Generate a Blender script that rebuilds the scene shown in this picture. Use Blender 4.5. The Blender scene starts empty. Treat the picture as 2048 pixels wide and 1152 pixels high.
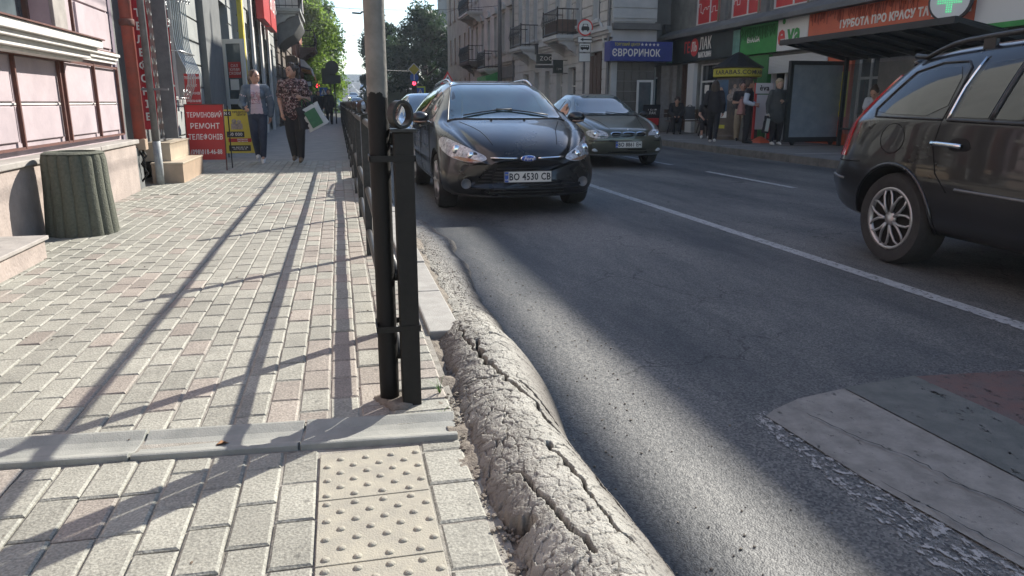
import bpy, bmesh, math, random
import numpy as np
from mathutils import Vector, Matrix, Euler, geometry, noise
from mathutils.bvhtree import BVHTree
random.seed(7); rng = np.random.default_rng(7)
S = bpy.context.scene; C = bpy.context.collection; R = math.radians; PI = math.pi
# ------------------------------------------------------------------ camera
EYE = 1.05; PITCH = 13.892; YAW = 12.727
cam = bpy.data.objects.new('camera', bpy.data.cameras.new('camera')); C.objects.link(cam)
cam.location = (0, 0, EYE); cam.rotation_euler = (R(90-PITCH), 0, R(-YAW))
cam.data.lens = 36*1500/2048; cam.data.clip_start = .05; cam.data.clip_end = 3000
S.camera = cam
# ------------------------------------------------------------------ sky, sun, exposure
SAZ, SEL = 50.7, 33.0
w = bpy.data.worlds.new('World'); S.world = w; w.use_nodes = True
nt = w.node_tree; bg = nt.nodes['Background']; sky = nt.nodes.new('ShaderNodeTexSky')
sky.sky_type = 'NISHITA'; sky.sun_disc = False; sky.sun_elevation = R(SEL); sky.sun_rotation = R(SAZ)
sky.air_density = 1.0; sky.dust_density = .3; sky.ozone_density = 1.6
nt.links.new(sky.outputs[0], bg.inputs[0]); bg.inputs[1].default_value = .115
sd = Vector((math.sin(R(SAZ))*math.cos(R(SEL)), math.cos(R(SAZ))*math.cos(R(SEL)), math.sin(R(SEL))))
sun = bpy.data.objects.new('sun', bpy.data.lights.new('sun', 'SUN')); C.objects.link(sun)
sun.data.energy = 5; sun.data.angle = R(.53); sun.data.color = (1, .95, .86)
sun.rotation_euler = sd.to_track_quat('Z', 'Y').to_euler(); sun.location = sd*60
S.view_settings.view_transform = 'Standard'; S.view_settings.look = 'None'
S.view_settings.exposure = 1.05; S.view_settings.gamma = 1
# ------------------------------------------------------------------ materials
def rgb(c): return (c[0], c[1], c[2], 1)
M = {}
def mat(name, c, c2=None, scale=8, rough=.7, metal=0, bump=0, bscale=60, detail=4, coat=0, emit=0, spec=.5, stretch=None, brough=0):
    m = bpy.data.materials.new(name); m.use_nodes = True; n = m.node_tree; b = n.nodes['Principled BSDF']; L = n.links.new
    b.inputs['Base Color'].default_value = rgb(c); b.inputs['Roughness'].default_value = rough
    b.inputs['Metallic'].default_value = metal; b.inputs['Coat Weight'].default_value = coat
    b.inputs['Coat Roughness'].default_value = .03; b.inputs['Specular IOR Level'].default_value = spec
    tc = n.nodes.new('ShaderNodeTexCoord'); src = tc.outputs['Object']
    if stretch:
        mp = n.nodes.new('ShaderNodeMapping'); mp.inputs['Scale'].default_value = stretch; L(src, mp.inputs[0]); src = mp.outputs[0]
    if c2:
        t = n.nodes.new('ShaderNodeTexNoise'); t.inputs['Scale'].default_value = scale; t.inputs['Detail'].default_value = detail
        t.inputs['Roughness'].default_value = .65; L(src, t.inputs['Vector'])
        r = n.nodes.new('ShaderNodeMapRange'); r.inputs[1].default_value = .32; r.inputs[2].default_value = .68; L(t.outputs[0], r.inputs[0])
        x = n.nodes.new('ShaderNodeMix'); x.data_type = 'RGBA'; x.inputs[6].default_value = rgb(c); x.inputs[7].default_value = rgb(c2)
        L(r.outputs[0], x.inputs[0]); L(x.outputs[2], b.inputs['Base Color'])
        if brough:
            q = n.nodes.new('ShaderNodeMapRange'); q.inputs[3].default_value = rough; q.inputs[4].default_value = rough+brough
            L(r.outputs[0], q.inputs[0]); L(q.outputs[0], b.inputs['Roughness'])
    if bump:
        t = n.nodes.new('ShaderNodeTexNoise'); t.inputs['Scale'].default_value = bscale; t.inputs['Detail'].default_value = 5; L(src, t.inputs['Vector'])
        u = n.nodes.new('ShaderNodeBump'); u.inputs['Distance'].default_value = bump; u.inputs['Strength'].default_value = 1
        L(t.outputs[0], u.inputs['Height']); L(u.outputs[0], b.inputs['Normal'])
    if emit:
        b.inputs['Emission Color'].default_value = rgb(c); b.inputs['Emission Strength'].default_value = emit
    M[name] = m; return m
def node(n, t, **k):
    x = n.nodes.new(t)
    for a, v in k.items():
        if a.startswith('i'): x.inputs[int(a[1:])].default_value = v
        else: setattr(x, a, v)
    return x
# ------------------------------------------------------------------ mesh helper
class MB:
    def __init__(s): s.v = []; s.f = []
    def add(s, vs, fs):
        k = len(s.v); s.v += [tuple(p) for p in vs]; s.f += [tuple(i+k for i in f) for f in fs]; return s
    def box(s, x0, x1, y0, y1, z0, z1, rz=0, rx=0, ry=0, piv=None):
        vs = [(x, y, z) for x in (x0, x1) for y in (y0, y1) for z in (z0, z1)]
        if rz or rx or ry:
            p = Vector(piv or ((x0+x1)/2, (y0+y1)/2, (z0+z1)/2)); m = Euler((rx, ry, rz)).to_matrix()
            vs = [p+m@(Vector(q)-p) for q in vs]
        return s.add(vs, [(0, 1, 3, 2), (4, 6, 7, 5), (0, 4, 5, 1), (2, 3, 7, 6), (0, 2, 6, 4), (1, 5, 7, 3)])
    def tube(s, pts, r, n=8, cap=True):
        pts = [Vector(p) for p in pts]; rr = r if isinstance(r, (list, tuple)) else [r]*len(pts); k = len(s.v); N = len(pts)
        up = None
        for i, p in enumerate(pts):
            t = (pts[min(i+1, N-1)]-pts[max(i-1, 0)]).normalized()
            if up is None: up = t.orthogonal().normalized()
            else:
                up = up-t*up.dot(t); up = up.normalized() if up.length > 1e-6 else t.orthogonal().normalized()
            b = t.cross(up)
            for j in range(n):
                a = 2*PI*j/n; s.v.append(tuple(p+(up*math.cos(a)+b*math.sin(a))*rr[i]))
        for i in range(N-1):
            for j in range(n):
                j2 = (j+1) % n; s.f.append((k+i*n+j, k+i*n+j2, k+(i+1)*n+j2, k+(i+1)*n+j))
        if cap: s.f.append(tuple(k+j for j in range(n))[::-1]); s.f.append(tuple(k+(N-1)*n+j for j in range(n)))
        return s
    def lathe(s, prof, n=24, c=(0, 0, 0), axis='z', fn=None):
        k = len(s.v)
        for r, z in prof:
            for j in range(n):
                a = 2*PI*j/n; q = r*(fn(a, z) if fn else 1); x, y = q*math.cos(a), q*math.sin(a)
                p = (x, y, z) if axis == 'z' else ((z, x, y) if axis == 'x' else (x, z, y))
                s.v.append((p[0]+c[0], p[1]+c[1], p[2]+c[2]))
        for i in range(len(prof)-1):
            for j in range(n):
                j2 = (j+1) % n; s.f.append((k+i*n+j, k+i*n+j2, k+(i+1)*n+j2, k+(i+1)*n+j))
        s.f.append(tuple(k+j for j in range(n))[::-1]); s.f.append(tuple(k+(len(prof)-1)*n+j for j in range(n)))
        return s
    def ball(s, c, r, n=12, m=8, rot=None):
        r = r if isinstance(r, (tuple, list)) else (r, r, r); k = len(s.v); Rm = Euler(rot).to_matrix() if rot else Matrix.Identity(3)
        for i in range(m+1):
            th = PI*i/m
            for j in range(n):
                a = 2*PI*j/n
                s.v.append(tuple(Vector(c)+Rm@Vector((r[0]*math.sin(th)*math.cos(a), r[1]*math.sin(th)*math.sin(a), r[2]*math.cos(th)))))
        for i in range(m):
            for j in range(n):
                j2 = (j+1) % n; s.f.append((k+i*n+j, k+(i+1)*n+j, k+(i+1)*n+j2, k+i*n+j2))
        return s
    def prism(s, poly, a, b, axis='x'):
        k = len(s.v); n = len(poly)
        for q in (a, b):
            for u, v in poly: s.v.append((q, u, v) if axis == 'x' else ((u, q, v) if axis == 'y' else (u, v, q)))
        for j in range(n): s.f.append((k+j, k+(j+1) % n, k+n+(j+1) % n, k+n+j))
        s.f.append(tuple(k+j for j in range(n))[::-1]); s.f.append(tuple(k+n+j for j in range(n))); return s
    def build(s, name, m, parent=None, smooth=False, bev=0, kind=None):
        me = bpy.data.meshes.new(name); me.from_pydata(s.v, [], s.f); fixn(me)
        return link(name, me, m, parent, smooth, bev, kind)
def fixn(me):
    bm = bmesh.new(); bm.from_mesh(me); bmesh.ops.recalc_face_normals(bm, faces=bm.faces); bm.to_mesh(me); bm.free()
def link(name, me, m, parent=None, smooth=False, bev=0, kind=None):
    for q in (m if isinstance(m, (list, tuple)) else [m]): me.materials.append(M[q] if isinstance(q, str) else q)
    o = bpy.data.objects.new(name, me); C.objects.link(o)
    if parent: o.parent = parent
    if smooth:
        me.polygons.foreach_set('use_smooth', [True]*len(me.polygons))
        if smooth == 'a' : me.set_sharp_from_angle(angle=R(35))
    if bev:
        b = o.modifiers.new('bevel', 'BEVEL'); b.width = bev; b.segments = 2; b.limit_method = 'ANGLE'; b.angle_limit = R(40)
    if kind: o['kind'] = kind
    return o
def tag(o, label=None, cat=None, group=None, kind=None):
    if label: o['label'] = label
    if cat: o['category'] = cat
    if group: o['group'] = group
    if kind: o['kind'] = kind
    return o
def thing(name, label, cat, loc=(0, 0, 0), rz=0, group=None):
    o = bpy.data.objects.new(name, None); C.objects.link(o); o.empty_display_size = .1
    o.location = loc; o.rotation_euler = (0, 0, rz); return tag(o, label, cat, group)
def copy_tree(o, parent=None, loc=None, rz=None, label=None):
    kids = [c for c in list(bpy.data.objects) if c.parent == o]
    c = o.copy(); C.objects.link(c); c.parent = parent
    if loc is not None: c.location = loc
    if rz is not None: c.rotation_euler = (0, 0, rz)
    if label: c['label'] = label
    for k in kids: copy_tree(k, c)
    return c
def grid(name, xs, ys, zf, m, kind=None, parent=None, smooth=True, attr=None):
    X, Y = np.meshgrid(xs, ys); Z = zf(X, Y) if callable(zf) else np.asarray(zf)
    nx, ny = len(xs), len(ys); v = np.stack([X, Y, Z], -1).reshape(-1, 3)
    i = np.arange(nx*ny).reshape(ny, nx); f = np.stack([i[:-1, :-1], i[:-1, 1:], i[1:, 1:], i[1:, :-1]], -1).reshape(-1, 4)
    me = bpy.data.meshes.new(name); me.vertices.add(len(v)); me.vertices.foreach_set('co', v.ravel())
    me.loops.add(f.size); me.loops.foreach_set('vertex_index', f.ravel()); me.polygons.add(len(f))
    me.polygons.foreach_set('loop_start', np.arange(0, f.size, 4)); me.polygons.foreach_set('loop_total', np.full(len(f), 4))
    me.update(calc_edges=True); me.validate()
    if attr:
        for k, a in attr.items():
            t = me.attributes.new(k, 'FLOAT', 'POINT'); t.data.foreach_set('value', np.asarray(a, dtype=np.float32).ravel())
    return link(name, me, m, parent, smooth, 0, kind)
def text(s, size, m, parent, loc, rot, name='lettering', ext=.003, bold=0, sx=1, align='CENTER', shear=0):
    cu = bpy.data.curves.new('t', 'FONT'); cu.body = s; cu.size = size; cu.extrude = ext; cu.offset = bold; cu.align_x = align; cu.align_y = 'CENTER'
    cu.resolution_u = 2; cu.space_character = 1.07; cu.shear = shear
    o = bpy.data.objects.new('t', cu); C.objects.link(o); dg = bpy.context.evaluated_depsgraph_get(); dg.update()
    me = bpy.data.meshes.new_from_object(o.evaluated_get(dg)); bpy.data.objects.remove(o); bpy.data.curves.remove(cu)
    me.materials.clear(); q = link(name, me, m, parent); q.location = loc; q.rotation_euler = rot; q.scale = (sx, 1, 1); return q
# vectorised cell noise: distance to the nearest cell border, and a value per cell
def cells(x, y, s, seed=0, jit=.9):
    x = x/s; y = y/s; xi = np.floor(x); yi = np.floor(y); F1 = np.full(x.shape, 9.); F2 = np.full(x.shape, 9.); ID = np.zeros(x.shape)
    def h(a, b, k):
        q = np.sin(a*127.1+b*311.7+k*74.7+seed*13.3)*43758.5453; return q-np.floor(q)
    for a in (-1, 0, 1):
        for b in (-1, 0, 1):
            cx, cy = xi+a, yi+b
            d = np.hypot(cx+.5+jit*(h(cx, cy, 1)-.5)-x, cy+.5+jit*(h(cx, cy, 2)-.5)-y)
            m = d < F1; F2 = np.where(m, F1, np.minimum(F2, d)); ID = np.where(m, h(cx, cy, 3), ID); F1 = np.where(m, d, F1)
    return (F2-F1)*s, ID
def vnoise(x, y, s, seed=0):
    x = x/s; y = y/s; xi = np.floor(x); yi = np.floor(y); fx = x-xi; fy = y-yi; fx = fx*fx*(3-2*fx); fy = fy*fy*(3-2*fy)
    def h(a, b):
        q = np.sin(a*127.1+b*311.7+seed*17.7)*43758.5453; return q-np.floor(q)
    return (h(xi, yi)*(1-fx)+h(xi+1, yi)*fx)*(1-fy)+(h(xi, yi+1)*(1-fx)+h(xi+1, yi+1)*fx)*fy-.5
def fbm(x, y, s, seed=0, o=4): return sum(vnoise(x, y, s/2**k, seed+k)/2**k for k in range(o))
def sstep(a, b, x): t = np.clip((x-a)/(b-a), 0, 1); return t*t*(3-2*t)
# ================================================================== SETTING
def asphalt():
    m = bpy.data.materials.new('asphalt'); m.use_nodes = True; n = m.node_tree; b = n.nodes['Principled BSDF']; L = n.links.new; M['asphalt'] = m
    g = node(n, 'ShaderNodeNewGeometry'); P = g.outputs['Position']
    v = node(n, 'ShaderNodeTexVoronoi'); v.inputs['Scale'].default_value = 130; L(P, v.inputs['Vector'])
    big = node(n, 'ShaderNodeTexNoise'); big.inputs['Scale'].default_value = .9; big.inputs['Detail'].default_value = 6; big.inputs['Roughness'].default_value = .7
    mp = node(n, 'ShaderNodeMapping'); mp.inputs['Scale'].default_value = (1, .25, 1); L(P, mp.inputs[0]); L(mp.outputs[0], big.inputs['Vector'])
    cr = node(n, 'ShaderNodeValToRGB'); cr.color_ramp.elements[0].position = .38; cr.color_ramp.elements[0].color = (.036, .040, .045, 1)
    cr.color_ramp.elements[1].position = .64; cr.color_ramp.elements[1].color = (.118, .119, .116, 1); L(big.outputs[0], cr.inputs[0])
    st = node(n, 'ShaderNodeValToRGB'); st.color_ramp.elements[0].color = (.45, .45, .45, 1); st.color_ramp.elements[1].color = (2.3, 2.2, 2.0, 1)
    st.color_ramp.elements[0].position = .2; st.color_ramp.elements[1].position = 1; L(v.outputs['Color'], st.inputs[0])
    mu = node(n, 'ShaderNodeMix', data_type='RGBA', blend_type='MULTIPLY'); mu.inputs[0].default_value = .8
    L(cr.outputs[0], mu.inputs[6]); L(st.outputs[0], mu.inputs[7])
    # cracks
    w1 = node(n, 'ShaderNodeTexNoise'); w1.inputs['Scale'].default_value = 4; w1.inputs['Detail'].default_value = 5; L(P, w1.inputs['Vector'])
    ad = node(n, 'ShaderNodeMix', data_type='RGBA'); ad.inputs[0].default_value = .25; L(P, ad.inputs[6]); L(w1.outputs['Color'], ad.inputs[7])
    ck = node(n, 'ShaderNodeTexVoronoi', feature='DISTANCE_TO_EDGE'); ck.inputs['Scale'].default_value = 2.2; L(ad.outputs[2], ck.inputs['Vector'])
    cm = node(n, 'ShaderNodeMapRange'); cm.inputs[1].default_value = 0; cm.inputs[2].default_value = .014; cm.inputs[3].default_value = .25; cm.inputs[4].default_value = 1; L(ck.outputs[0], cm.inputs[0])
    msk = node(n, 'ShaderNodeTexNoise'); msk.inputs['Scale'].default_value = .7; L(P, msk.inputs['Vector'])
    mr = node(n, 'ShaderNodeMapRange'); mr.inputs[1].default_value = .5; mr.inputs[2].default_value = .56; L(msk.outputs[0], mr.inputs[0])
    mx = node(n, 'ShaderNodeMix', data_type='FLOAT'); mx.inputs[2].default_value = 1; L(mr.outputs[0], mx.inputs[0]); L(cm.outputs[0], mx.inputs[3])
    m2 = node(n, 'ShaderNodeMix', data_type='RGBA', blend_type='MULTIPLY'); m2.inputs[0].default_value = 1; L(mu.outputs[2], m2.inputs[6]); L(mx.outputs[0], m2.inputs[7])
    L(m2.outputs[2], b.inputs['Base Color']); b.inputs['Roughness'].default_value = .6; b.inputs['Specular IOR Level'].default_value = .35
    vb = node(n, 'ShaderNodeTexVoronoi', feature='SMOOTH_F1'); vb.inputs['Scale'].default_value = 190; L(P, vb.inputs['Vector'])
    bu = node(n, 'ShaderNodeBump'); bu.inputs['Distance'].default_value = .0022; bu.invert = True; bu.inputs['Strength'].default_value = .9; L(vb.outputs[0], bu.inputs['Height'])
    nb = node(n, 'ShaderNodeTexNoise'); nb.inputs['Scale'].default_value = 45; nb.inputs['Detail'].default_value = 4; L(P, nb.inputs['Vector'])
    b2 = node(n, 'ShaderNodeBump'); b2.inputs['Distance'].default_value = .003; L(nb.outputs[0], b2.inputs['Height']); L(bu.outputs[0], b2.inputs['Normal'])
    L(b2.outputs[0], b.inputs['Normal'])
asphalt()
def brickmat():
    m = bpy.data.materials.new('paver'); m.use_nodes = True; n = m.node_tree; b = n.nodes['Principled BSDF']; L = n.links.new; M['paver'] = m
    oi = node(n, 'ShaderNodeObjectInfo'); at = node(n, 'ShaderNodeAttribute', attribute_name='tint'); af = node(n, 'ShaderNodeAttribute', attribute_name='use_tint')
    x = node(n, 'ShaderNodeMix', data_type='RGBA'); L(af.outputs['Fac'], x.inputs[0]); L(oi.outputs['Color'], x.inputs[6]); L(at.outputs['Color'], x.inputs[7])
    g = node(n, 'ShaderNodeNewGeometry'); P = g.outputs['Position']
    t = node(n, 'ShaderNodeTexNoise'); t.inputs['Scale'].default_value = 130; t.inputs['Detail'].default_value = 4; L(P, t.inputs['Vector'])
    t2 = node(n, 'ShaderNodeTexNoise'); t2.inputs['Scale'].default_value = 3.5; t2.inputs['Detail'].default_value = 5; t2.inputs['Roughness'].default_value = .7; L(P, t2.inputs['Vector'])
    r1 = node(n, 'ShaderNodeMapRange'); r1.inputs[1].default_value = .3; r1.inputs[2].default_value = .7; r1.inputs[3].default_value = .62; r1.inputs[4].default_value = 1.28; L(t.outputs[0], r1.inputs[0])
    r2 = node(n, 'ShaderNodeMapRange'); r2.inputs[1].default_value = .3; r2.inputs[2].default_value = .7; r2.inputs[3].default_value = .8; r2.inputs[4].default_value = 1.14; L(t2.outputs[0], r2.inputs[0])
    # small dark spots of gum and grime
    vo = node(n, 'ShaderNodeTexVoronoi'); vo.inputs['Scale'].default_value = 9; L(P, vo.inputs['Vector'])
    r3 = node(n, 'ShaderNodeMapRange'); r3.inputs[1].default_value = .05; r3.inputs[2].default_value = .1; r3.inputs[3].default_value = .5; r3.inputs[4].default_value = 1; L(vo.outputs['Distance'], r3.inputs[0])
    mm = node(n, 'ShaderNodeMath', operation='MULTIPLY'); L(r1.outputs[0], mm.inputs[0]); L(r2.outputs[0], mm.inputs[1])
    m3 = node(n, 'ShaderNodeMath', operation='MULTIPLY'); L(mm.outputs[0], m3.inputs[0]); L(r3.outputs[0], m3.inputs[1])
    y = node(n, 'ShaderNodeMix', data_type='RGBA', blend_type='MULTIPLY'); y.inputs[0].default_value = 1; L(x.outputs[2], y.inputs[6]); L(m3.outputs[0], y.inputs[7])
    L(y.outputs[2], b.inputs['Base Color']); b.inputs['Roughness'].default_value = .72
    bu = node(n, 'ShaderNodeBump'); bu.inputs['Distance'].default_value = .0022; L(t.outputs[0], bu.inputs['Height'])
    t5 = node(n, 'ShaderNodeTexNoise'); t5.inputs['Scale'].default_value = 40; t5.inputs['Detail'].default_value = 3; L(P, t5.inputs['Vector'])
    b5 = node(n, 'ShaderNodeBump'); b5.inputs['Distance'].default_value = .003; b5.inputs['Strength'].default_value = .7; L(t5.outputs[0], b5.inputs['Height']); L(bu.outputs[0], b5.inputs['Normal']); L(b5.outputs[0], b.inputs['Normal'])
brickmat()
mat('grout', (.33, .31, .27), (.17, .155, .13), 14, .9, bump=.004, bscale=240)
mat('dirt', (.12, .10, .08), (.24, .21, .17), 30, .95, bump=.006, bscale=160)
mat('kerb_stone', (.34, .33, .30), (.24, .23, .21), 9, .8, bump=.002, bscale=200)
mat('concrete', (.29, .29, .26), (.20, .205, .185), 7, .75, bump=.0015, bscale=180)
mat('tactile', (.335, .31, .245), (.25, .235, .195), 12, .8, bump=.002, bscale=220)
mat('far_paving', (.27, .25, .23), (.19, .18, .17), 2.5, .85, bump=.003, bscale=40)
RZ = -.15
def hill(y): return np.interp(y, [-20, 55, 80, 120, 170, 220, 262, 300, 400, 900], [0, 0, .35, 1.35, 3.2, 5.3, 7.7, 8.2, 6, 0])
ys = np.concatenate([np.linspace(-6, 55, 40), np.linspace(57, 300, 90), np.linspace(320, 900, 15)])
grid('ground', np.linspace(-500, 500, 21), ys, lambda X, Y: hill(Y)-.35, 'far_paving', 'structure')
def road_strip(name, xa, xb, y0, y1, dz, m, n=60, kind='structure', parent=None):
    yy = np.linspace(y0, y1, n); xs = np.linspace(0, 1, 3)
    X, Y = np.meshgrid(xs, yy); Z = hill(Y)+dz; me = bpy.data.meshes.new(name)
    a = np.array([xa(q) if callable(xa) else xa for q in yy]); b = np.array([xb(q) if callable(xb) else xb for q in yy])
    v = [(a[i]+(b[i]-a[i])*xs[j], yy[i], Z[i, j]) for i in range(n) for j in range(3)]
    f = [(i*3+j, i*3+j+1, (i+1)*3+j+1, (i+1)*3+j) for i in range(n-1) for j in range(2)]
    me.from_pydata(v, [], f); return link(name, me, m, parent, False, 0, kind)
lft = lambda y: float(np.interp(y, [0, 52, 66, 90], [.5, .5, -1.3, -1.3])); rgt = lambda y: float(np.interp(y, [0, 60, 90], [9.02, 9.02, 11]))
road_strip('road', lft, rgt, -6, 300, RZ, 'asphalt', 130)
mat('line_paint', (.50, .50, .48), (.26, .265, .27), 26, .7, bump=.002, bscale=150)
def worn(name, c, c2, thr, sc=18):
    m = mat(name, c, c2, 12, .75, bump=.002, bscale=160); n = m.node_tree; b = n.nodes['Principled BSDF']
    g = node(n, 'ShaderNodeNewGeometry'); t = node(n, 'ShaderNodeTexNoise'); t.inputs['Scale'].default_value = sc; t.inputs['Detail'].default_value = 8; t.inputs['Roughness'].default_value = .75
    mp = node(n, 'ShaderNodeMapping'); mp.inputs['Scale'].default_value = (1.5, .8, 1); n.links.new(g.outputs['Position'], mp.inputs[0]); n.links.new(mp.outputs[0], t.inputs['Vector'])
    r = node(n, 'ShaderNodeMapRange'); r.inputs[1].default_value = thr; r.inputs[2].default_value = thr+.02; n.links.new(t.outputs[0], r.inputs[0]); n.links.new(r.outputs[0], b.inputs['Alpha'])
worn('worn_white', (.36, .355, .34), (.27, .265, .25), .535, 30)
worn('worn_line', (.42, .43, .42), (.28, .29, .29), .42, 30)
road_strip('lane_line', 3.56, 3.68, -2, 52, RZ+.004, 'worn_line', 20)
for y in np.arange(1.0, 50, 4.2): road_strip('lane_dash', 6.32, 6.43, y+.3, y+3.0, RZ+.004, 'worn_line', 3)
for y in (90, 130, 170, 210): road_strip('lane_dash', 4.6, 4.85, y, y+32, RZ+.02, 'line_paint', 12)
road_strip('lane_dash', .35, .5, 70, 262, RZ+.02, 'line_paint', 60)
# zebra crossing with cement-like stripes
worn('stripe_grey', (.15, .140, .122), (.24, .226, .198), .36, 20)
worn('stripe_green', (.075, .082, .072), (.12, .12, .108), .38, 16)
worn('stripe_red', (.12, .062, .05), (.088, .066, .06), .40, 14)
def stripe(name, pts, dz, m, label=None):
    me = bpy.data.meshes.new(name); me.from_pydata([(x, y, RZ+dz) for x, y in pts], [], [tuple(range(len(pts)))])
    return tag(link(name, me, m), label, None, None, 'structure')
def crack_lines(m):
    n = M[m].node_tree; b = n.nodes['Principled BSDF']; src = b.inputs['Base Color'].links[0].from_socket; L = n.links.new
    g = node(n, 'ShaderNodeNewGeometry'); t = node(n, 'ShaderNodeTexNoise'); t.inputs['Scale'].default_value = 7; t.inputs['Detail'].default_value = 6
    L(g.outputs['Position'], t.inputs['Vector']); ad = node(n, 'ShaderNodeMix', data_type='RGBA'); ad.inputs[0].default_value = .16; L(g.outputs['Position'], ad.inputs[6]); L(t.outputs['Color'], ad.inputs[7])
    mp = node(n, 'ShaderNodeMapping'); mp.inputs['Scale'].default_value = (4.2, 1.1, 1); L(ad.outputs[2], mp.inputs[0])
    k = node(n, 'ShaderNodeTexVoronoi', feature='DISTANCE_TO_EDGE'); k.inputs['Scale'].default_value = 1.3; L(mp.outputs[0], k.inputs['Vector'])
    r = node(n, 'ShaderNodeMapRange'); r.inputs[2].default_value = .012; r.inputs[3].default_value = .25; r.inputs[4].default_value = 1; L(k.outputs[0], r.inputs[0])
    x = node(n, 'ShaderNodeMix', data_type='RGBA', blend_type='MULTIPLY'); x.inputs[0].default_value = 1; L(src, x.inputs[6]); L(r.outputs[0], x.inputs[7]); L(x.outputs[2], b.inputs['Base Color'])
stripe('crossing_stripe', [(1.64, 2.50), (1.575, 2.45), (1.62, 1.9), (1.74, 1.2), (1.8, .2), (2.2, .2), (2.13, 1.4), (2.06, 2.64), (1.8, 2.58)], .006, 'stripe_grey', 'smooth pale stripe of the zebra crossing with long cracks')
stripe('crossing_stripe', [(2.06, 2.64), (2.13, 1.4), (2.2, .2), (2.56, .2), (2.46, 2.7)], .010, 'stripe_green', 'dark grey green stripe of the crossing')
stripe('crossing_stripe', [(2.46, 2.7), (2.56, .2), (3.1, .2), (2.98, 2.66)], .006, 'stripe_red', 'faded red stripe of the crossing')
stripe('crossing_stripe', [(2.98, 2.66), (3.1, .2), (3.55, .2), (3.45, 2.6)], .010, 'stripe_grey', 'white stripe of the crossing at the right edge of the photo')
stripe('worn_paint', [(1.50, 2.5), (1.5, 2.0), (1.48, 1.3), (1.5, .3), (1.85, .3), (1.74, 1.25), (1.63, 1.9), (1.64, 2.5)], .004, 'worn_white', 'flaked white paint along the crossing edge')
mat('crack_dark', (.02, .02, .02), None, rough=1)
for pts in (((1.72, 2.50), (1.79, 2.2), (1.86, 2.0), (1.90, 1.75), (1.99, 1.55), (2.02, 1.3), (2.1, 1.0)), ((1.63, 1.95), (1.68, 1.7), (1.73, 1.5), (1.77, 1.25), (1.86, 1.0)), ((1.83, 1.9), (1.93, 1.68), (1.95, 1.5)), ((3.05, 2.5), (3.2, 1.9), (3.3, 1.5))):
    me = bpy.data.meshes.new('crack'); v = []; P = []
    for (a, b), (c, d) in zip(pts[:-1], pts[1:]):
        for k in range(9): t = k/9; P.append((a+(c-a)*t+random.uniform(-.008, .008), b+(d-b)*t))
    for i, (x, y) in enumerate(P): w_ = .0022*random.uniform(.3, 1.3)*(1 if 2 < i < len(P)-3 else .2); v += [(x-w_, y, RZ+.0135), (x+w_, y, RZ+.0135)]
    me.from_pydata(v, [], [(2*i, 2*i+1, 2*i+3, 2*i+2) for i in range(len(P)-1)]); link('crack', me, 'crack_dark', None, kind='structure')
# ------------------------------------------------------------------ left footway
sw = grid('sidewalk', np.linspace(-3.2, .36, 4), np.linspace(-1, 14.6, 10), lambda X, Y: X*0-.0068+.0*Y, 'grout', 'structure')
road_strip('far_sidewalk', -6, lambda y: lft(y)-.15, 14.6, 300, -.002, 'far_paving', 110)
def mkbrick(L, W, seed, ch=.006):
    r = random.Random(seed); h = .0; t = [(-W/2+ch, -L/2+ch), (W/2-ch, -L/2+ch), (W/2-ch, L/2-ch), (-W/2+ch, L/2-ch)]
    b = [(-W/2, -L/2), (W/2, -L/2), (W/2, L/2), (-W/2, L/2)]; j = lambda: r.uniform(-.0018, .0018)
    v = [(x+j(), y+j(), 0) for x, y in t]+[(x+j(), y+j(), -.0045) for x, y in b]+[(x, y, -.03) for x, y in b]
    f = [(0, 1, 2, 3)]+[(i, i+4, (i+1) % 4+4, (i+1) % 4) for i in range(4)]+[(i+4, i+8, (i+1) % 4+8, (i+1) % 4+4) for i in range(4)]
    return v, f
def proj(x, y, z):
    a, p = R(YAW), R(PITCH); fh = Vector((math.sin(a), math.cos(a), 0)); rt = Vector((math.cos(a), -math.sin(a), 0)); v = Vector((x, y, z-EYE))
    fw = fh*math.cos(p)+Vector((0, 0, -math.sin(p))); u = fh*math.sin(p)+Vector((0, 0, math.cos(p))); d = v.dot(fw)
    return (1024+1500*v.dot(rt)/d, 576-1500*v.dot(u)/d, d) if d > .1 else (-9999, 0, d)
def gutter_y(x): return 2.31-.072*(x-.33)
def tint(x, y):
    r = random.random(); band = (4.5 < y < 5.0) or (7.6 < y < 8.3) or (9.0 < y < 9.4) or (11 < y < 11.8)
    p = .45 if (x > -.30 and y > 2.4) else (.34 if band else .05)
    g = random.uniform(.86, 1.12)
    c = (.275, .242, .205) if r < p else (.275, .267, .225)
    return (c[0]*g, c[1]*g, c[2]*g, 1)
bricks = []
px = .106
for i in range(-2, 28):                      # columns to the left of the kerb course
    x = .075-px*i; off = (i % 2)*.104+random.uniform(-.012, .012); y = 2.46+off-.104
    while y < 14.5:
        L = .2; yc = y+.1
        if -3 < x < .14 and y > gutter_y(x)+.055 and not (x < -2.42 and y < 14): bricks.append((x, yc, .2, .1))
        elif -3 < x < .14 and y+.2 > gutter_y(x)+.16 and not x < -2.42:
            a = gutter_y(x)+.11; bricks.append((x, (a+y+.2)/2, y+.2-a, .1))
        y += .2075
y = 2.36
while y < 14.5:
    if y > 2.62 or True: bricks.append((.235, y+.05, .1, .2))
    y += .1045
for i in range(-1, 28):                      # in front of the channel
    x = -.165-px*i; y = 2.21+(i % 2)*.1+random.uniform(-.01, .01)-.2
    if i == -1: continue
    y0 = gutter_y(x)-.115
    yy = y0-random.uniform(0, .11)*(i % 2)-.2
    if i % 2: bricks.append((x, (yy+.2+y0)/2, max(.03, y0-yy-.2-.006), .1))
    while yy > -.6: bricks.append((x, yy+.1, .2, .1)); yy -= .2075
yy = 2.14
while yy > -.5: bricks.append((.262, yy-.1, .2, .125)); yy -= .2075
bricks.append((.262, 2.19, .08, .125))
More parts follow.
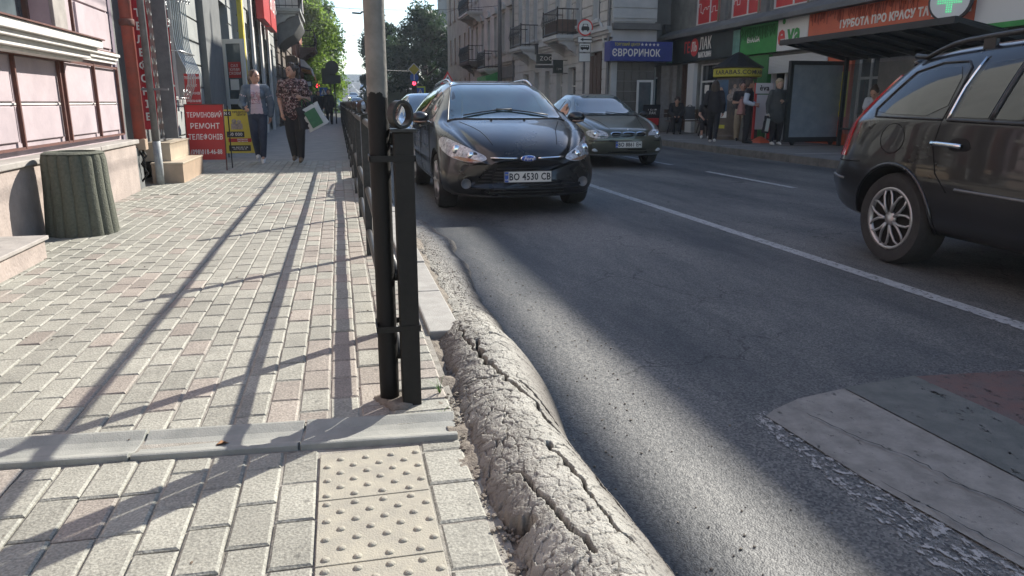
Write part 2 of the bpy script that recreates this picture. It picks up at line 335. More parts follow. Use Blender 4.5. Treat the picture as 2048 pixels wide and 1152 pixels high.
bricks = [b for b in bricks if b[2] > .015]
def vis(b):
    q = proj(b[0], b[1], 0); return q[2] if (-60 < q[0] < 2100 and q[1] < 1215 and q[2] > 0) else 1e6
bricks.sort(key=vis)
BM = {}
big = {'v': [], 'f': [], 't': []}
for k, b in enumerate(bricks):
    x, y, L, W = b; dz = random.uniform(-.0022, .0015)+.0022*math.sin(x*3+y*2.1); tx, ty, tz = random.uniform(-.006, .006), random.uniform(-.009, .009), random.uniform(-.008, .008)
    if y > 9.35 and y < 9.42: continue
    if k < 300:
        key = (round(L, 2), round(W, 3), k % 4)
        if key not in BM:
            me = bpy.data.meshes.new('brick'); v, f = mkbrick(key[0], key[1], k); me.from_pydata(v, [], f); me.materials.append(M['paver']); BM[key] = me
        o = bpy.data.objects.new('brick', BM[key]); C.objects.link(o); o.parent = sw; o.location = (x, y, dz); o.rotation_euler = (tx, ty, tz); o.color = tint(x, y)
    else:
        v, f = mkbrick(L, W, k); n = len(big['v']); c = tint(x, y); e = Euler((tx, ty, tz)).to_matrix()
        big['v'] += [tuple(e@Vector(p)+Vector((x, y, dz))) for p in v]; big['f'] += [tuple(i+n for i in q) for q in f]; big['t'] += [c]*len(v)
me = bpy.data.meshes.new('bricks'); me.from_pydata(big['v'], [], big['f'])
a = me.attributes.new('tint', 'FLOAT_COLOR', 'POINT'); a.data.foreach_set('color', [q for c in big['t'] for q in c])
a = me.attributes.new('use_tint', 'FLOAT', 'POINT'); a.data.foreach_set('value', [1.]*len(big['v']))
link('paving', me, 'paver', sw, kind='stuff')
# drainage channel of precast pieces
gt = thing('drain_channel', 'shallow concrete drainage channel crossing the pavement', 'drain', (.33, 2.31, 0), math.atan(-.072))
prof = [(-.10, -.03), (-.10, .014), (-.093, .017), (-.08, .016), (-.06, .006), (-.03, -.003), (.01, -.0045), (.045, -.001), (.07, .008), (.085, .013), (.097, .013), (.10, -.03)]
for k in range(6):
    a, b = -(k+1)*.5+.006, -k*.5-.002
    MB().prism(prof, a, b, 'x').build('channel_piece', 'concrete', gt, bev=.002).rotation_euler = (random.uniform(-.01, .01), random.uniform(-.006, .006), 0)
# tactile tiles
tt = thing('tactile_paving', 'cream tactile tiles with raised round studs by the kerb', 'tactile tiles', (.04, 0, 0))
for k in range(6):
    y1 = 2.18-k*.303-.0; y0 = y1-.3
    if k == 0: y0, y1 = 1.902, 2.185
    else: y1 = 1.902-(k-1)*.304-.004; y0 = y1-.3
    o = MB().box(-.148, .152, y0, y1, -.03, .003).build('tactile_tile', 'tactile', tt, bev=.002)
    s = MB()
    for i in range(7):
        for j in range(4):
            xx = -.125+j*.075+(i % 2)*.0375; yy = y0+.022+i*.0427
            if xx < .145 and yy < y1-.01: s.lathe([(.0115, .002), (.0105, .005), (.0078, .0076), (.004, .0088), (.001, .009)], 12, (xx+random.uniform(-.001, .001), yy, 0))
    q = s.build('stud', 'tactile', o, smooth=True); q['kind'] = 'stuff'
# kerb stones on the left
kb = thing('kerb', 'worn granite kerb stones between the fence and the road', 'kerb', (.44, 3.35, 0))
y = 0
while y < 11.5:
    L = .78+random.uniform(-.1, .1); MB().box(-.08, .075, y+.004, y+L-.004, -.3, .012).build('kerb_stone', 'kerb_stone', kb, bev=.008).rotation_euler = (random.uniform(-.004, .004), random.uniform(-.02, .02), 0); y += L
road_strip('kerb_far', lambda y: lft(y)-.15, lambda y: lft(y)+.02, 14.8, 300, .01, 'kerb_stone', 100, 'structure')
# sandy dirt and grit between kerb and road
xs = np.arange(.30, .98, .007); ys2 = np.arange(1.0, 9.6, .008)
def dz_(X, Y):
    n = fbm(X, Y, .12, 5, 5)*.035
    w = .20+.12*sstep(3.6, 5.2, Y)-.16*sstep(5.8, 7.6, Y)+fbm(X*0, Y, .5, 3)*.10
    base = np.where(X < .5, -.03, -.03-(X-.5)/(np.maximum(w, .02))*.17)
    z = base+n*np.clip((w+.55-X)*4, .3, 1); z = z+.022*sstep(.46, .38, X)*sstep(3.0, 2.6, Y)
    z = np.where((X < .5) & (Y > 3.35), -.05+n*.2, z); return np.maximum(z, RZ-.01-.0*X)
grid('roadside_dirt', xs, ys2, dz_, 'dirt', 'stuff')
# heaved, cracked asphalt ridge
def ridge():
    xs = np.arange(.26, .98, .0026); ys = np.concatenate([np.arange(.95, 4.2, .0034), np.arange(4.2, 8.2, .009)]); X, Y = np.meshgrid(xs, ys)
    cx = .56+.03*np.sin(Y*2.1+.5)-.01*sstep(2.4, 1.6, Y)+.07*sstep(3.3, 3.9, Y)+.10*sstep(4.0, 4.8, Y)+.05*fbm(X*0, Y, .5, 17)*sstep(3.9, 4.3, Y); Rw = .225+.02*np.sin(Y*5)-.07*sstep(3.0, 4.0, Y)
    le = .335+.022*np.sin(Y*9)+.02*fbm(X*0, Y, .2, 8)+.10*sstep(2.9, 3.7, Y)+.12*sstep(3.8, 4.5, Y)+.03*fbm(X, Y, .05, 19)-.01*sstep(2.4, 2.2, Y)+.0*Y
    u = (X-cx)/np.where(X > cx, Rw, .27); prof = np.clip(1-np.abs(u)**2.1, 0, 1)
    H = (.085*sstep(8.1, 5.5, Y)+.150*sstep(4.12, 3.2, Y))*(1-.10*sstep(2.9, 3.35, Y)+.03*np.sin(Y*4.2))
    z = RZ+H*prof**.92+fbm(X, Y, .22, 2, 4)*.010*prof
    X2 = X+fbm(X, Y, .05, 11, 4)*.026; Y2 = Y+fbm(X, Y, .05, 12, 4)*.026
    d1, id1 = cells(X2, Y2*.8, .042, 1); d2, id2 = cells(X2*1.1, Y2*.7, .019, 2); d3, id3 = cells(X2*2.2, Y2*.55, .11, 3)
    fade = sstep(.02, .25, prof)
    z += (id1-.5)*.0042*fade+(id2-.5)*.0026*fade
    c1 = 1-sstep(.0004, .0028, d1); c2 = 1-sstep(.0003, .0018, d2); wid = .0035+.0035*(vnoise(X, Y, .3, 9)+.5); c3 = (1-sstep(wid*.4, wid, d3))*sstep(.05, .25, vnoise(X, Y, .35, 21))
    big = np.zeros_like(X)
    for pts, wd in (([(.52, 3.0), (.505, 2.75), (.54, 2.6), (.55, 2.42), (.60, 2.3), (.615, 2.1), (.65, 1.95), (.655, 1.75), (.69, 1.6), (.72, 1.4)], .012),
                    ([(.60, 2.5), (.635, 2.35), (.66, 2.2), (.70, 2.05), (.745, 1.85)], .010), ([(.40, 2.62), (.47, 2.56), (.55, 2.55)], .007),
                    ([(.40, 1.86), (.44, 1.82), (.455, 1.7), (.48, 1.55), (.50, 1.4)], .009), ([(.55, 1.95), (.565, 1.8), (.58, 1.72), (.575, 1.62), (.60, 1.45)], .009), ([(.49, 3.35), (.5, 3.2), (.485, 3.0), (.5, 2.85)], .007), ([(.43, 3.42), (.52, 3.40), (.58, 3.32)], .004)):
        for (a, b), (c, d) in zip(pts[:-1], pts[1:]):
            L2 = (c-a)**2+(d-b)**2; t = np.clip(((X2-a)*(c-a)+(Y2-b)*(d-b))/L2, 0, 1); dd = np.hypot(X2-a-t*(c-a), Y2-b-t*(d-b))
            ww = wd*(.45+.9*(vnoise(X, Y, .05, 31)+.5)); big = np.maximum(big, 1-sstep(ww*.35, ww, dd))
    z -= c1*.0035*fade*(.75+.5*sstep(-.15, .2, vnoise(X, Y, .22, 51)))+c2*.0018*fade+c3*.008*fade+big*.045*fade
    z += fbm(X, Y, .012, 41, 2)*.0024+fbm(X, Y, .06, 43, 3)*.002
    broken = sstep(le+.034, le-.012, X+.05*fbm(X, Y, .07, 23)+.012*fbm(X, Y, .012, 24, 2)); z = np.where(broken > 0, z-(z+.075+.02*fbm(X, Y, .03, 61))*broken, z)
    z += fbm(X, Y, .025, 71, 3)*.006*(1-fade)*sstep(.0, .03, prof)+fbm(X, Y, .01, 72, 2)*.005*broken; z = np.where(z < RZ+.002, z-.01, z)
    dark = np.clip(np.maximum(np.maximum(c1*.85, c2*.36), np.maximum(c3*.8, big)), 0, 1)
    dark = np.maximum(dark, sstep(.05, .5, broken)*.85)  # broken edge darkened too: debris, and the gap's shade put into the colour
    return grid('cracked_asphalt', xs, ys, z, 'ridge', None, None, True, {'crack': dark, 'side': np.maximum(sstep(.1, .75, u), .85*sstep(-.25, -.75, u+.3*fbm(X, Y, .15, 81)))})  # left flank browner: dirt plus its shadow side put into the colour
def ridgemat():
    m = bpy.data.materials.new('ridge'); m.use_nodes = True; n = m.node_tree; b = n.nodes['Principled BSDF']; L = n.links.new; M['ridge'] = m
    at = node(n, 'ShaderNodeAttribute', attribute_name='crack'); t = node(n, 'ShaderNodeTexNoise'); t.inputs['Scale'].default_value = 9; t.inputs['Detail'].default_value = 8; t.inputs['Roughness'].default_value = .75
    g = node(n, 'ShaderNodeNewGeometry'); L(g.outputs['Position'], t.inputs['Vector'])
    c = node(n, 'ShaderNodeValToRGB'); c.color_ramp.elements[0].position = .30; c.color_ramp.elements[0].color = (.195, .186, .160, 1); c.color_ramp.elements[1].position = .62; c.color_ramp.elements[1].color = (.35, .335, .29, 1); L(t.outputs[0], c.inputs[0])
    x = node(n, 'ShaderNodeMix', data_type='RGBA'); x.inputs[7].default_value = (.03, .024, .019, 1); L(at.outputs['Fac'], x.inputs[0]); L(c.outputs[0], x.inputs[6])
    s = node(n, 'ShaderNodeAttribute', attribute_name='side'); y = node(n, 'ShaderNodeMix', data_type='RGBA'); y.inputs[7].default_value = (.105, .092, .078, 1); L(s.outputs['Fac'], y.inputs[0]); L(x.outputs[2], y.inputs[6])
    L(y.outputs[2], b.inputs['Base Color']); b.inputs['Roughness'].default_value = .75
    v = node(n, 'ShaderNodeTexNoise'); v.inputs['Scale'].default_value = 190; v.inputs['Detail'].default_value = 4; L(g.outputs['Position'], v.inputs['Vector'])
    u = node(n, 'ShaderNodeBump'); u.inputs['Distance'].default_value = .0045; L(v.outputs[0], u.inputs['Height']); L(u.outputs[0], b.inputs['Normal'])
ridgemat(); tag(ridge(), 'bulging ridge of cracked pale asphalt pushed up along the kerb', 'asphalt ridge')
# loose grit and crumbs
mat('leaf_dry_bits', (.16, .11, .07), (.05, .045, .04), 60, .9)
g = MB(); gp = []
for k in range(900):
    if k < 420: x, y, z = random.uniform(.325, .40), random.uniform(1.1, 2.6), -.004
    elif k < 700: x, y, z = random.uniform(.50, .72), random.uniform(3.7, 7.0), -.07
    else: x, y, z = random.gauss(1.0, .2), random.uniform(1.5, 6), RZ
    s = random.uniform(.002, .006 if k > 300 else .009); g.ball((x, y, z+s*.5), (s, s*random.uniform(.6, 1.2), s*.6), 5, 3, (0, 0, random.random()*3))
g.build('grit', 'dirt', None, kind='stuff')
cr_ = MB()
for k in range(70):
    x, y = random.uniform(-2.2, .25), random.uniform(1.6, 9); s = random.uniform(.0025, .006); cr_.ball((x, y, s*.5), (s*random.uniform(.8, 2.2), s, s*.5), 5, 3, (0, 0, random.random()*3))
cr_.build('paving_litter', 'leaf_dry_bits', None, kind='stuff')
# right side of the street
mat('right_paving', (.12, .115, .11), (.17, .16, .15), 2.2, .85, bump=.004, bscale=25)
road_strip('far_sidewalk_right', lambda y: rgt(y)+.16, lambda y: 40, -6, 300, -.0, 'right_paving', 110).name = 'right_sidewalk'
mat('kerb_dark', (.15, .145, .135), (.09, .09, .085), 5, .9, bump=.003, bscale=40)
kr = thing('kerb', 'long row of grey kerb stones along the far right pavement', 'kerb', (9.1, 2, 0))
for k in range(58): MB().box(-.09, .09, k*1.0+.006, k*1.0+.994, -.3, .012+random.uniform(-.006, .006)).build('kerb_stone', 'kerb_dark', kr, bev=.01)
mat('paint_thin', (.42, .41, .38), (.25, .24, .23), 20, .8)
for y in (14.2, 17.4, 20.6, 23.8): stripe('paving_band', [(9.3, y), (12.5, y+.05), (12.5, y+.14), (9.3, y+.09)], -RZ+.004, 'paint_thin')
# ================================================================== BUILDINGS
mat('pink_wall', (.45, .37, .385), (.33, .275, .29), 2.2, .85, bump=.004, bscale=9, detail=7)
mat('mauve_dark', (.20, .16, .20), (.15, .125, .16), 3, .85, bump=.002)
mat('plinth', (.40, .33, .29), (.27, .225, .20), 4, .85, bump=.006, bscale=38, detail=8)
mat('coping', (.36, .33, .30), (.25, .23, .21), 6, .8, bump=.003, bscale=60)
mat('white_plaster', (.66, .64, .60), (.50, .48, .45), 3.5, .8, bump=.002, bscale=50)
mat('rust', (.13, .048, .035), (.08, .035, .028), 14, .8, bump=.002, bscale=80)
mat('red_pipe', (.33, .07, .045), (.17, .055, .045), 5, .75, bump=.002, bscale=60, detail=8)
mat('grey_pipe', (.20, .20, .20), (.12, .12, .12), 9, .6, bump=.001)
mat('pale_pipe', (.38, .40, .40), (.24, .25, .25), 12, .6, bump=.001)
mat('grey_wall', (.33, .34, .32), (.22, .23, .225), 1.6, .85, bump=.006, bscale=24, detail=8)
mat('grey_dark', (.15, .155, .15), (.10, .105, .105), 3, .8, bump=.003, bscale=30)
mat('glass', (.018, .024, .028), (.04, .05, .055), 1.2, .04, spec=.8)
mat('glass_pale', (.12, .15, .16), (.05, .07, .08), 2.2, .08, spec=.8)
mat('white_frame', (.58, .58, .56), None, rough=.45)
mat('brown_frame', (.12, .07, .05), (.08, .05, .04), 9, .6)
mat('red_paint', (.46, .022, .020), (.38, .018, .018), 3, .5, bump=.0004, bscale=30)
mat('banner_red', (.50, .022, .035), (.36, .015, .025), 4, .7, bump=.012, bscale=6)
mat('white_print', (.72, .70, .66), None, rough=.6)
mat('black_print', (.02, .02, .022), None, rough=.5)
mat('yellow_print', (.60, .48, .05), (.52, .42, .05), 4, .55)
mat('metal_grey', (.16, .165, .17), (.11, .115, .12), 9, .5, .3)
mat('silver', (.45, .46, .46), None, rough=.35, metal=.8)
mat('tile_beige', (.50, .42, .31), (.40, .33, .25), 5, .45, bump=.001)
mat('tile_face', (.42, .31, .22), (.33, .25, .18), 5, .5, bump=.001)
mat('bin_concrete', (.12, .125, .095), (.08, .084, .064), 55, .95, bump=.01, bscale=95)
mat('black_paint', (.009, .0085, .0085), (.014, .013, .012), 18, .5, spec=.25, bump=.002, bscale=70)
mat('rail_paint', (.011, .011, .011), (.03, .03, .03), 30, .42, spec=.35, bump=.001, bscale=70)
mat('pole_grey', (.22, .21, .195), (.15, .145, .135), 6, .6, bump=.0015, bscale=60)
mat('brick_orange', (.36, .15, .09), (.26, .11, .07), 2.5, .85)
mat('stone_brown', (.15, .12, .095), (.085, .07, .06), 3, .9, bump=.02, bscale=9)
mat('iron', (.018, .018, .02), None, rough=.5, metal=.3)

def facade(par, face, xp, y0, y1, z0, z1, ops, wall, glass='glass', frame='white_frame', rev=.16, th=12, mull=True, sill=True, back=None, wname='wall'):
    """street front in the plane x=xp looking along `face`; ops = (ya, yb, za, zb, kind) holes with real reveals and glazing"""
    ysl = sorted({y0, y1, *[o[0] for o in ops], *[o[1] for o in ops]}); zsl = sorted({z0, z1, *[o[2] for o in ops], *[o[3] for o in ops]})
    b = MB(); xb = xp-face*rev
    for a, c in zip(ysl[:-1], ysl[1:]):
        for d, e in zip(zsl[:-1], zsl[1:]):
            ym, zm = (a+c)/2, (d+e)/2
            if any(o[0] < ym < o[1] and o[2] < zm < o[3] for o in ops): continue
            b.add([(xp, a, d), (xp, c, d), (xp, c, e), (xp, a, e)], [(0, 1, 2, 3)])
    for o in ops:
        ya, yb, za, zb = o[:4]
        for p in (((xp, ya, za), (xb, ya, za), (xb, ya, zb), (xp, ya, zb)), ((xp, yb, za), (xb, yb, za), (xb, yb, zb), (xp, yb, zb)),
                  ((xp, ya, za), (xb, ya, za), (xb, yb, za), (xp, yb, za)), ((xp, ya, zb), (xb, ya, zb), (xb, yb, zb), (xp, yb, zb))): b.add(p, [(0, 1, 2, 3)])
    xe = xp-face*th
    b.add([(xp, y0, z0), (xe, y0, z0), (xe, y0, z1), (xp, y0, z1), (xp, y1, z0), (xe, y1, z0), (xe, y1, z1), (xp, y1, z1)], [(0, 1, 2, 3), (4, 5, 6, 7), (3, 2, 6, 7), (1, 5, 6, 2)])
    b.build(wname, wall, par)
    for o in ops:
        ya, yb, za, zb = o[:4]; k = o[4] if len(o) > 4 else 'w'; g = .05; fx0, fx1 = sorted((xb+face*.05, xb-face*.02)); gm = glass; fm = frame
        if k == 'open': 
            MB().box(*sorted((xb-face*.6, xb-face*.55)), ya, yb, za, zb).build('doorway', 'grey_dark', par); continue
        if k == 'd': gm = 'brown_frame'; fm = 'brown_frame'
        f = MB(); f.box(fx0, fx1, ya, ya+g, za, zb).box(fx0, fx1, yb-g, yb, za, zb).box(fx0, fx1, ya+g, yb-g, zb-g, zb).box(fx0, fx1, ya+g, yb-g, za, za+g)
        ym = (ya+yb)/2; zt = za+(zb-za)*.68
        if mull:
            f.box(fx0+.008, fx1-.008, ym-.03, ym+.03, za+g, zb-g); f.box(fx0+.012, fx1-.012, ya+g, yb-g, zt-.03, zt+.03)
        w_ = f.build('window' if k != 'd' else 'door', fm, par)
        MB().box(xb-.006, xb+.006, ya+g, yb-g, za+g, zb-g).build('pane' if k != 'd' else 'door_panel', gm, w_)
        if sill and k == 'w': MB().box(*sorted((xp-.02, xp+face*.14)), ya-.12, yb+.12, za-.12, za-.01).box(*sorted((xp-.02, xp+face*.09)), ya-.08, yb+.08, za-.2, za-.12).build('sill', wall, w_)
def trim(par, name, face, xp, y0, y1, steps, m):
    b = MB()
    for z0, z1, d in steps: b.box(*sorted((xp-face*.02, xp+face*d)), y0, y1, z0, z1)
    return b.build(name, m, par)
def courses(par, face, xp, y0, y1, z0, z1, h, m, ops=(), d=.035, gap=.03, name='stone_course'):
    z = z0
    while z < z1-.05:
        zt = min(z+h, z1); b = MB(); cuts = [y0]; hit = sorted([(o[0]-.02, o[1]+.02) for o in ops if o[2]-.15 < zt and o[3]+.05 > z])
        seg = []; c = y0
        for a, e in hit:
            if a > c: seg.append((c, a))
            c = max(c, e)
        if c < y1: seg.append((c, y1))
        for a, e in seg: MB().box(*sorted((xp-face*.01, xp+face*d)), a, e, z+gap/2, zt-gap/2).build(name, m, par, bev=.008)
        z += h
# ---- pink building
XW = -2.6
L1 = thing('pink_building', 'pink plastered building with grey stone plinth and white window sill at the left', 'building', (0, 0, 0))
facade(L1, 1, XW, -4, 10.15, .5, 14, [(6.0, 8.25, 1.66, 4.2)], 'pink_wall', 'glass_pale', 'brown_frame', .22, 9)
for z0, z1, y0, y1 in ((.72, 1.03, -4, 10.15), (1.045, 1.44, -4, 10.15)):
    for a, b in ((3.6, 4.72), (4.78, 5.9), (5.96, 7.06), (7.14, 8.16), (8.24, 9.2), (9.26, 10.12)):
        MB().box(XW-.01, XW+.022, a, b, z0+.012, z1-.012).build('wall_panel', 'pink_wall', L1, bev=.006)
for y in (8.98,):
    for z0, z1 in ((1.66, 2.06), (2.08, 2.5), (2.52, 3.1)): MB().box(XW-.01, XW+.022, 8.98, 10.13, z0, z1).build('wall_panel', 'pink_wall', L1, bev=.006)
MB().box(XW-.01, XW+.012, 5.9, 10.13, 1.031, 1.046).build('moulding', 'white_plaster', L1)
fr = MB()
for y in (5.93, 7.08, 8.13, 8.25, 9.22, 10.12): fr.box(XW+.03, XW+.06, y-.013, y+.013, .68, 1.46)
fr.box(XW+.034, XW+.056, 3, 10.12, .668, .69).box(XW+.034, XW+.056, 3, 10.12, 1.43, 1.452)
fr.build('rusty_frame', 'rust', L1)
MB().box(XW-.02, -2.42, -4, 10.05, -.1, .56).build('plinth', 'plinth', L1, bev=.01)
for k in range(9): MB().box(XW-.02, -2.395, -3.9+k*1.56, -3.9+(k+1)*1.56-.012, .562, .612).build('coping_stone', 'coping', L1, bev=.008)
trim(L1, 'moulding', 1, XW, 8.75, 10.14, [(1.49, 1.53, .05), (1.53, 1.57, .075), (1.57, 1.6, .10)], 'white_plaster')
MB().box(XW, XW+.07, 8.74, 10.1, 1.602, 1.618).build('flashing', 'rust', L1)
b = MB(); b.box(XW, -2.27, 4, 8.62, 1.575, 1.65).box(XW, -2.31, 4, 8.57, 1.53, 1.573).box(XW, -2.36, 4, 8.5, 1.47, 1.528).box(XW, -2.42, 4, 8.44, 1.44, 1.468)
b.build('sill', 'white_plaster', L1, bev=.006); MB().box(XW, -2.25, 4, 8.64, 1.652, 1.664).build('flashing', 'rust', L1)
MB().box(XW-.2, XW+.035, 8.26, 8.62, 1.666, 4.6).build('window_jamb', 'coping', L1, bev=.01)
MB().tube([(XW+.05, 8.72, 1.62), (XW+.05, 8.72, 4.6)], .018).build('thin_pipe', 'rust', L1)
MB().box(-2.9, -2.66, 10.152, 10.62, .0, 14).build('corner_pier', 'mauve_dark', L1); MB().box(XW-.3, -2.46, 10.06, 10.45, -.1, .5).build('pier_base', 'grey_dark', L1)
MB().box(-2.56, -2.3, 4, 7.35, 2.06, 2.9).build('sign_box', 'red_paint', L1, bev=.008)
st = tag(MB().box(-2.42, -2.03, 2.5, 5.72, -.02, .125).build('doorstep', 'plinth', None, bev=.012), 'low granite step block at the foot of the pink wall', 'step')
MB().box(-2.44, -2.01, 2.5, 5.74, .127, .155).build('slab', 'coping', st, bev=.006)
rp = thing('drainpipe', 'rusty red drainpipe at the corner of the pink building', 'pipe', (-2.44, 10.38, .5))
MB().tube([(0, 0, .1), (0, 0, 6)], .072, 14).build('pipe', 'red_pipe', rp, True); 
MB().lathe([(.085, 1.45), (.09, 1.47), (.09, 1.51), (.085, 1.53)], 14).build('collar', 'rust', rp, True)
MB().box(-.07, .07, -.07, .07, -.03, .11).build('shoe', 'tile_face', rp, bev=.01)
MB().tube([(.02, -.02, -.03), (.06, -.05, -.1), (.0, -.07, -.2), (.05, -.02, -.32), (-.02, -.05, -.42)], .014, 6).tube([(-.03, 0, -.03), (.04, -.08, -.15), (.03, -.02, -.3)], .012, 6).build('cable', 'black_paint', rp, True)
gp_ = thing('drainpipe', 'slim grey steel pipe with pale lower end beside the beige steps', 'pipe', (-2.33, 10.72, 0))
MB().tube([(0, 0, .55), (-.02, 0, 6)], .042, 12).build('pipe', 'grey_pipe', gp_, True); MB().tube([(0, 0, -.02), (0, 0, .56)], .05, 12).build('pipe_end', 'pale_pipe', gp_, True)
MB().box(-.12, .22, -.02, .0, 1.2, 1.23).build('bracket', 'grey_pipe', gp_)
# ---- beige steps
sp = thing('entrance_steps', 'two beige tiled steps below the red phone repair banners', 'steps', (-2.26, 11.6, 0))
MB().box(-.2, .19, -.72, .85, -.02, .245).build('step_riser', 'tile_face', sp); MB().box(-.21, .2, -.73, .86, .247, .27).build('step_tread', 'tile_beige', sp, bev=.004)
MB().box(-.34, .0, -.45, .95, .272, .5).build('step_riser', 'tile_beige', sp); MB().box(-.34, .012, -.46, .96, .502, .52).build('step_tread', 'tile_beige', sp, bev=.004)
# ---- banners and their steel frame
def vtext(sv, y, x, ztop, dz, size, m, par, sx=1):
    for i, ch in enumerate(sv):
        if ch != ' ': text(ch, size, m, par, (x, y, ztop-i*dz), (PI/2, 0, 0), 'letter', .001, .004, sx)
def wavy(x0, x1, y, z0, z1, name, m, par, amp=.012):
    xs_ = np.linspace(x0, x1, 8); zs_ = np.linspace(z0, z1, 60); v = []; f = []
    for i, z in enumerate(zs_):
        for j, x in enumerate(xs_): v.append((x+amp*.6*math.sin(z*7), y+amp*math.sin(j*1.1+z*4), z))
    for i in range(59):
        for j in range(7): f.append((i*8+j, i*8+j+1, i*8+j+9, i*8+j+8))
    me = bpy.data.meshes.new(name); me.from_pydata(v, [], f); return link(name, me, m, par, True)
bn = thing('banner', 'tall red banner with white upright letters ТЕЛЕФОНІВ behind the drainpipe', 'banner', (-2.45, 11.05, 0))
wavy(-.115, .105, 0, .70, 3.1, 'cloth', 'banner_red', bn)
vtext('МОНТ ТЕЛЕФОНІВ', -.025, -.0, 2.98, .163, .13, 'white_print', bn)
bn2 = thing('banner', 'narrow bright red banner with white sideways script and the word Plus at its foot', 'banner', (-2.43, 12.35, 0))
wavy(-.085, .085, 0, .68, 3.2, 'cloth', 'banner_red', bn2)
q = text('ремонта і додатків', .20, 'white_print', bn2, (.005, -.025, 2.12), (PI/2, PI/2, 0), 'lettering', .001, .003); text('Plus', .085, 'white_print', bn2, (0, -.025, .86), (PI/2, 0, 0), 'lettering', .001, .003)
sc = thing('steel_screen', 'grey steel lattice screen holding the red banners over the steps', 'metal screen', (-2.42, 11.6, 0))
b = MB()
for y in (-.5, -.38, .5): b.box(-.03, .03, y-.04, y+.04, .56, 4)
MB().box(.02, .20, -.02, .03, .56, 4).build('post', 'metal_grey', sc, bev=.004); b.build('post', 'metal_grey', sc, bev=.004)
MB().box(-.03, .03, -.54, .54, .53, .56).build('bottom_rail', 'metal_grey', sc)
b = MB()
for k in range(15):
    z = .6+k*.16
    for i in range(5):
        y = -.32+i*.17; b.tube([(0, y, z), (0, y+.085, z+.08), (0, y+.17, z)], .008, 5); 
b.build('lattice', 'silver', sc, kind='stuff')
# ---- grey building
L2 = thing('grey_building', 'grey rusticated building with shop doors behind the two walking women', 'building')
ops = [(13.3, 14.6, 1.1, 3.0, 'w'), (18.6, 20.9, .1, 3.4, 'open'), (21.5, 22.9, .9, 4.2, 'w'), (24.3, 25.6, .5, 3.4, 'w'), (26.7, 28.3, .5, 3.4, 'w'), (29.6, 31.2, .5, 3.4, 'w'), (33, 34.6, .2, 3.2, 'w')]
ops += [(y, y+1.2, 5.2, 7.4, 'w') for y in (13.5, 16.5, 19.5, 22.5, 25.5, 28.5, 31.5)]
facade(L2, 1, XW, 12.6, 36, -.5, 15, ops, 'grey_wall', th=10, sill=False)
courses(L2, 1, XW, 12.62, 16.3, .1, 4.6, .41, 'grey_wall', ops); courses(L2, 1, XW, 23.0, 36, .1, 4.6, .41, 'grey_wall', ops)
trim(L2, 'cornice', 1, XW, 12.6, 36, [(4.6, 4.75, .12), (4.75, 4.9, .22)], 'grey_wall')
MB().box(XW, XW+.16, 16.3, 18.5, -.1, 4.6).build('pilaster', 'grey_dark', L2, bev=.01)
for y in (23.55, 26.1, 28.9, 32.0): MB().box(XW+.04, XW+.13, y-.22, y+.22, -.1, 4.4).build('pilaster', 'white_plaster', L2, bev=.01)
MB().box(XW+.02, XW+.16, 22.95, 23.3, .6, 4.55).build('yellow_board', 'yellow_print', L2)
MB().box(-2.72, -2.68, 10.7, 12.59, .5, 14).box(-12, -2.7, 10.62, 12.6, .0, 14).build('entrance_wall', 'grey_dark', L2)
dr = thing('open_door', 'white glazed shop door standing open with a red notice on its glass', 'door', (-2.50, 19.0, .15), R(-28))
f = MB(); W_, H_ = .56, 2.3
f.box(0, .09, -.03, .03, 0, H_).box(W_-.09, W_, -.03, .03, 0, H_).box(.09, W_-.09, -.03, .03, H_-.1, H_).box(.09, W_-.09, -.03, .03, 0, .14).box(.09, W_-.09, -.03, .03, .86, .98)
f.build('frame', 'white_frame', dr, bev=.004); MB().box(.085, W_-.085, -.008, .008, .97, H_-.09).build('pane', 'glass_pale', dr); MB().box(.085, W_-.085, -.008, .008, .13, .87).build('pane', 'glass', dr)
n1 = MB().box(.12, .44, -.016, -.01, 1.45, 1.80).build('notice', 'red_paint', dr); text('САЛ\nКУМИ\nСКОВИ', .085, 'white_print', n1, (.28, -.018, 1.63), (PI/2, 0, 0), ext=.001)
n2 = MB().box(.14, .36, -.016, -.01, 1.18, 1.42).build('notice', 'white_print', dr)
MB().tube([(.52, -.04, 1.15), (.52, -.07, 1.15), (.42, -.07, 1.12)], .012, 6).build('handle', 'silver', dr, True)
# ornate grille over the window
gr = thing('window_grille', 'bulging wrought iron window grille with scrolls on the grey wall', 'window grille', (XW+.03, 13.95, 1.1))
b = MB()
def scroll(b, cx, cz, r, turns, y, x, s=1, rr=.008):
    pts = []
    for k in range(int(18*turns)):
        a = k*2*PI/18; q = r*(1-.75*k/(18*turns)); pts.append((x, y+s*(q*math.cos(a)-r), cz+q*math.sin(a)))
    b.tube(pts, rr, 5)
for i in range(9):
    y = -.62+i*.155; pts = []
    for k in range(15):
        z = k/14*1.7; bul = .10+.16*math.exp(-((z-.35)/.32)**2); pts.append((bul, y, z))
    b.tube(pts, .009, 5)
b.build('bars', 'silver', gr, kind='stuff'); b = MB()
for z, xx in ((.02, .13), (.75, .17), (1.68, .10)): b.tube([(0, -.64, z), (xx, -.62, z), (xx, .62, z), (0, .64, z)], .011, 5)
b.build('cross_bars', 'silver', gr, True); b = MB()
for k in range(4):
    scroll(b, 0, .9+k*.25, .075, 1.6, -.66, .06, 1)
for k in range(5): scroll(b, 0, 1.52+.02*k, .06, 1.5, -.5+.25*k, .20, 1); scroll(b, 0, .1, .06, 1.5, -.5+.25*k, .16, 1)
b.build('scrolls', 'silver', gr, True, kind='stuff')
sg = thing('wall_sign', 'small red sign with white phone repair lines on the grey wall', 'sign', (-2.38, 14.0, 1.0), R(18))
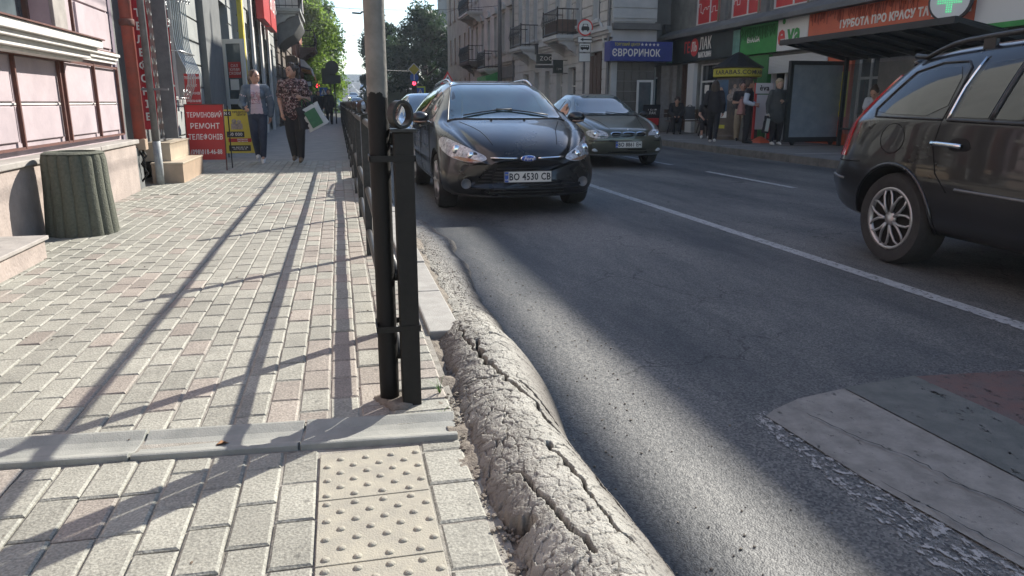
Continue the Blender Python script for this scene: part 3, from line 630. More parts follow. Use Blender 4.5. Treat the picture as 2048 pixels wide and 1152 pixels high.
MB().box(-.12, .12, -.01, .01, -.02, .52).build('panel', 'red_paint', sg)
for i, s_ in enumerate(('ТЕРМІНОВИЙ', 'РЕМОНТ', 'ТЕЛЕФОНІВ', '098)018-46-88')): text(s_, .055, 'white_print', sg, (0, -.013, .45-.125*i), (PI/2, 0, 0), ext=.001, sx=.62, bold=.001)
# overhanging canopy edge
MB().box(-2.6, -1.95, 22.5, 24.0, 4.25, 4.45).build('canopy', 'metal_grey', L2)
rs = thing('shop_sign', 'pair of red box signs jutting from the grey building above head height', 'sign', (-2.25, 29, 3.65))
for y in (-2.6, .2): MB().box(-.12, .12, y, y+2.4, 0, 1.9).build('sign_box', 'red_paint', rs, bev=.01)
text('акція', 1.0, 'white_print', rs, (.123, 1.4, .9), (PI/2, 0, PI/2))
# ---- brown building with balcony
L3 = thing('brown_building', 'dark stone building carrying a heavy balcony above the women', 'building')
ops = [(37.5, 39, .2, 3.2, 'w'), (41, 42.5, .2, 3.2, 'w'), (45, 46.4, .2, 3.2, 'w'), (38, 39.3, 5.3, 8, 'w'), (41, 42.3, 5.3, 8, 'w'), (45, 46.3, 5.3, 8, 'w')]
facade(L3, 1, XW+.05, 36, 48, -.5, 15, ops, 'stone_brown', th=10)
courses(L3, 1, XW+.05, 36, 48, .2, 4.6, .5, 'stone_brown', ops, .10, .06)
def balcony(par, face, xp, y0, y1, z, depth, stone='white_plaster', iron='iron', step=.16, h=1.0, plants=False, stepy=.3):
    """slab on a curved console with an iron railing; a part of its building"""
    sl = MB().box(*sorted((xp, xp+face*depth)), y0, y1, z-.14, z).box(*sorted((xp, xp+face*(depth-.08))), y0+.06, y1-.06, z-.22, z-.14).build('balcony', stone, par)
    ym = (y0+y1)/2; pr_ = [(xp+face*a_*depth, z-b_) for a_, b_ in ((.82, .22), (.80, .32), (.62, .36), (.48, .44), (.40, .56), (.22, .62), (.10, .74), (.0, .92), (0, .22))]
    for a in (y0+.15, y1-.4): MB().prism([(x, zz) for x, zz in pr_], a, a+.25, 'y').build('console', stone, sl)
    r_ = MB(); xo = xp+face*(depth-.05)
    for pts in ([(xp, y0+.05, z+h), (xo, y0+.05, z+h), (xo, y1-.05, z+h), (xp, y1-.05, z+h)], [(xp, y0+.05, z+.1), (xo, y0+.05, z+.1), (xo, y1-.05, z+.1), (xp, y1-.05, z+.1)]): r_.tube(pts, .025, 5)
    n = max(2, int((y1-y0)/step)); 
    for i in range(n+1):
        y = y0+.05+(y1-y0-.1)*i/n; r_.tube([(xo, y, z), (xo+face*.0, y, z+.35), (xo+face*.09, y+.03, z+.55), (xo, y, z+h)], .014, 4)
        if i % 2 == 0 and i < n: scr = [(xo, y+step+math.cos(t)*.11, z+.6+math.sin(t)*.16) for t in np.linspace(0, 5.5, 9)]; r_.tube(scr, .012, 4)
    for i in range(1, 4): r_.tube([(xp+face*(depth-.05)*i/4, y0+.05, z), (xp+face*(depth-.05)*i/4, y0+.05, z+h)], .014, 4)
    for y in (y0+.05, y1-.05): r_.tube([(xo, y, z), (xo, y, z+h+.08)], .03, 5)
    r_.build('railing', iron, sl)
    return sl
balcony(L3, 1, XW+.05, 36.3, 41.5, 5.1, 1.15, 'grey_wall'); MB().box(XW, -1.35, 38.2, 38.8, 5.1, 8.6).build('pier', 'white_plaster', L3)
MB().prism([(XW, 4.86), (-1.5, 4.86), (-1.42, 4.5), (-1.75, 4.0), (-2.2, 3.75), (XW, 3.4)], 36.6, 41.2, 'y').build('corbel', 'grey_dark', L3, 'a')
MB().box(XW+.1, -2.0, 41.8, 43.2, -.3, 3.4).build('pier', 'stone_brown', L3, bev=.03); courses(L3, 1, -2.0, 41.75, 43.25, 0, 3.4, .42, 'stone_brown', (), .12, .08)
L4 = thing('orange_building', 'orange plastered building beyond the balcony on the left', 'building')
ops = [(50, 51.2, 5.4, 7.4, 'w'), (53, 54.2, 5.4, 7.4, 'w'), (50, 51.4, .4, 3, 'w'), (53.4, 55, .4, 3, 'w')]
facade(L4, 1, XW+.35, 48, 58, -.5, 16, ops, 'brick_orange', th=10)
MB().tube([(-2.1, 48.2, 0), (-2.1, 48.2, 15)], .08, 8).build('drainpipe', 'rust', L4)
balcony(L4, 1, XW+.35, 50, 54.5, 4.35, 1.1, 'brown_frame'); balcony(L4, 1, XW+.35, 50, 54.5, 8.2, 1.1, 'brown_frame')
for y, m, z, nm, lb in ((50.5, 'white_plaster', 2.75, 'awning', 'pale folded shop awning under the orange building'), (55.5, 'orange_cloth', 2.6, 'awning', 'rounded orange awning beside the pale one')):
    if 'orange_cloth' not in M: mat('orange_cloth', (.55, .24, .05), (.45, .2, .05), 3, .8)
    a = tag(MB().prism([(-2.3, z+.9), (-1.85, z+.8), (-1.45, z+.35), (-1.35, z-.1), (-1.4, z-.1), (-1.5, z+.3), (-2.3, z+.5)], y-1.6, y+1.6, 'y').build('awning', m, None, 'a'), lb, 'awning')
# ---- distant left houses
for y0, y1, h, m, lb in ((58, 70, 9, 'stone_brown', 'brown house behind the left street trees'), (92, 125, 11, 'grey_wall', 'grey house half way up the hill on the left'), (128, 190, 13, 'white_plaster', 'long pale house near the top of the hill on the left')):
    L = thing('house', lb, 'house', (0, 0, float(hill(y0))-.5))
    facade(L, 1, -3.6 if y0 > 60 else -2.9, y0, y1, 0, h, [(y, y+1.2, z, z+1.8, 'w') for y in np.arange(y0+1, y1-2, 3.2) for z in (1.5, 5)], m, th=9)
# ================================================================== STREET FURNITURE, NEAR
fn = thing('pedestrian_fence', 'long black iron fence with ring finials along the left kerb', 'fence', (.17, 2.6, 0))
def ring(r=.044, w=.016, t=.005):
    b = MB(); n = 22; pr_ = [(r, -w), (r+t, -w), (r+t, w), (r, w)]
    k = 0
    for i in range(n):
        a = 2*PI*i/n
        for q, z in pr_: b.v.append((q*math.cos(a), z, q*math.sin(a)))
    for i in range(n):
        j = (i+1) % n
        for c in range(4): d = (c+1) % 4; b.f.append((i*4+c, i*4+d, j*4+d, j*4+c))
    return b
rbm = None; ypos = [0.83+1.9*i for i in range(24)]
for i, y in enumerate(ypos):
    o = MB().box(-.024, .024, y-.024, y+.024, -.02, .965).build('post', 'rail_paint', fn, bev=.004)
    if i == 0: rbm = ring().build('ring', 'rail_paint', fn, 'a'); r_ = rbm; capm = MB().box(-.04, .04, -.04, .04, -.006, .006).build('cap', 'rail_paint', fn); cp = capm
    else: r_ = rbm.copy(); C.objects.link(r_); cp = capm.copy(); C.objects.link(cp)
    r_.location = (0, y, 1.02); r_.rotation_euler = (0, 0, R(48+random.uniform(-6, 6))); cp.location = (0, y, .972)
for z in (.17, .46, .93):
    MB().tube([(0, 0, z)]+[(random.uniform(-.006, .006), y, z+random.uniform(-.005, .005)) for y in ypos], .021, 10).build('rail', 'rail_paint', fn, True)
ep = thing('fence_end_post', 'square black steel end post strapped to the round pole, ring on top', 'post', (.205, 2.555, 0))
MB().box(-.033, .033, -.033, .033, -.03, .955).build('post', 'black_paint', ep, bev=.004); MB().box(-.043, .043, -.043, .043, .955, .966).build('cap', 'rail_paint', ep, bev=.002)
MB().box(-.02, .0, -.02, .0, .1, .9).build('inner_bar', 'rail_paint', ep)
r_ = ring(.036, .014, .010).build('ring', 'rail_paint', ep, 'a'); r_.location = (-.006, -.01, 1.012); r_.rotation_euler = (0, 0, R(38))
pl = thing('sign_pole', 'round steel pole, black below and flaking grey above, at the fence end', 'pole', (.13, 2.6, 0))
def polemat():
    m = mat('pole_mix', (.20, .19, .172), (.13, .125, .112), 14, .65, spec=.25, bump=.002, bscale=60); n = m.node_tree; b = n.nodes['Principled BSDF']; src = b.inputs['Base Color'].links[0].from_socket; L = n.links.new
    tc = node(n, 'ShaderNodeTexCoord'); sx = node(n, 'ShaderNodeSeparateXYZ'); L(tc.outputs['Object'], sx.inputs[0])
    t = node(n, 'ShaderNodeTexNoise'); t.inputs['Scale'].default_value = 34; t.inputs['Detail'].default_value = 4; L(tc.outputs['Object'], t.inputs['Vector'])
    a = node(n, 'ShaderNodeMath', operation='MULTIPLY_ADD'); a.inputs[1].default_value = .09; L(t.outputs[0], a.inputs[0]); L(sx.outputs[2], a.inputs[2])
    r = node(n, 'ShaderNodeMapRange'); r.inputs[1].default_value = 1.122; r.inputs[2].default_value = 1.126; L(a.outputs[0], r.inputs[0])
    x = node(n, 'ShaderNodeMix', data_type='RGBA'); x.inputs[6].default_value = (.009, .0085, .008, 1); L(r.outputs[0], x.inputs[0]); L(src, x.inputs[7]); L(x.outputs[2], b.inputs['Base Color'])
polemat()
MB().tube([(0, 0, z) for z in np.linspace(-.03, 4.6, 40)], [.0345+.0006*math.sin(z*9) for z in np.linspace(-.03, 4.6, 40)], 20).build('pole', 'pole_mix', pl, True)
for z in (.87, .285):
    MB().box(-.039, .113, -.082, -.078, z-.010, z+.010).box(-.039, -.035, -.082, .039, z-.010, z+.010).box(.109, .113, -.082, .0, z-.010, z+.010).box(-.039, .113, .035, .039, z-.010, z+.010).build('strap', 'black_paint', pl)
MB().box(-.062, -.05, -.02, .16, 1.42, 1.52).build('bracket', 'metal_grey', pl)
MB().lathe([(.085, -.02), (.08, .004), (.055, .012), (.04, .01)], 14, (.03, -.02, 0), fn=lambda a, z: 1+.2*math.sin(a*3)+.12*math.sin(a*7)).build('footing', 'dirt', pl, True)
# bin
bn_ = thing('litter_bin', 'round fluted concrete litter bin standing by the pink wall', 'bin', (-2.11, 6.78, 0), R(8))
b = MB(); pr_ = [(.20, .0), (.262, .0), (.265, .02), (.24, .36), (.232, .60), (.222, .645), (.20, .66), (.172, .66), (.165, .63), (.17, .3), (.1, .12)]
n = 192
b.lathe(pr_, n, (0, 0, 0), fn=lambda a, z: (1+.075*(abs(math.sin(a*8))**.6-.75)*(1 if .01 < z < .65 else .5)))
b.build('bowl', 'bin_concrete', bn_, 'a'); MB().lathe([(.2295, .652), (.20, .668), (.168, .668), (.166, .655)], 48).build('rim', 'bin_concrete', bn_, 'a'); MB().lathe([(.001, .50), (.17, .505)], 24).build('bin_shade', 'black_print', bn_)  # the black disc paints in the shade inside the bin's opening
# A-boards
ab = thing('sidewalk_sign', 'red A-frame sign with white phone repair lettering standing by the steps', 'sign board', (-2.05, 12.9, .0), R(-3))
m_ = Matrix.Rotation(R(-7), 4, 'X')
p_ = MB().box(-.29, .28, -.006, .006, .17, 1.02).build('panel', 'red_paint', ab); p_.rotation_euler = (R(-7), 0, 0); p_.location = (0, -.12, 0)
MB().box(-.30, -.286, -.014, .01, .0, 1.02).box(.276, .29, -.014, .01, .0, 1.03).box(-.30, .29, -.014, .01, 1.02, 1.034).build('frame', 'rust', p_)
MB().box(-.29, -.275, .34, .36, 0, 1.0).box(.275, .29, .34, .36, 0, 1.0, rx=0).build('rear_legs', 'black_paint', ab, kind='stuff')
for s_, z, sz, sx in (('ТЕРМІНОВИЙ', .86, .105, .74), ('РЕМОНТ', .69, .115, .92), ('ТЕЛЕФОНІВ', .52, .115, .76), ('(098)018-46-88', .29, .105, .70)):
    text(s_, sz, 'white_print', p_, (-.005, -.009, z), (PI/2, 0, 0), ext=.001, bold=.0015, sx=sx*.95)
ab2 = thing('sidewalk_sign', 'yellow A-frame advert with 50 000 in white on black beside the grey wall', 'sign board', (-1.86, 15.5, 0), R(-2))
MB().box(-.30, .26, -.006, .006, .1, .92).build('panel', 'yellow_print', ab2); MB().box(-.31, -.295, -.01, .012, 0, .93).box(.26, .275, -.01, .012, 0, .93).build('frame', 'black_paint', ab2); MB().box(.25, .27, .3, .32, 0, .9).box(-.30, -.28, .3, .32, 0, .9).build('rear_legs', 'black_paint', ab2, kind='stuff')
for bx, m in (((-.24, .08, .40, .51), 'black_print'), ((-.22, .20, .31, .38), 'red_paint'), ((-.22, .18, .14, .25), 'black_print'), ((-.30, -.13, .80, .89), 'black_print')):
    MB().box(bx[0], bx[1], -.009, -.0065, bx[2], bx[3]).build('print', m, ab2)
for s_, x, z, sz, m, sx in (('50 000', -.08, .455, .085, 'white_print', 1), ('рекламних\nчастинами', .04, .345, .035, 'white_print', 1), ('тел. (067) 353 71 36\nвул. Руська, 34', -.02, .195, .032, 'white_print', 1), ('INX', -.215, .845, .08, 'white_print', .9), ('КРЕДИТНИЙ\nЦЕНТР', .05, .845, .05, 'black_print', .95)):
    text(s_, sz, m, ab2, (x, -.011, z), (PI/2, 0, 0), ext=.001, bold=.001, sx=sx)
mat('skin_print', (.45, .36, .30), (.12, .11, .11), 9, .6)
b = MB(); b.lathe([(.001, -.0105), (.045, -.010), (.045, -.0075)], 14, (-.09, 0, .70), 'y').lathe([(.001, -.0105), (.04, -.010), (.04, -.0075)], 14, (.0, 0, .69), 'y'); b.box(-.15, .06, -.0095, -.0065, .55, .66); b.build('portrait', 'skin_print', ab2)
# dry leaf and weeds
mat('leaf_dry', (.30, .15, .06), (.2, .1, .05), 60, .8); mat('weed', (.12, .24, .04), (.07, .15, .03), 20, .6)
b = MB(); b.add([(0, 0, 0), (.02, .012, .012), (.045, .004, .004), (.03, -.014, .014), (.012, -.012, .01)], [(0, 1, 2, 3, 4)]).add([(.01, .0, .0), (.03, .02, .004), (.04, -.01, .02)], [(0, 1, 2)])
o = tag(b.build('dry_leaf', 'leaf_dry'), 'single curled brown leaf lying in the drainage channel', 'leaf'); o.location = (-.44, 2.35, -.01)
def weed(x, y, z, n, s, lb):
    b = MB()
    for i in range(n):
        a = random.uniform(0, 6.3); l = s*random.uniform(.5, 1); d = Vector((math.cos(a), math.sin(a), 0)); p = Vector((0, 0, 0)); e = d.cross(Vector((0, 0, 1)))*.0022; pts = []
        for k in range(5):
            t = k/4; q = d*l*.55*t*t+Vector((0, 0, l*(t-.35*t*t))); ww = (1-t)*.9+.05; pts += [tuple(q-e*ww), tuple(q+e*ww)]
        b.add(pts, [(2*k, 2*k+1, 2*k+3, 2*k+2) for k in range(4)])
    o = tag(b.build('weed', 'weed'), lb, 'weed'); o.location = (x, y, z)
weed(.315, 2.62, -.02, 12, .14, 'tuft of green grass sprouting at the foot of the black posts'); weed(.30, 2.42, -.01, 7, .06, 'tiny green weed at the end of the drainage channel'); weed(.335, 2.75, -.03, 5, .07, 'thin grass blades beside the kerb stone end')
# ================================================================== RIGHT SIDE
mat('pale_wall', (.50, .515, .51), (.38, .395, .40), 1.4, .85, bump=.004, bscale=20, detail=8)
mat('cream_wall', (.50, .485, .44), (.36, .35, .325), 1.6, .85, bump=.004, bscale=20, detail=8)
mat('tan_wall', (.40, .33, .25), (.29, .24, .19), 1.2, .9, bump=.006, bscale=14)
mat('concrete_dark', (.17, .17, .165), (.10, .105, .105), 1.1, .9, bump=.006, bscale=12, detail=9)
mat('pilaster_grey', (.20, .205, .19), (.13, .13, .125), 2, .85, bump=.004, bscale=20)
mat('tile_dark', (.135, .125, .11), (.10, .095, .088), 2, .6, bump=.002)
mat('blue_sign', (.028, .05, .26), (.02, .04, .2), 2, .5)
mat('sign_black', (.014, .018, .02), (.03, .05, .05), 1.2, .45)
mat('sign_green', (.035, .30, .06), (.025, .22, .05), 3, .5)
mat('sign_white', (.62, .63, .62), None, rough=.5)
mat('sign_orange', (.58, .125, .055), (.50, .105, .05), 2, .5)
mat('mint', (.20, .42, .34), (.08, .2, .17), 1.5, .5)
mat('coral', (.60, .05, .05), None, rough=.5)
mat('poster_red', (.55, .035, .04), (.44, .03, .035), 2, .35)
mat('green_wall', (.045, .22, .055), (.03, .16, .045), 2, .6)
mat('kiosk_yellow', (.50, .46, .05), (.42, .38, .04), 3, .5)
mat('shelter', (.028, .036, .042), (.02, .026, .03), 4, .4, .2)
mat('shelter_glass', (.22, .27, .32), (.15, .195, .24), 3, .45, bump=.02, bscale=5)
mat('wood_door', (.10, .065, .05), (.06, .04, .032), 6, .6, bump=.003, stretch=(1, 1, .2))
mat('lamp_green', (.05, .5, .2), None, emit=.8)
mat('red_light', (1, .03, .06), None, emit=6)
mat('sign_yellowgreen', (.50, .66, .05), None, rough=.4)
mat('sign_blue', (.03, .13, .45), None, rough=.4)
mat('dark_metal', (.03, .033, .036), None, rough=.5)
XA = 12.5
A = thing('shop_building', 'grey shop building with red window posters and a long coloured sign band', 'building')
ups = [(21.55+2.5*k, 23.5+2.5*k) for k in range(-6, 2)]
ops = [(a, b, 3.68, 6.4, 'w') for a, b in ups]
ops += [(26.1, 26.95, .05, 2.42, 'd'), (21.9, 25.4, .5, 2.35, 'w'), (19.2, 20.6, .0, 2.0, 'open'), (16.0, 16.9, .2, 2.3, 'w'), (9.4, 13.5, .5, 2.3, 'w')]
facade(A, -1, XA, 2, 28, -.05, 9.31, ops, 'pilaster_grey', 'glass', 'white_frame', .14, 10, sill=False)
MB().box(XA+.05, 22, 24.7, 28, 9.25, 12.9).build('upper_storey', 'concrete_dark', A); MB().box(XA-.05, XA+.07, 2, 24.7, 9.62, 9.75).build('roof_rail', 'metal_grey', A)  # roof_rail here is an unseen bar added to cast the soft road shadow

for a, b in ups:
    MB().box(XA+.125, XA+.13, a+.06, b-.06, 3.74, 4.62).build('poster', 'poster_red', A)
    q = MB(); L_ = b-a-.12; pts = []; y = a+.06; z = 4.25
    while y < b-.1:
        dy = random.uniform(.08, .2); z2 = 4.05+random.random()*.42; q.box(XA+.119, XA+.124, y, min(y+dy, b-.06), z-.012, z+.012); 
        if y+dy < b-.06: q.box(XA+.118, XA+.1235, y+dy-.012, y+dy+.012, min(z, z2), max(z, z2))
        y += dy; z = z2
    q.build('poster_line', 'white_print', A)
    MB().box(XA-.10, XA+.02, a-.46, a-.12, 3.6, 9.2).build('pilaster', 'concrete_dark', A, bev=.01)
    MB().tube([(XA-.13, a-.09, 3.65), (XA-.13, a-.09, 9.15)], .035, 6).build('pipe', 'tan_wall', A, True)
MB().prism([(XA, 3.62), (XA-.18, 3.62), (XA-.5, 3.42), (XA-.5, 3.30), (XA, 3.30)], 2, 28.02, 'y').build('cornice', 'concrete_dark', A, 'a')
MB().box(XA-.16, XA+.02, 27.2, 27.9, -.05, 2.4).build('pillar', 'coping', A); MB().box(XA-.15, XA+.02, 25.5, 26.0, -.05, 2.4).build('pillar', 'sign_white', A, bev=.01)
MB().box(XA-.13, XA+.02, 20.7, 21.85, -.05, 2.42).build('painted_wall', 'green_wall', A); MB().box(XA-.09, XA+.02, 16.95, 19.1, -.05, 2.3).build('painted_wall', 'sign_orange', A)
MB().box(XA-.085, XA+.02, 14.0, 15.95, -.05, 2.3).build('painted_wall', 'coping', A)
sh = MB()
for k in range(12): sh.tube([(XA-.12, 17.9, 2.32-k*.04), (XA-.12, 20.65, 2.32-k*.04)], .021, 6)
sh.build('shutter', 'white_frame', A); 
for y in (19.15, 19.9, 20.6): MB().box(XA-.03, XA+.1, y-.04, y+.04, 0, 1.9).build('door_frame', 'white_frame', A)
for y, z, m in ((20.2, 1.2, 'kiosk_yellow'), (20.25, .85, 'sign_white'), (19.5, 1.1, 'sign_white'), (22.4, 1.5, 'white_print'), (22.7, .9, 'white_print'), (23.2, 1.3, 'white_print'), (23.8, .8, 'white_print'), (24.4, 1.2, 'white_print'), (24.9, 1.5, 'white_print'), (24.8, .9, 'poster_red')): MB().box(XA-.02 if z > 3 else XA+.08, XA+.10, y-.15, y+.15, z-.14, z+.14).build('notice', m, A)
MB().box(XA-.095, XA-.088, 17.0, 18.6, .4, 2.0).build('print', 'sign_orange', A); text('МАША', .3, 'white_print', A, (XA-.105, 17.9, 1.05), (PI/2, 0, -PI/2)); MB().box(XA-.104, XA-.096, 16.98, 17.35, .7, 1.8).build('print', 'kiosk_yellow', A)
# sign band as separate boards
XB = XA-.22
def board(y0, y1, z0, z1, m, lb, x=XB, th=.2):
    t = thing('shop_sign', lb, 'shop sign', (x, (y0+y1)/2, z0)); h = (y1-y0)/2
    MB().box(0, th, -h+.01, h-.01, 0, z1-z0).build('board', m, t, bev=.004); return t, h
def btext(t, s, y, z, size, m, sx=1, bold=.01, x=-.006, sh=0): return text(s, size, m, t, (x, y, z), (PI/2, 0, -PI/2), 'lettering', .004, bold, sx, 'CENTER', sh)
t, h = board(22.25, 27.75, 2.46, 3.26, 'sign_black', 'black shop sign reading ГЕЛЬ ЛАК МАГАЗИН with a red disc')
btext(t, 'ГЕ', .98, .46, .52, 'coral', .72); MB().lathe([(.30, -.008), (.30, 0)], 30, (0, .40, .46), 'x').build('disc', 'coral', t); btext(t, 'ЛЬ', .40, .46, .42, 'white_print', .68, x=-.014)
btext(t, 'ЛАК', -.42, .52, .54, 'white_print', .74); btext(t, 'МАГАЗИН', -.40, .17, .23, 'white_print', .8); MB().box(-.006, 0, 2.2, 2.72, .02, .78).build('edge', 'mint', t); MB().box(-.006, 0, -2.72, -2.3, .02, .78).build('edge', 'mint', t)
t, h = board(20.2, 22.24, 2.46, 3.30, 'sign_green', 'green sign board reading EVA.UA with hanging garland'); btext(t, 'EVA.UA', .25, .42, .22, 'white_print', .9)
vine = MB()
for k in range(150):
    y = -1+2*random.random(); z = .78; l = random.uniform(.1, .38)
    vine.tube([(-.02, y, z), (-.03, y+random.uniform(-.05, .05), z-l*.5), (-.02, y+random.uniform(-.07, .07), z-l)], .006, 4)
mat('vine', (.02, .12, .03), None, rough=.8); vine.build('garland', 'vine', t, kind='stuff')
t, h = board(18.72, 20.19, 2.46, 3.32, 'sign_white', 'white sign board with èva in red and green letters')
btext(t, 'e', .50, .42, .85, 'coral', .9, .02); btext(t, 'va', -.10, .42, .80, 'sign_green', .85, .02); MB().lathe([(.07, -.01), (.07, 0)], 12, (0, .42, .78), 'x').build('leaf', 'sign_green', t)
t, h = board(13.2, 18.71, 2.46, 3.32, 'sign_orange', 'long orange sign board reading ТУРБОТА ПРО КРАСУ ТА ДОГЛЯД'); btext(t, 'ТУРБОТА ПРО КРАСУ ТА ДОГЛЯД', -.60, .46, .245, 'white_print', .95)
vine = MB()
for k in range(110):
    y = -1.2+3.9*random.random(); l = random.uniform(.06, .3); vine.tube([(-.02, y, .82), (-.03, y+random.uniform(-.05, .05), .82-l)], .007, 4)
mat('vine_red', (.25, .05, .03), None, rough=.8); vine.build('garland', 'vine_red', t, kind='stuff')
t, h = board(6, 13.19, 2.52, 3.4, 'sign_white', 'white pharmacy sign board with a green lower edge'); MB().box(-.02, .2, -3.55, 3.58, -.1, -.002).build('edge', 'sign_green', t)
ph = thing('pharmacy_sign', 'round green illuminated pharmacy sign jutting from the orange board', 'sign', (XB-.35, 13.45, 3.0), R(-60))
MB().lathe([(.36, -.06), (.40, -.05), (.40, .05), (.36, .06)], 32, (0, 0, 0), 'y').build('case', 'dark_metal', ph, 'a'); MB().lathe([(.36, -.065), (.36, -.061)], 32, (0, 0, 0), 'y').build('face', 'sign_white', ph)
q = MB()
for i in range(-5, 6):
    for j in range(-6, 6):
        if abs(i) < 1.6 or (abs(j-1) < 2.2): 
            if (i*i+j*j) < 30: q.ball((i*.042, -.068, j*.042), .014, 6, 4)
q.build('diode', 'lamp_green', ph, kind='stuff')
mb_ = thing('lamp_box', 'small black speaker box on the concrete wall beside the blue sign', 'box', (12.3, 27.85, 3.75)); MB().box(-.13, .13, -.1, .1, -.15, .15).build('case', 'dark_metal', mb_, bev=.01); MB().box(-.02, .02, .1, .2, -.02, .02).build('bracket', 'dark_metal', mb_)
# gap wall and the blue sign
G = thing('link_building', 'stained concrete wall set back between the pale corner house and the shops', 'building')
MB().box(11.5, 13.5, 28.05, 36, -.1, 13).build('wall', 'concrete_dark', G); pass
for i in range(5):
    for j in range(7): MB().box(10.02+i*.29, 10.30+i*.29, 26.94, 26.985, .02+j*.36, .37+j*.36).build('wall_panel', 'tile_dark', G)
MB().box(12.0, 12.45, 27.5, 28.04, 0, 2.4).build('wall', 'coping', G)
dd = thing('open_door', 'white framed glass door standing open under the blue sign', 'door', (11.02, 26.7, 0), R(-6)); q = MB(); q.box(-.3, -.22, -.02, .02, .05, 1.85).box(.24, .32, -.02, .02, .05, 1.85).box(-.22, .24, -.02, .02, 1.77, 1.85).box(-.22, .24, -.02, .02, .05, .2); q.build('frame', 'white_frame', dd); MB().box(-.22, .24, -.005, .005, .2, 1.77).build('pane', 'glass_pale', dd)
q = MB(); q.box(11.85, 11.91, 27.8, 27.86, 0, 2.35).box(12.28, 12.34, 27.8, 27.86, 0, 2.35).box(11.85, 12.34, 27.8, 27.86, 1.93, 1.99).build('door_frame', 'white_frame', G); MB().box(11.9, 12.3, 27.87, 27.89, 0, 1.95).build('doorway', 'black_print', G)
t = thing('shop_sign', 'blue sign reading ТОРГОВИЙ ЦЕНТР ЄВРОРИНОК over a doorway', 'shop sign', (10.78, 26.55, 2.50))
MB().box(-1.2, 1.2, 0, .6, 0, .68).build('board', 'blue_sign', t, bev=.01); text('ЄВРОРИНОК', .34, 'white_print', t, (-.2, -.008, .27), (PI/2, 0, 0), ext=.004, bold=.008, sx=.82); text('ТОРГОВИЙ ЦЕНТР', .14, 'kiosk_yellow', t, (-.55, -.008, .56), (PI/2, 0, 0), ext=.004, sx=.72, bold=.002)
for k in range(5):
    q = MB(); st_ = []
    for i in range(10): r__ = .06 if i % 2 == 0 else .025; st_.append((r__*math.sin(i*PI/5), r__*math.cos(i*PI/5)))
    q.prism([(x+.02+k*.15, z+.57) for x, z in st_], -.012, 0, 'y').build('star', 'white_print', t)
# pale corner house
XC = 9.8
B = thing('corner_house', 'pale grey rusticated corner house with two iron balconies', 'building')
gops = [(27.95, 29.35, .0, 2.95, 'd'), (31.2, 32.3, .1, 2.5, 'w'), (33.2, 34.1, .3, 2.5, 'w'), (35.2, 36.1, .3, 2.5, 'w'), (37.2, 38.1, .3, 2.5, 'w'), (39.4, 40.6, .3, 2.5, 'w')]
uops = [(y, y+.85, 4.1, 6.9, 'w') for y in (28.3, 30.5, 31.9, 33.6, 35.6, 37.6, 39.2, 40.8)]+[(y, y+.85, 8.6, 11, 'w') for y in (28.3, 31.0, 33.6, 36.2, 39.2)]
facade(B, -1, XC, 27, 42.6, -.1, 12.6, gops+uops, 'pale_wall', th=1.65, rev=.22)
courses(B, -1, XC, 27.02, 42.6, 3.95, 8.0, .36, 'cream_wall', uops, .04, .035); courses(B, -1, XC, 27.02, 42.6, .1, 3.3, .36, 'pale_wall', gops, .03, .03)
MB().box(XC+.02, 11.5, 26.96, 26.99, 3.9, 12.5).build('side_wall', 'pale_wall', B); MB().box(XC-.03, 10.0, 26.9, 26.99, -.1, 3.2).build('side_wall', 'pale_wall', B)
for k in range(8): MB().box(XC, 11.48, 26.92, 26.955, 4.0+k*.36, 4.33+k*.36).build('stone_course', 'pale_wall', B, bev=.008)
trim(B, 'cornice', -1, XC, 26.9, 42.6, [(3.35, 3.48, .08), (3.48, 3.6, .16), (3.6, 3.72, .24)], 'pale_wall'); MB().box(XC, 11.5, 26.93, 28.0, 3.2, 3.6).build('lintel', 'pale_wall', B); MB().box(XC-.05, 11.55, 26.7, 26.92, 3.6, 3.82).build('cornice', 'concrete_dark', B)
ar = [(28.65+.95*math.cos(a), 3.05+.95*math.sin(a)*1.1) for a in np.linspace(0, PI, 15)]; q = MB().tube([(XC-.05, y, z) for y, z in ar], .06, 6); q.build('arch', 'pale_wall', B, True)
balcony(B, -1, XC, 31.0, 33.3, 3.75, .95, 'pale_wall'); balcony(B, -1, XC, 37.4, 39.8, 3.72, .95, 'pale_wall')
MB().box(XC-.83, XC-.80, 31.1, 33.2, 3.8, 4.35).build('balcony_panel', 'brown_frame', B); MB().box(XC-.8, XC-.05, 31.08, 31.1, 3.8, 4.35).build('balcony_panel', 'brown_frame', B)
for y in (27.0, 42.6): MB().tube([(XC-.10, y+.1, .1), (XC-.10, y+.1, 13)], .06, 8).build('drainpipe', 'metal_grey', B)
for k in range(3): MB().box(XC-.05, XC+.02, 28.02+k*.45, 28.4+k*.45, 1.2, 2.8).build('door_panel', 'wood_door', B)
B2 = thing('stucco_house', 'pale stucco town house with moulded window heads next to the corner house', 'building')
gops = [(y, y+.8, 1.0, 2.4, 'w') for y in (43.4, 45.2, 47, 49.0, 51, 53.5, 55.5)]; uops = [(y, y+.9, z, z+2.2, 'w') for y in (43.4, 45.4, 47.8, 50.0, 52.2, 54.4, 56.4) for z in (4.0, 8.0)]
facade(B2, -1, XC+.05, 42.62, 58, -.1, 13, gops+uops, 'cream_wall', th=12, rev=.2)
for o in uops: MB().prism([(o[0]-.15, o[3]+.15), (o[1]+.15, o[3]+.15), (o[1]+.05, o[3]+.42), ((o[0]+o[1])/2, o[3]+.6), (o[0]-.05, o[3]+.42)], XC-.12, XC+.06, 'x').build('window_head', 'cream_wall', B2, bev=.01)
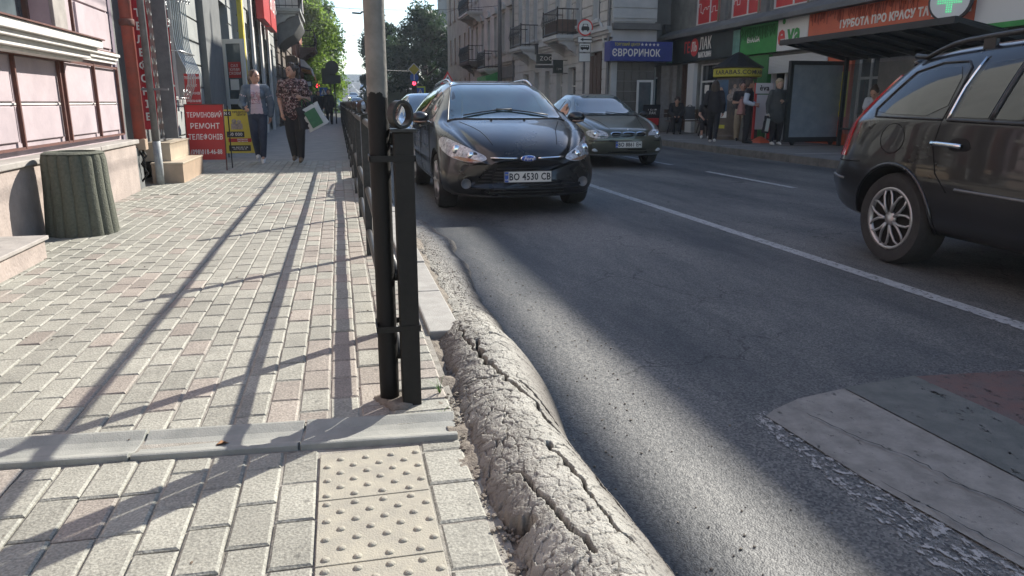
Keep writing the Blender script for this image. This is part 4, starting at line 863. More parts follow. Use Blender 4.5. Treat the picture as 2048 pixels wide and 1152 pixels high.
trim(B2, 'cornice', -1, XC+.05, 42.62, 58, [(3.2, 3.34, .10), (3.34, 3.5, .2)], 'cream_wall'); MB().box(XC-.06, XC+.06, 42.9, 46.5, 2.45, 3.1).build('fascia', 'pilaster_grey', B2)
balcony(B2, -1, XC+.05, 47.0, 49.4, 3.1, 1.0, 'cream_wall'); balcony(B2, -1, XC+.05, 52.6, 56.5, 3.8, 1.05, 'stone_brown'); balcony(B2, -1, XC+.05, 52.6, 56.5, 7.0, 1.05, 'cream_wall')
aw = thing('awning', 'bright green shop awning under the small balcony of the stucco house', 'awning', (XC, 48.2, 2.35)); MB().prism([(0, .55), (-.9, .25), (-.9, 0), (0, 0)], -1.5, 1.5, 'y').build('cloth', 'sign_green', aw, 'a'); MB().box(-.92, -.9, -1.5, 1.5, -.55, -.01).build('fascia', 'mint', aw); text('КАТАЛУГ', .34, 'black_print', aw, (-.93, 0, -.28), (PI/2, 0, -PI/2))
B3 = thing('brown_house', 'tan plastered house at the far end of the right terrace', 'building'); facade(B3, -1, XC-.05, 58.02, 69, -.1, 15, [(y, y+.9, z, z+1.9, 'w') for y in (59, 61.5, 64, 66.5) for z in (1.0, 4.3, 7.6, 10.9)], 'tan_wall', th=11)
for k, (x0, y0, x1, y1, h, m, lb) in enumerate(((19, 92, 30, 118, 12, 'concrete_dark', 'grey tower block rising behind the right terrace'),)):
    T = thing('tower_block', lb, 'building'); facade(T, -1, 15.8, 108, 122, 0, 34, [(y, y+1.4, z, z+1.5, 'w') for y in (110, 114, 118) for z in range(4, 30, 4)], 'grey_dark', th=11)
Hs = thing('roofed_house', 'house with a dark hipped roof behind the big tree on the right', 'building', (15.0, 96, 0))
MB().box(-3.2, 5, -4, 6, 0, 8.0).build('wall', 'pilaster_grey', Hs); MB().add([(-3.8, -4.6, 8), (5.6, -4.6, 8), (5.6, 6.6, 8), (-3.8, 6.6, 8), (-1.5, 1, 10.4), (3.5, 1, 10.4)], [(0, 1, 5, 4), (1, 2, 5), (2, 3, 4, 5), (3, 0, 4), (0, 1, 2, 3)]).build('roof', 'grey_dark', Hs)
for i in (-2.2, -.4, 1.6): w_ = MB().box(i-.45, i+.45, -4.05, -3.98, 5.6, 7.1).build('window', 'white_frame', Hs); MB().box(i-.38, i+.38, -4.08, -4.055, 5.67, 7.03).build('pane', 'glass', w_)
for i, (x, y, s, lb) in enumerate(((-9, 330, 1, 'pale hazy block on the hilltop, left of the road'), (4, 345, 1.2, 'pale hazy block on the hilltop straight up the road'), (18, 320, 1, 'pale hazy block on the hilltop, right of the road'))):
    D = thing('distant_building', lb, 'building', (x, y, float(hill(y))-1)); MB().box(-7, 7, -5, 5, 0, 5.5*s).build('wall', 'pale_wall', D)
    for k in range(6): MB().box(-6+k*2.1, -5+k*2.1, -5.06, -4.99, 2, 4).build('window', 'glass_pale', D)
# no-entry sign pole for cars
sp_ = thing('traffic_sign', 'post with a red ringed car sign, arrow, bus and blank plates', 'traffic sign', (9.35, 28.8, 0))
MB().tube([(0, 0, -.02), (0, 0, 4.15)], .045, 12).build('pole', 'metal_grey', sp_, True)
d_ = MB().lathe([(.31, -.07), (.31, -.06)], 36, (0, 0, 3.82), 'y').build('sign_disc', 'coral', sp_); MB().lathe([(.255, -.075), (.255, -.071)], 36, (0, 0, 3.82), 'y').build('disc_face', 'sign_white', d_)
q = MB().prism([(-.16, 3.76), (-.15, 3.83), (-.12, 3.86), (-.09, 3.95), (.09, 3.95), (.12, 3.86), (.15, 3.83), (.16, 3.76), (.16, 3.72), (.12, 3.72), (.12, 3.68), (.07, 3.68), (.07, 3.72), (-.07, 3.72), (-.07, 3.68), (-.12, 3.68), (-.12, 3.72), (-.16, 3.72)], -.08, -.076, 'y').build('pictogram', 'black_print', d_)
MB().prism([(-.085, 3.865), (-.065, 3.93), (.065, 3.93), (.085, 3.865)], -.084, -.081, 'y').build('pictogram_window', 'sign_white', d_)
def plate(z0, z1, w_): p = MB().box(-w_, w_, -.065, -.055, z0, z1).build('plate', 'black_print', sp_); return MB().box(-w_+.015, w_-.015, -.069, -.066, z0+.015, z1-.015).build('plate_face', 'sign_white', p)
p = plate(3.27, 3.50, .29); MB().prism([(-.2, 3.385), (-.07, 3.45), (-.07, 3.405), (.27, 3.405), (.27, 3.365), (-.07, 3.365), (-.07, 3.32)], -.075, -.07, 'y').build('arrow', 'black_print', p.parent)
p = plate(2.92, 3.25, .235); MB().prism([(-.17, 3.03), (-.18, 3.1), (-.16, 3.18), (.15, 3.18), (.17, 3.15), (.17, 3.03)], -.075, -.07, 'y').lathe([(.035, -.076), (.035, -.07)], 12, (-.1, 0, 3.03), 'y').lathe([(.035, -.076), (.035, -.07)], 12, (.1, 0, 3.03), 'y').build('pictogram', 'black_print', p.parent)
q = MB()
for k in range(4): q.box(-.15+k*.075, -.095+k*.075, -.081, -.0765, 3.11, 3.16)
q.build('pictogram_window', 'sign_white', p.parent); plate(2.57, 2.90, .235)
# small hanging shop signs
t = thing('shop_sign', 'dark green lettered box sign hanging over the pale house doors', 'shop sign', (9.2, 34.2, 2.75)); MB().box(-.35, .35, -.05, .05, 0, .42).build('board', 'sign_black', t, bev=.01); text('ZOO', .26, 'white_print', t, (.1, -.06, .22), (PI/2, 0, 0)); MB().box(-.4, .5, -.05, .05, -.18, -.06).build('strip', 'dark_metal', t); MB().box(-.42, -.28, -.05, .05, .4, .8).build('post', 'dark_metal', t)
t = thing('shop_sign', 'small square dark sign on an iron arm, below the green box sign', 'shop sign', (9.35, 32.4, 2.3)); MB().box(-.22, .22, -.03, .03, 0, .5).build('board', 'sign_black', t); text('фри', .12, 'white_print', t, (.03, -.035, .16), (PI/2, 0, 0)); MB().box(-.25, .45, -.01, .01, .5, .53).box(-.25, .45, -.01, .01, -.03, -.005).build('arm', 'iron', t)
# advertising column
kc = thing('advertising_column', 'round advertising column with a black tent roof and yellow KARABAS.COM band', 'advertising column', (11.35, 20.6, 0))
MB().lathe([(.60, 0), (.62, .1), (.57, .14), (.56, 1.75)], 40).build('drum', 'stone_brown', kc, 'a')
bd = MB().lathe([(.66, 1.76), (.68, 1.78), (.68, 1.98), (.66, 2.0)], 40).build('band', 'kiosk_yellow', kc, 'a'); MB().lathe([(.72, 2.0), (.72, 2.04), (.45, 2.2), (.12, 2.42), (.02, 2.46)], 12).build('tent_roof', 'black_paint', kc)
def wraptext(s, r, z, size, a0, m, par, sx=1):
    o = text(s, size, m, par, (0, 0, 0), (0, 0, 0), ext=.001, bold=.004)
    for v in o.data.vertices:
        x, y, zz = v.co; x *= sx; a = a0+x/r; q_ = r+.002+zz; v.co = (q_*math.sin(a), -q_*math.cos(a), z+y)
    o.scale = (1, 1, 1); return o
wraptext('KARABAS.COM', .682, 1.88, .17, R(-36), 'black_print', bd, 1.05); wraptext('KARABAS', .682, 1.88, .15, R(44), 'black_print', bd, 1)
def wrap(a0, a1, z0, z1, r, m, name='poster'):
    b = MB(); n = 8
    for i in range(n+1):
        a = R(a0-38+(a1-a0)*i/n)
        for rr, z in ((r, z0), (r, z1)): b.v.append((rr*math.sin(a), -rr*math.cos(a), z))
    for i in range(n): b.f.append((2*i, 2*i+2, 2*i+3, 2*i+1))
    return b.build(name, m, kc)
mat('poster_blue', (.06, .13, .22), (.03, .07, .13), 3, .4); mat('poster_dark', (.03, .03, .035), (.1, .09, .08), 7, .5); mat('poster_face', (.42, .28, .20), (.3, .2, .15), 12, .6); mat('poster_cloth', (.38, .34, .30), (.14, .10, .09), 14, .6)
wrap(-62, -14, .75, 1.68, .566, 'poster_blue'); wrap(-12, 46, .2, 1.70, .566, 'poster_dark'); wrap(-62, -14, .62, .80, .569, 'white_print'); wrap(-50, -14, .15, .55, .566, 'black_print'); wrap(-45, -18, .32, .42, .569, 'kiosk_yellow'); wrap(50, 110, .2, 1.7, .566, 'green_wall')
def facep(a, z, s, cl='poster_cloth'):
    a = R(a-38); q = MB()
    for i in range(1): 
        c = Vector((.572*math.sin(a), -.572*math.cos(a), z)); tx = Vector((math.cos(a), math.sin(a), 0)); o_ = Vector((math.sin(a), -math.cos(a), 0))*.004
        q.add([c+o_]+[c+o_+tx*(s*.75*math.cos(t))+Vector((0, 0, s*math.sin(t))) for t in np.linspace(0, 2*PI, 13)[:-1]], [(0, i, i % 12+1) for i in range(1, 13)]); q.build('printed_face', 'poster_face', kc)
        q = MB(); c2 = c-Vector((0, 0, s*2.6)); o_ = o_*.5; q.add([c2+o_]+[c2+o_+tx*(s*1.7*math.cos(t))+Vector((0, 0, s*1.9*math.sin(t))) for t in np.linspace(0, 2*PI, 13)[:-1]], [(0, i, i % 12+1) for i in range(1, 13)]); q.build('printed_figure', cl, kc)
facep(-38, 1.35, .13, 'black_print')
for a, z in ((-6, 1.35), (5, 1.5), (14, 1.35), (20, 1.52), (30, 1.38), (40, 1.3)): facep(a, z, .06)
# bus shelter
mat('clear_glass', (.2, .25, .28), None, rough=.03).node_tree.nodes['Principled BSDF'].inputs['Alpha'].default_value = .18
bs = thing('bus_shelter', 'dark bus shelter with a ribbed sloping roof in front of the orange sign', 'bus shelter', (0, 0, 0))
ya, yb = 11.6, 16.95
def rz_(x): return 2.42-(x-10.45)/(12.25-10.45)*.32
MB().add([(10.45, ya, 2.46), (12.25, ya, 2.14), (12.25, yb, 2.14), (10.45, yb, 2.46), (10.45, ya, 2.49), (12.25, ya, 2.17), (12.25, yb, 2.17), (10.45, yb, 2.49)], [(0, 1, 2, 3), (4, 5, 6, 7), (0, 1, 5, 4), (2, 3, 7, 6), (1, 2, 6, 5), (0, 3, 7, 4)]).build('roof_sheet', 'shelter', bs)
for k in range(8):
    y = ya+.03+k*(yb-ya-.06)/7; MB().add([(10.47, y-.035, 2.455), (12.23, y-.035, 2.13), (12.23, y-.035, 2.03), (10.47, y-.035, 2.40), (10.47, y+.035, 2.455), (12.23, y+.035, 2.13), (12.23, y+.035, 2.03), (10.47, y+.035, 2.40)], [(0, 1, 2, 3), (4, 5, 6, 7), (0, 1, 5, 4), (2, 3, 7, 6), (1, 2, 6, 5), (0, 3, 7, 4)]).build('rib', 'shelter', bs)
for x in (10.43, 12.27): z = rz_(x); MB().box(x-.03, x+.03, ya-.02, yb+.02, z-.05, z+.07).build('roof_edge', 'shelter', bs)
for y in (11.9, 14.3, 16.8): MB().box(12.12, 12.2, y-.04, y+.04, 0, 2.1).build('post', 'shelter', bs)
for y in (12.0, 14.4): MB().box(12.145, 12.165, y, y+2.3, .3, 1.95).build('pane', 'clear_glass', bs)
MB().box(11.7, 12.1, 12.4, 16.2, .42, .46).box(11.85, 11.95, 13, 13.1, 0, .42).box(11.85, 11.95, 15.5, 15.6, 0, .42).build('bench', 'shelter', bs)
ad = thing('display_panel', 'tall glazed advertising panel with dark frame and crinkled grey blue sheet', 'display panel', (11.78, 17.3, 0))
q = MB(); q.box(-.84, -.75, -.06, .06, .08, 2.05).box(.73, .84, -.06, .06, .0, 2.12).box(-.75, .73, -.06, .06, 1.95, 2.05).box(-.75, .73, -.06, .06, .08, .2).build('frame', 'shelter', ad, bev=.006)
xs_ = np.linspace(-.75, .73, 60); zs_ = np.linspace(.2, 1.95, 80)
XX, ZZ = np.meshgrid(xs_, zs_); dep = .012*np.sin((ZZ+.25*np.sin(XX*2.4))*26)*np.exp(-((ZZ-.9)/.55)**2)+fbm(XX, ZZ, .25, 3)*.02
me = bpy.data.meshes.new('sheet'); v = [(XX[i, j], -.045+dep[i, j], ZZ[i, j]) for i in range(80) for j in range(60)]; me.from_pydata(v, [], [(i*60+j, i*60+j+1, (i+1)*60+j+1, (i+1)*60+j) for i in range(79) for j in range(59)]); link('sheet', me, 'shelter_glass', ad, True)
for x in (-.6, .5): MB().prism([(x-.08, .1), (x+.08, .1), (x+.02, -.01), (x-.02, -.01)], -.03, .03, 'y').build('foot', 'shelter', ad)
# small pavement things
t = thing('menu_board', 'black sidewalk menu board with white mark near the open glass door', 'sign board', (11.1, 26.2, 0)); MB().box(-.33, .33, -.02, .02, .12, .98, rx=.12).build('board', 'black_print', t); MB().box(-.3, .3, -.02, .02, .25, .5, rx=.12).build('print', 'poster_red', t); text('ГЕЛЬ\nЛАК', .13, 'white_print', t, (.03, -.05, .74), (PI/2, 0, 0))
t = thing('litter_bin', 'low round grey concrete bin by the black menu board', 'bin', (11.75, 26.4, 0)); MB().lathe([(.22, 0), (.26, .05), (.27, .45), (.24, .5), (.2, .48), (.18, .2)], 20).build('bowl', 'concrete_dark', t, 'a')
for i, (x, y, lb) in enumerate(((11.75, 24.6, 'empty dark wooden bench with iron legs'), (11.95, 22.6, 'dark bench with seated people beside the advertising column'))):
    t = thing('bench', lb, 'bench', (x, y, 0), R(8)); 
    for k in range(3): MB().box(-.75, .75, -.2+k*.14, -.09+k*.14, .42, .45).build('slat', 'wood_door', t)
    for k in range(2): MB().box(-.75, .75, .25, .28, .55+k*.15, .67+k*.15).build('slat', 'wood_door', t)
    for xx in (-.6, .6): MB().tube([(xx, -.2, 0), (xx, -.16, .42), (xx, .24, .42), (xx, .27, .82)], .02, 6).tube([(xx, .26, 0), (xx, .1, .42)], .02, 6).build('leg', 'iron', t, True)
t = thing('sidewalk_stand', 'slim white and red èva stand on an orange foot', 'stand', (11.05, 18.6, 0)); MB().lathe([(.3, 0), (.26, .05), (.05, .16)], 6).build('foot', 'sign_orange', t); q = MB(); q.box(-.26, -.2, -.02, .02, .1, 1.55).box(.2, .26, -.02, .02, .1, 1.55).build('frame', 'coral', t); MB().box(-.2, .2, -.02, .02, .35, 1.25).build('panel', 'sign_white', t); MB().box(-.25, .25, -.03, .03, 1.28, 1.55).build('head', 'sign_white', t); text('èva', .2, 'black_print', t, (0, -.035, 1.42), (PI/2, 0, 0), bold=.004)
t = thing('folding_rack', 'white tubular rack by the shop doorway behind the blond woman', 'rack', (11.6, 19.0, 0), R(15)); q = MB(); q.tube([(-.2, 0, 0), (-.15, 0, 1.1), (.2, 0, 1.1), (.25, 0, 0)], .014, 6).tube([(-.2, .1, .02), (.3, -.1, .02)], .014, 6).tube([(-.18, 0, .8), (.22, 0, .8)], .014, 6).build('frame', 'white_frame', t)
t = thing('litter_bin', 'grey fluted bin in the shade of the advertising column', 'bin', (11.2, 19.5, 0)); MB().lathe([(.22, 0), (.25, .04), (.22, .62), (.18, .66), (.15, .6)], 40, fn=lambda a, z: 1+.03*math.sin(a*16)).build('bowl', 'concrete_dark', t, 'a')
# ---- trees
mat('bark', (.07, .055, .045), (.04, .032, .026), 9, .95, bump=.02, bscale=18)
def leafmat(name, c, c2):
    m = mat(name, c, c2, .8, .55); b = m.node_tree.nodes['Principled BSDF']; n = m.node_tree
    tr = n.nodes.new('ShaderNodeBsdfTranslucent'); tr.inputs[0].default_value = rgb([min(1, q*1.9) for q in c]); mx = n.nodes.new('ShaderNodeMixShader'); mx.inputs[0].default_value = .45
    n.links.new(b.outputs[0], mx.inputs[1]); n.links.new(tr.outputs[0], mx.inputs[2]); n.links.new(mx.outputs[0], n.nodes['Material Output'].inputs[0])
leafmat('leaf_light', (.13, .20, .035), (.07, .12, .03)); leafmat('leaf_mid', (.06, .11, .028), (.03, .065, .02)); leafmat('leaf_dark', (.022, .042, .016), (.012, .024, .01)); leafmat('leaf_pine', (.03, .06, .03), (.02, .04, .025))
def tree(lb, x, y, h, r, m, n=9000, s=.12, z0=None, droop=0, base=.3, seed=1, crown=None, group=None):
    rd = random.Random(seed); t = thing('broadleaf_tree', lb, 'tree', (x, y, float(hill(y)) if z0 is None else z0), 0, group)
    b = MB(); b.tube([(0, 0, -.3), (.05*r, .03*r, h*.3), (-.03*r, 0, h*.6), (0, .03, h*.88)], [.035*h, .026*h, .016*h, .005*h], 8)
    cl = []; K = 26
    for i in range(K):
        a = rd.uniform(0, 2*PI); zz = base+(1-base)*((i+.5)/K)**.9; env = math.sin(min(1, (1-zz)/(1-base)*1.15+.12)*PI*.55)**.7
        rr = r*env*rd.uniform(.25, .95); p = Vector((rr*math.cos(a), rr*math.sin(a), h*zz)); cl.append((p, r*rd.uniform(.2, .5)))
        q0 = Vector((0, 0, h*max(.18, zz-.22))); b.tube([q0, q0.lerp(p, .5)+Vector((0, 0, .05*h)), p], [.011*h, .007*h, .002*h], 5)
    b.build('trunk', 'bark', t, True)
    rg = np.random.default_rng(seed); k = rg.integers(0, len(cl), n); cen = np.array([tuple(c[0]) for c in cl])[k]; rad = np.array([c[1] for c in cl])[k]
    d = rg.normal(size=(n, 3)); d /= np.linalg.norm(d, axis=1)[:, None]; p = cen+d*(rad*rg.uniform(.1, 1.25, n)**.7)[:, None]*np.array([1, 1, .8])
    if droop: p[:, 2] -= droop*rg.uniform(0, 1, n)**2*rad*2.2
    e1 = rg.normal(size=(n, 3)); e1 /= np.linalg.norm(e1, axis=1)[:, None]; e2 = np.cross(e1, rg.normal(size=(n, 3))); e2 /= np.linalg.norm(e2, axis=1)[:, None]
    sz = (s*rg.uniform(.5, 1.25, n))[:, None]; e1 *= sz; e2 *= sz*.55
    v = np.stack([p-e1, p+e2, p+e1, p-e2], 1).reshape(-1, 3); f = np.arange(4*n).reshape(n, 4)
    me = bpy.data.meshes.new('crown'); me.vertices.add(4*n); me.vertices.foreach_set('co', v.ravel()); me.loops.add(4*n); me.loops.foreach_set('vertex_index', f.ravel()); me.polygons.add(n)
    me.polygons.foreach_set('loop_start', np.arange(0, 4*n, 4)); me.polygons.foreach_set('loop_total', np.full(n, 4)); me.update(calc_edges=True)
    link('crown', me, m, t, False, 0, 'stuff'); return t
tree('light green street tree just behind the orange building', -1.9, 62, 8.6, 2.4, 'leaf_light', 12000, .13, 0, .8, .2, 3)
tree('tall mid green tree behind the light green one on the left', -2.4, 72, 11.5, 3.0, 'leaf_mid', 13000, .15, 0, .8, .2, 5)
tree('drooping birch leaning over the road, farthest of the left street trees', -1.7, 82, 9.6, 2.6, 'leaf_mid', 9000, .14, 0, 1.2, .25, 8)
tree('yellowish low tree at the foot of the left street trees', -2.4, 58, 5.0, 1.2, 'leaf_light', 5000, .12, 0, .8, .15, 9)
tree('huge dark tree in front of the hipped roof house', 9.6, 86, 10.6, 4.6, 'leaf_dark', 22000, .2, 0, .2, .12, 11)
tree('dark tree left of the huge one, beside the signals', 5.6, 92, 9.6, 3.2, 'leaf_dark', 14000, .19, 0, .2, .1, 12)
tree('dark green tree against the end of the tan house', 13.4, 84, 8.4, 3.0, 'leaf_dark', 12000, .19, 0, .2, .1, 15)
tree('wispy pine like tree up the hill behind the grey pole', 5.4, 120, 11.5, 2.3, 'leaf_pine', 7000, .2, None, 0, .3, 13)
tree('small dark tree beside the parked cars on the hill', 8.2, 150, 9, 3.2, 'leaf_pine', 7000, .25, None, 0, .2, 14)
tree('bushy tree on the left verge half way up the hill', -5.5, 150, 7, 3.2, 'leaf_mid', 7000, .25, None, 0, .2, 16)
hd = tag(MB().box(3.9, 12.5, 78, 80, 0, 2.0).build('garden_hedge', 'leaf_dark'), 'dark hedge below the big trees across the junction', 'hedge')
# ---- junction signs and signals
def crossing(x, y, z, s, lb, post=True):
    t = thing('crossing_sign', lb, 'crossing sign', (x, y, 0)); q = s
    MB().box(-q, q, -.02, .02, z-q, z+q).build('border', 'sign_yellowgreen', t); MB().box(-q*.72, q*.72, -.03, -.021, z-q*.72, z+q*.72).build('face', 'sign_blue', t)
    MB().prism([(-q*.55, z-q*.5), (q*.55, z-q*.5), (0, z+q*.55)], -.038, -.031, 'y').build('triangle', 'sign_white', t)
    MB().tube([(0, -.045, z+.12*q), (0, -.045, z-.1*q)], .06*q, 5).tube([(0, -.045, z-.1*q), (-.16*q, -.045, z-.42*q)], .05*q, 5).tube([(0, -.045, z-.1*q), (.16*q, -.045, z-.42*q)], .05*q, 5).ball((0, -.045, z+.24*q), .08*q, 6, 4).build('walking_figure', 'black_print', t)
    MB().tube([(0, .04, 0), (0, .04, z+q)], .04, 6).build('pole', 'metal_grey', t); return t
crossing(-.98, 60, 1.84, .42, 'larger yellow edged crossing sign left of the junction'); crossing(-1.9, 68, 1.75, .38, 'smaller half hidden crossing sign beside the red signal'); crossing(6.28, 60, 1.86, .40, 'yellow edged crossing sign under the signals on the right')
def signal(x, y, zr, lb, arm=None):
    t = thing('traffic_light', lb, 'traffic light', (x, y, 0)); MB().box(-.2, .2, -.12, .12, zr-.85, zr+.22).build('housing', 'black_print', t, bev=.03); MB().ball((0, -.12, zr), (.13, .05, .13), 14, 8).build('red_lamp', 'red_light', t, True)
    for k in (1, 2): MB().ball((0, -.11, zr-.31*k), (.12, .03, .12), 12, 6).build('dark_lamp', 'glass', t, True)
    MB().tube([(0, .15, 0), (0, .15, zr+1.2)], .06, 8).build('pole', 'metal_grey', t); return t
signal(-1.42, 62, 2.3, 'red traffic light over the left pavement'); sr = signal(5.82, 60, 2.48, 'red traffic light below a blue arrow sign on the right')
t = thing('traffic_sign', 'yellow diamond priority sign above a round blue arrow sign', 'traffic sign', (5.82, 59.7, 0)); MB().prism([(-.48, 3.5), (0, 3.98), (.48, 3.5), (0, 3.02)], -.03, 0, 'y').build('sign_diamond', 'sign_white', t); MB().prism([(-.40, 3.5), (0, 3.9), (.40, 3.5), (0, 3.1)], -.04, -.031, 'y').build('diamond_face', 'kiosk_yellow', t)
MB().lathe([(.32, -.03), (.32, 0)], 24, (0, 0, 2.9), 'y').build('sign_disc', 'sign_blue', t); MB().box(-.04, .04, -.04, -.031, 2.7, 3.1).build('arrow', 'sign_white', t); MB().tube([(0, .1, 2.4), (0, .1, 4)], .04, 6).build('pole', 'metal_grey', t)
t = thing('traffic_sign', 'small red edged warning triangle over the roof of the black estate car', 'traffic sign', (4.92, 35, 0)); MB().prism([(-.34, 1.85), (.34, 1.85), (0, 2.42)], -.02, 0, 'y').build('sign_triangle', 'coral', t); MB().prism([(-.22, 1.91), (.22, 1.91), (0, 2.29)], -.03, -.021, 'y').build('triangle_face', 'sign_white', t); MB().box(-.03, .03, -.04, -.031, 1.95, 2.17).build('mark', 'black_print', t); MB().tube([(0, .03, RZ), (0, .03, 1.9)], .03, 6).build('pole', 'metal_grey', t); MB().lathe([(.2, RZ), (.18, RZ+.1), (.05, RZ+.12)], 12).build('base', 'dark_metal', t)
t = thing('traffic_sign', 'grey backs of a round and two square signs on twin dark poles', 'traffic sign', (-.2, 40, 0)); MB().lathe([(.33, -.02), (.33, .02)], 28, (.02, 0, 2.75), 'y').build('sign_disc', 'dark_metal', t); MB().box(-.40, .42, -.03, -.01, 1.98, 2.38).build('plate', 'dark_metal', t); MB().box(-.5, .18, .2, .22, 1.95, 2.72).build('plate', 'dark_metal', t)
for x in (-.1, .1): MB().tube([(x, .05, 0), (x, .05, 2.7)], .035, 8).build('pole', 'dark_metal', t)
t = thing('hanging_sign', 'white rectangular shop sign in a black frame hanging over the left pavement', 'sign', (-1.95, 50, 2.0)); MB().box(-.45, .45, -.03, .03, 0, .36).build('frame', 'black_print', t); MB().box(-.40, .40, -.04, -.031, .05, .31).build('face', 'sign_white', t)
# tall tram poles and overhead wires
for x, y, h, lb in ((9.28, 44.3, 11, 'tall grey overhead wire pole in front of the stucco house'),):
    t = thing('wire_pole', lb, 'pole', (x, y, 0)); MB().tube([(0, 0, 0), (0, 0, h)], [.13, .10], 12).build('pole', 'metal_grey', t, True); MB().box(-.14, .14, -.14, .14, 0, 1).build('base', 'metal_grey', t, bev=.02)
def wire(pts, r, lb, sag=.25, name='wire'):
    b = MB(); a, c = Vector(pts[0]), Vector(pts[-1]); b.tube([a.lerp(c, k/16)-Vector((0, 0, sag*4*(k/16)*(1-k/16))) for k in range(17)], r, 5); return tag(b.build(name, 'dark_metal', None, True), lb, 'wire')
wire([(2.0, -5, 6.2), (2.0, 110, 6.4)], .012, 'overhead trolley wire over the left lane', .4); wire([(4.3, -5, 6.2), (4.3, 110, 6.4)], .012, 'overhead trolley wire over the middle lane', .4)
wire([(-2.5, 26, 6.9), (9.8, 28, 6.6)], .010, 'span wire crossing the street above the far cars', .35); wire([(-2.5, 44, 6.2), (9.3, 44.3, 6.4)], .012, 'span wire reaching the tall grey pole', .3); wire([(-2.5, 62, 5.4), (9.8, 64, 8.4)], .014, 'thin span wire low over the junction', .3); wire([(-2.5, 57, 4.1), (9, 80, 4.2)], .02, 'lowest dark cable over the junction', .3); wire([(-2.4, 12, 7.2), (9.28, 44, 9.4)], .008, 'long slanting cable from the left wall to the tall pole', .3)
wire([(-2.4, 50, 9.2), (9.3, 44.3, 9.6)], .012, 'high cable spanning to the tall pole', .4)
t = thing('wire_insulator', 'black trolley wire insulator bar with two arches hanging in the sky', 'insulator', (1.05, 24, 0)); MB().tube([(0+.98*(k/20-.5), 0, 3.63-.05*(k/20)+(.05 if k in (6, 7, 13, 14) else 0)) for k in range(21)], .025, 6).build('bar', 'black_paint', t, True)
# thick cable bundle high over the kerb
# ================================================================== VEHICLES
mat('car_black', (.006, .0065, .008), (.010, .0105, .013), 2, .25, coat=.8, brough=.12, spec=.35)
mat('car_olive', (.075, .078, .058), (.085, .088, .066), 3, .28, .35, coat=1)
mat('car_blue', (.03, .07, .12), (.035, .08, .13), 2, .25, .3, coat=1); mat('car_grey', (.10, .11, .12), None, rough=.3, metal=.3, coat=1); mat('car_white', (.5, .5, .5), None, rough=.3, coat=1)
mat('windscreen', (.028, .065, .075), (.010, .022, .028), 2.2, .05, spec=1.0, coat=1)
mat('car_glass', (.010, .012, .013), (.03, .032, .03), 2.4, .04, spec=.9)
mat('rubber', (.016, .016, .017), (.03, .03, .03), 20, .85, bump=.002, bscale=90)
mat('arch_dark', (.006, .006, .006), None, rough=.95)
mat('trim_black', (.012, .012, .013), None, rough=.45)
mat('chrome', (.75, .76, .77), None, rough=.12, metal=1)
mat('alloy', (.42, .42, .42), (.34, .34, .34), 9, .35, .7)
mat('lamp_glass', (.62, .64, .66), (.22, .22, .23), 30, .08, spec=1, coat=1)
mat('lamp_amber', (.35, .20, .12), (.2, .12, .08), 20, .1, coat=1)
mat('tail_red', (.50, .02, .03), (.38, .015, .02), 8, .15, coat=1)
mat('plate_white', (.62, .61, .56), None, rough=.45); mat('plate_blue', (.02, .08, .38), None, rough=.45)
mat('head_lit', (1, .97, .85), None, emit=2.5)
def pchip(xs, ys, x):
    xs = np.array(xs, float); ys = np.array(ys, float); h = np.diff(xs); d = np.diff(ys)/h; m = np.zeros(len(xs)); m[0] = d[0]; m[-1] = d[-1]
    for i in range(1, len(xs)-1):
        if d[i-1]*d[i] > 0: w1 = 2*h[i]+h[i-1]; w2 = h[i]+2*h[i-1]; m[i] = (w1+w2)/(w1/d[i-1]+w2/d[i])
    x = np.clip(x, xs[0], xs[-1]); k = np.clip(np.searchsorted(xs, x)-1, 0, len(xs)-2); t = (x-xs[k])/h[k]
    return (2*t**3-3*t**2+1)*ys[k]+(t**3-2*t**2+t)*h[k]*m[k]+(-2*t**3+3*t**2)*ys[k+1]+(t**3-t**2)*h[k]*m[k+1]
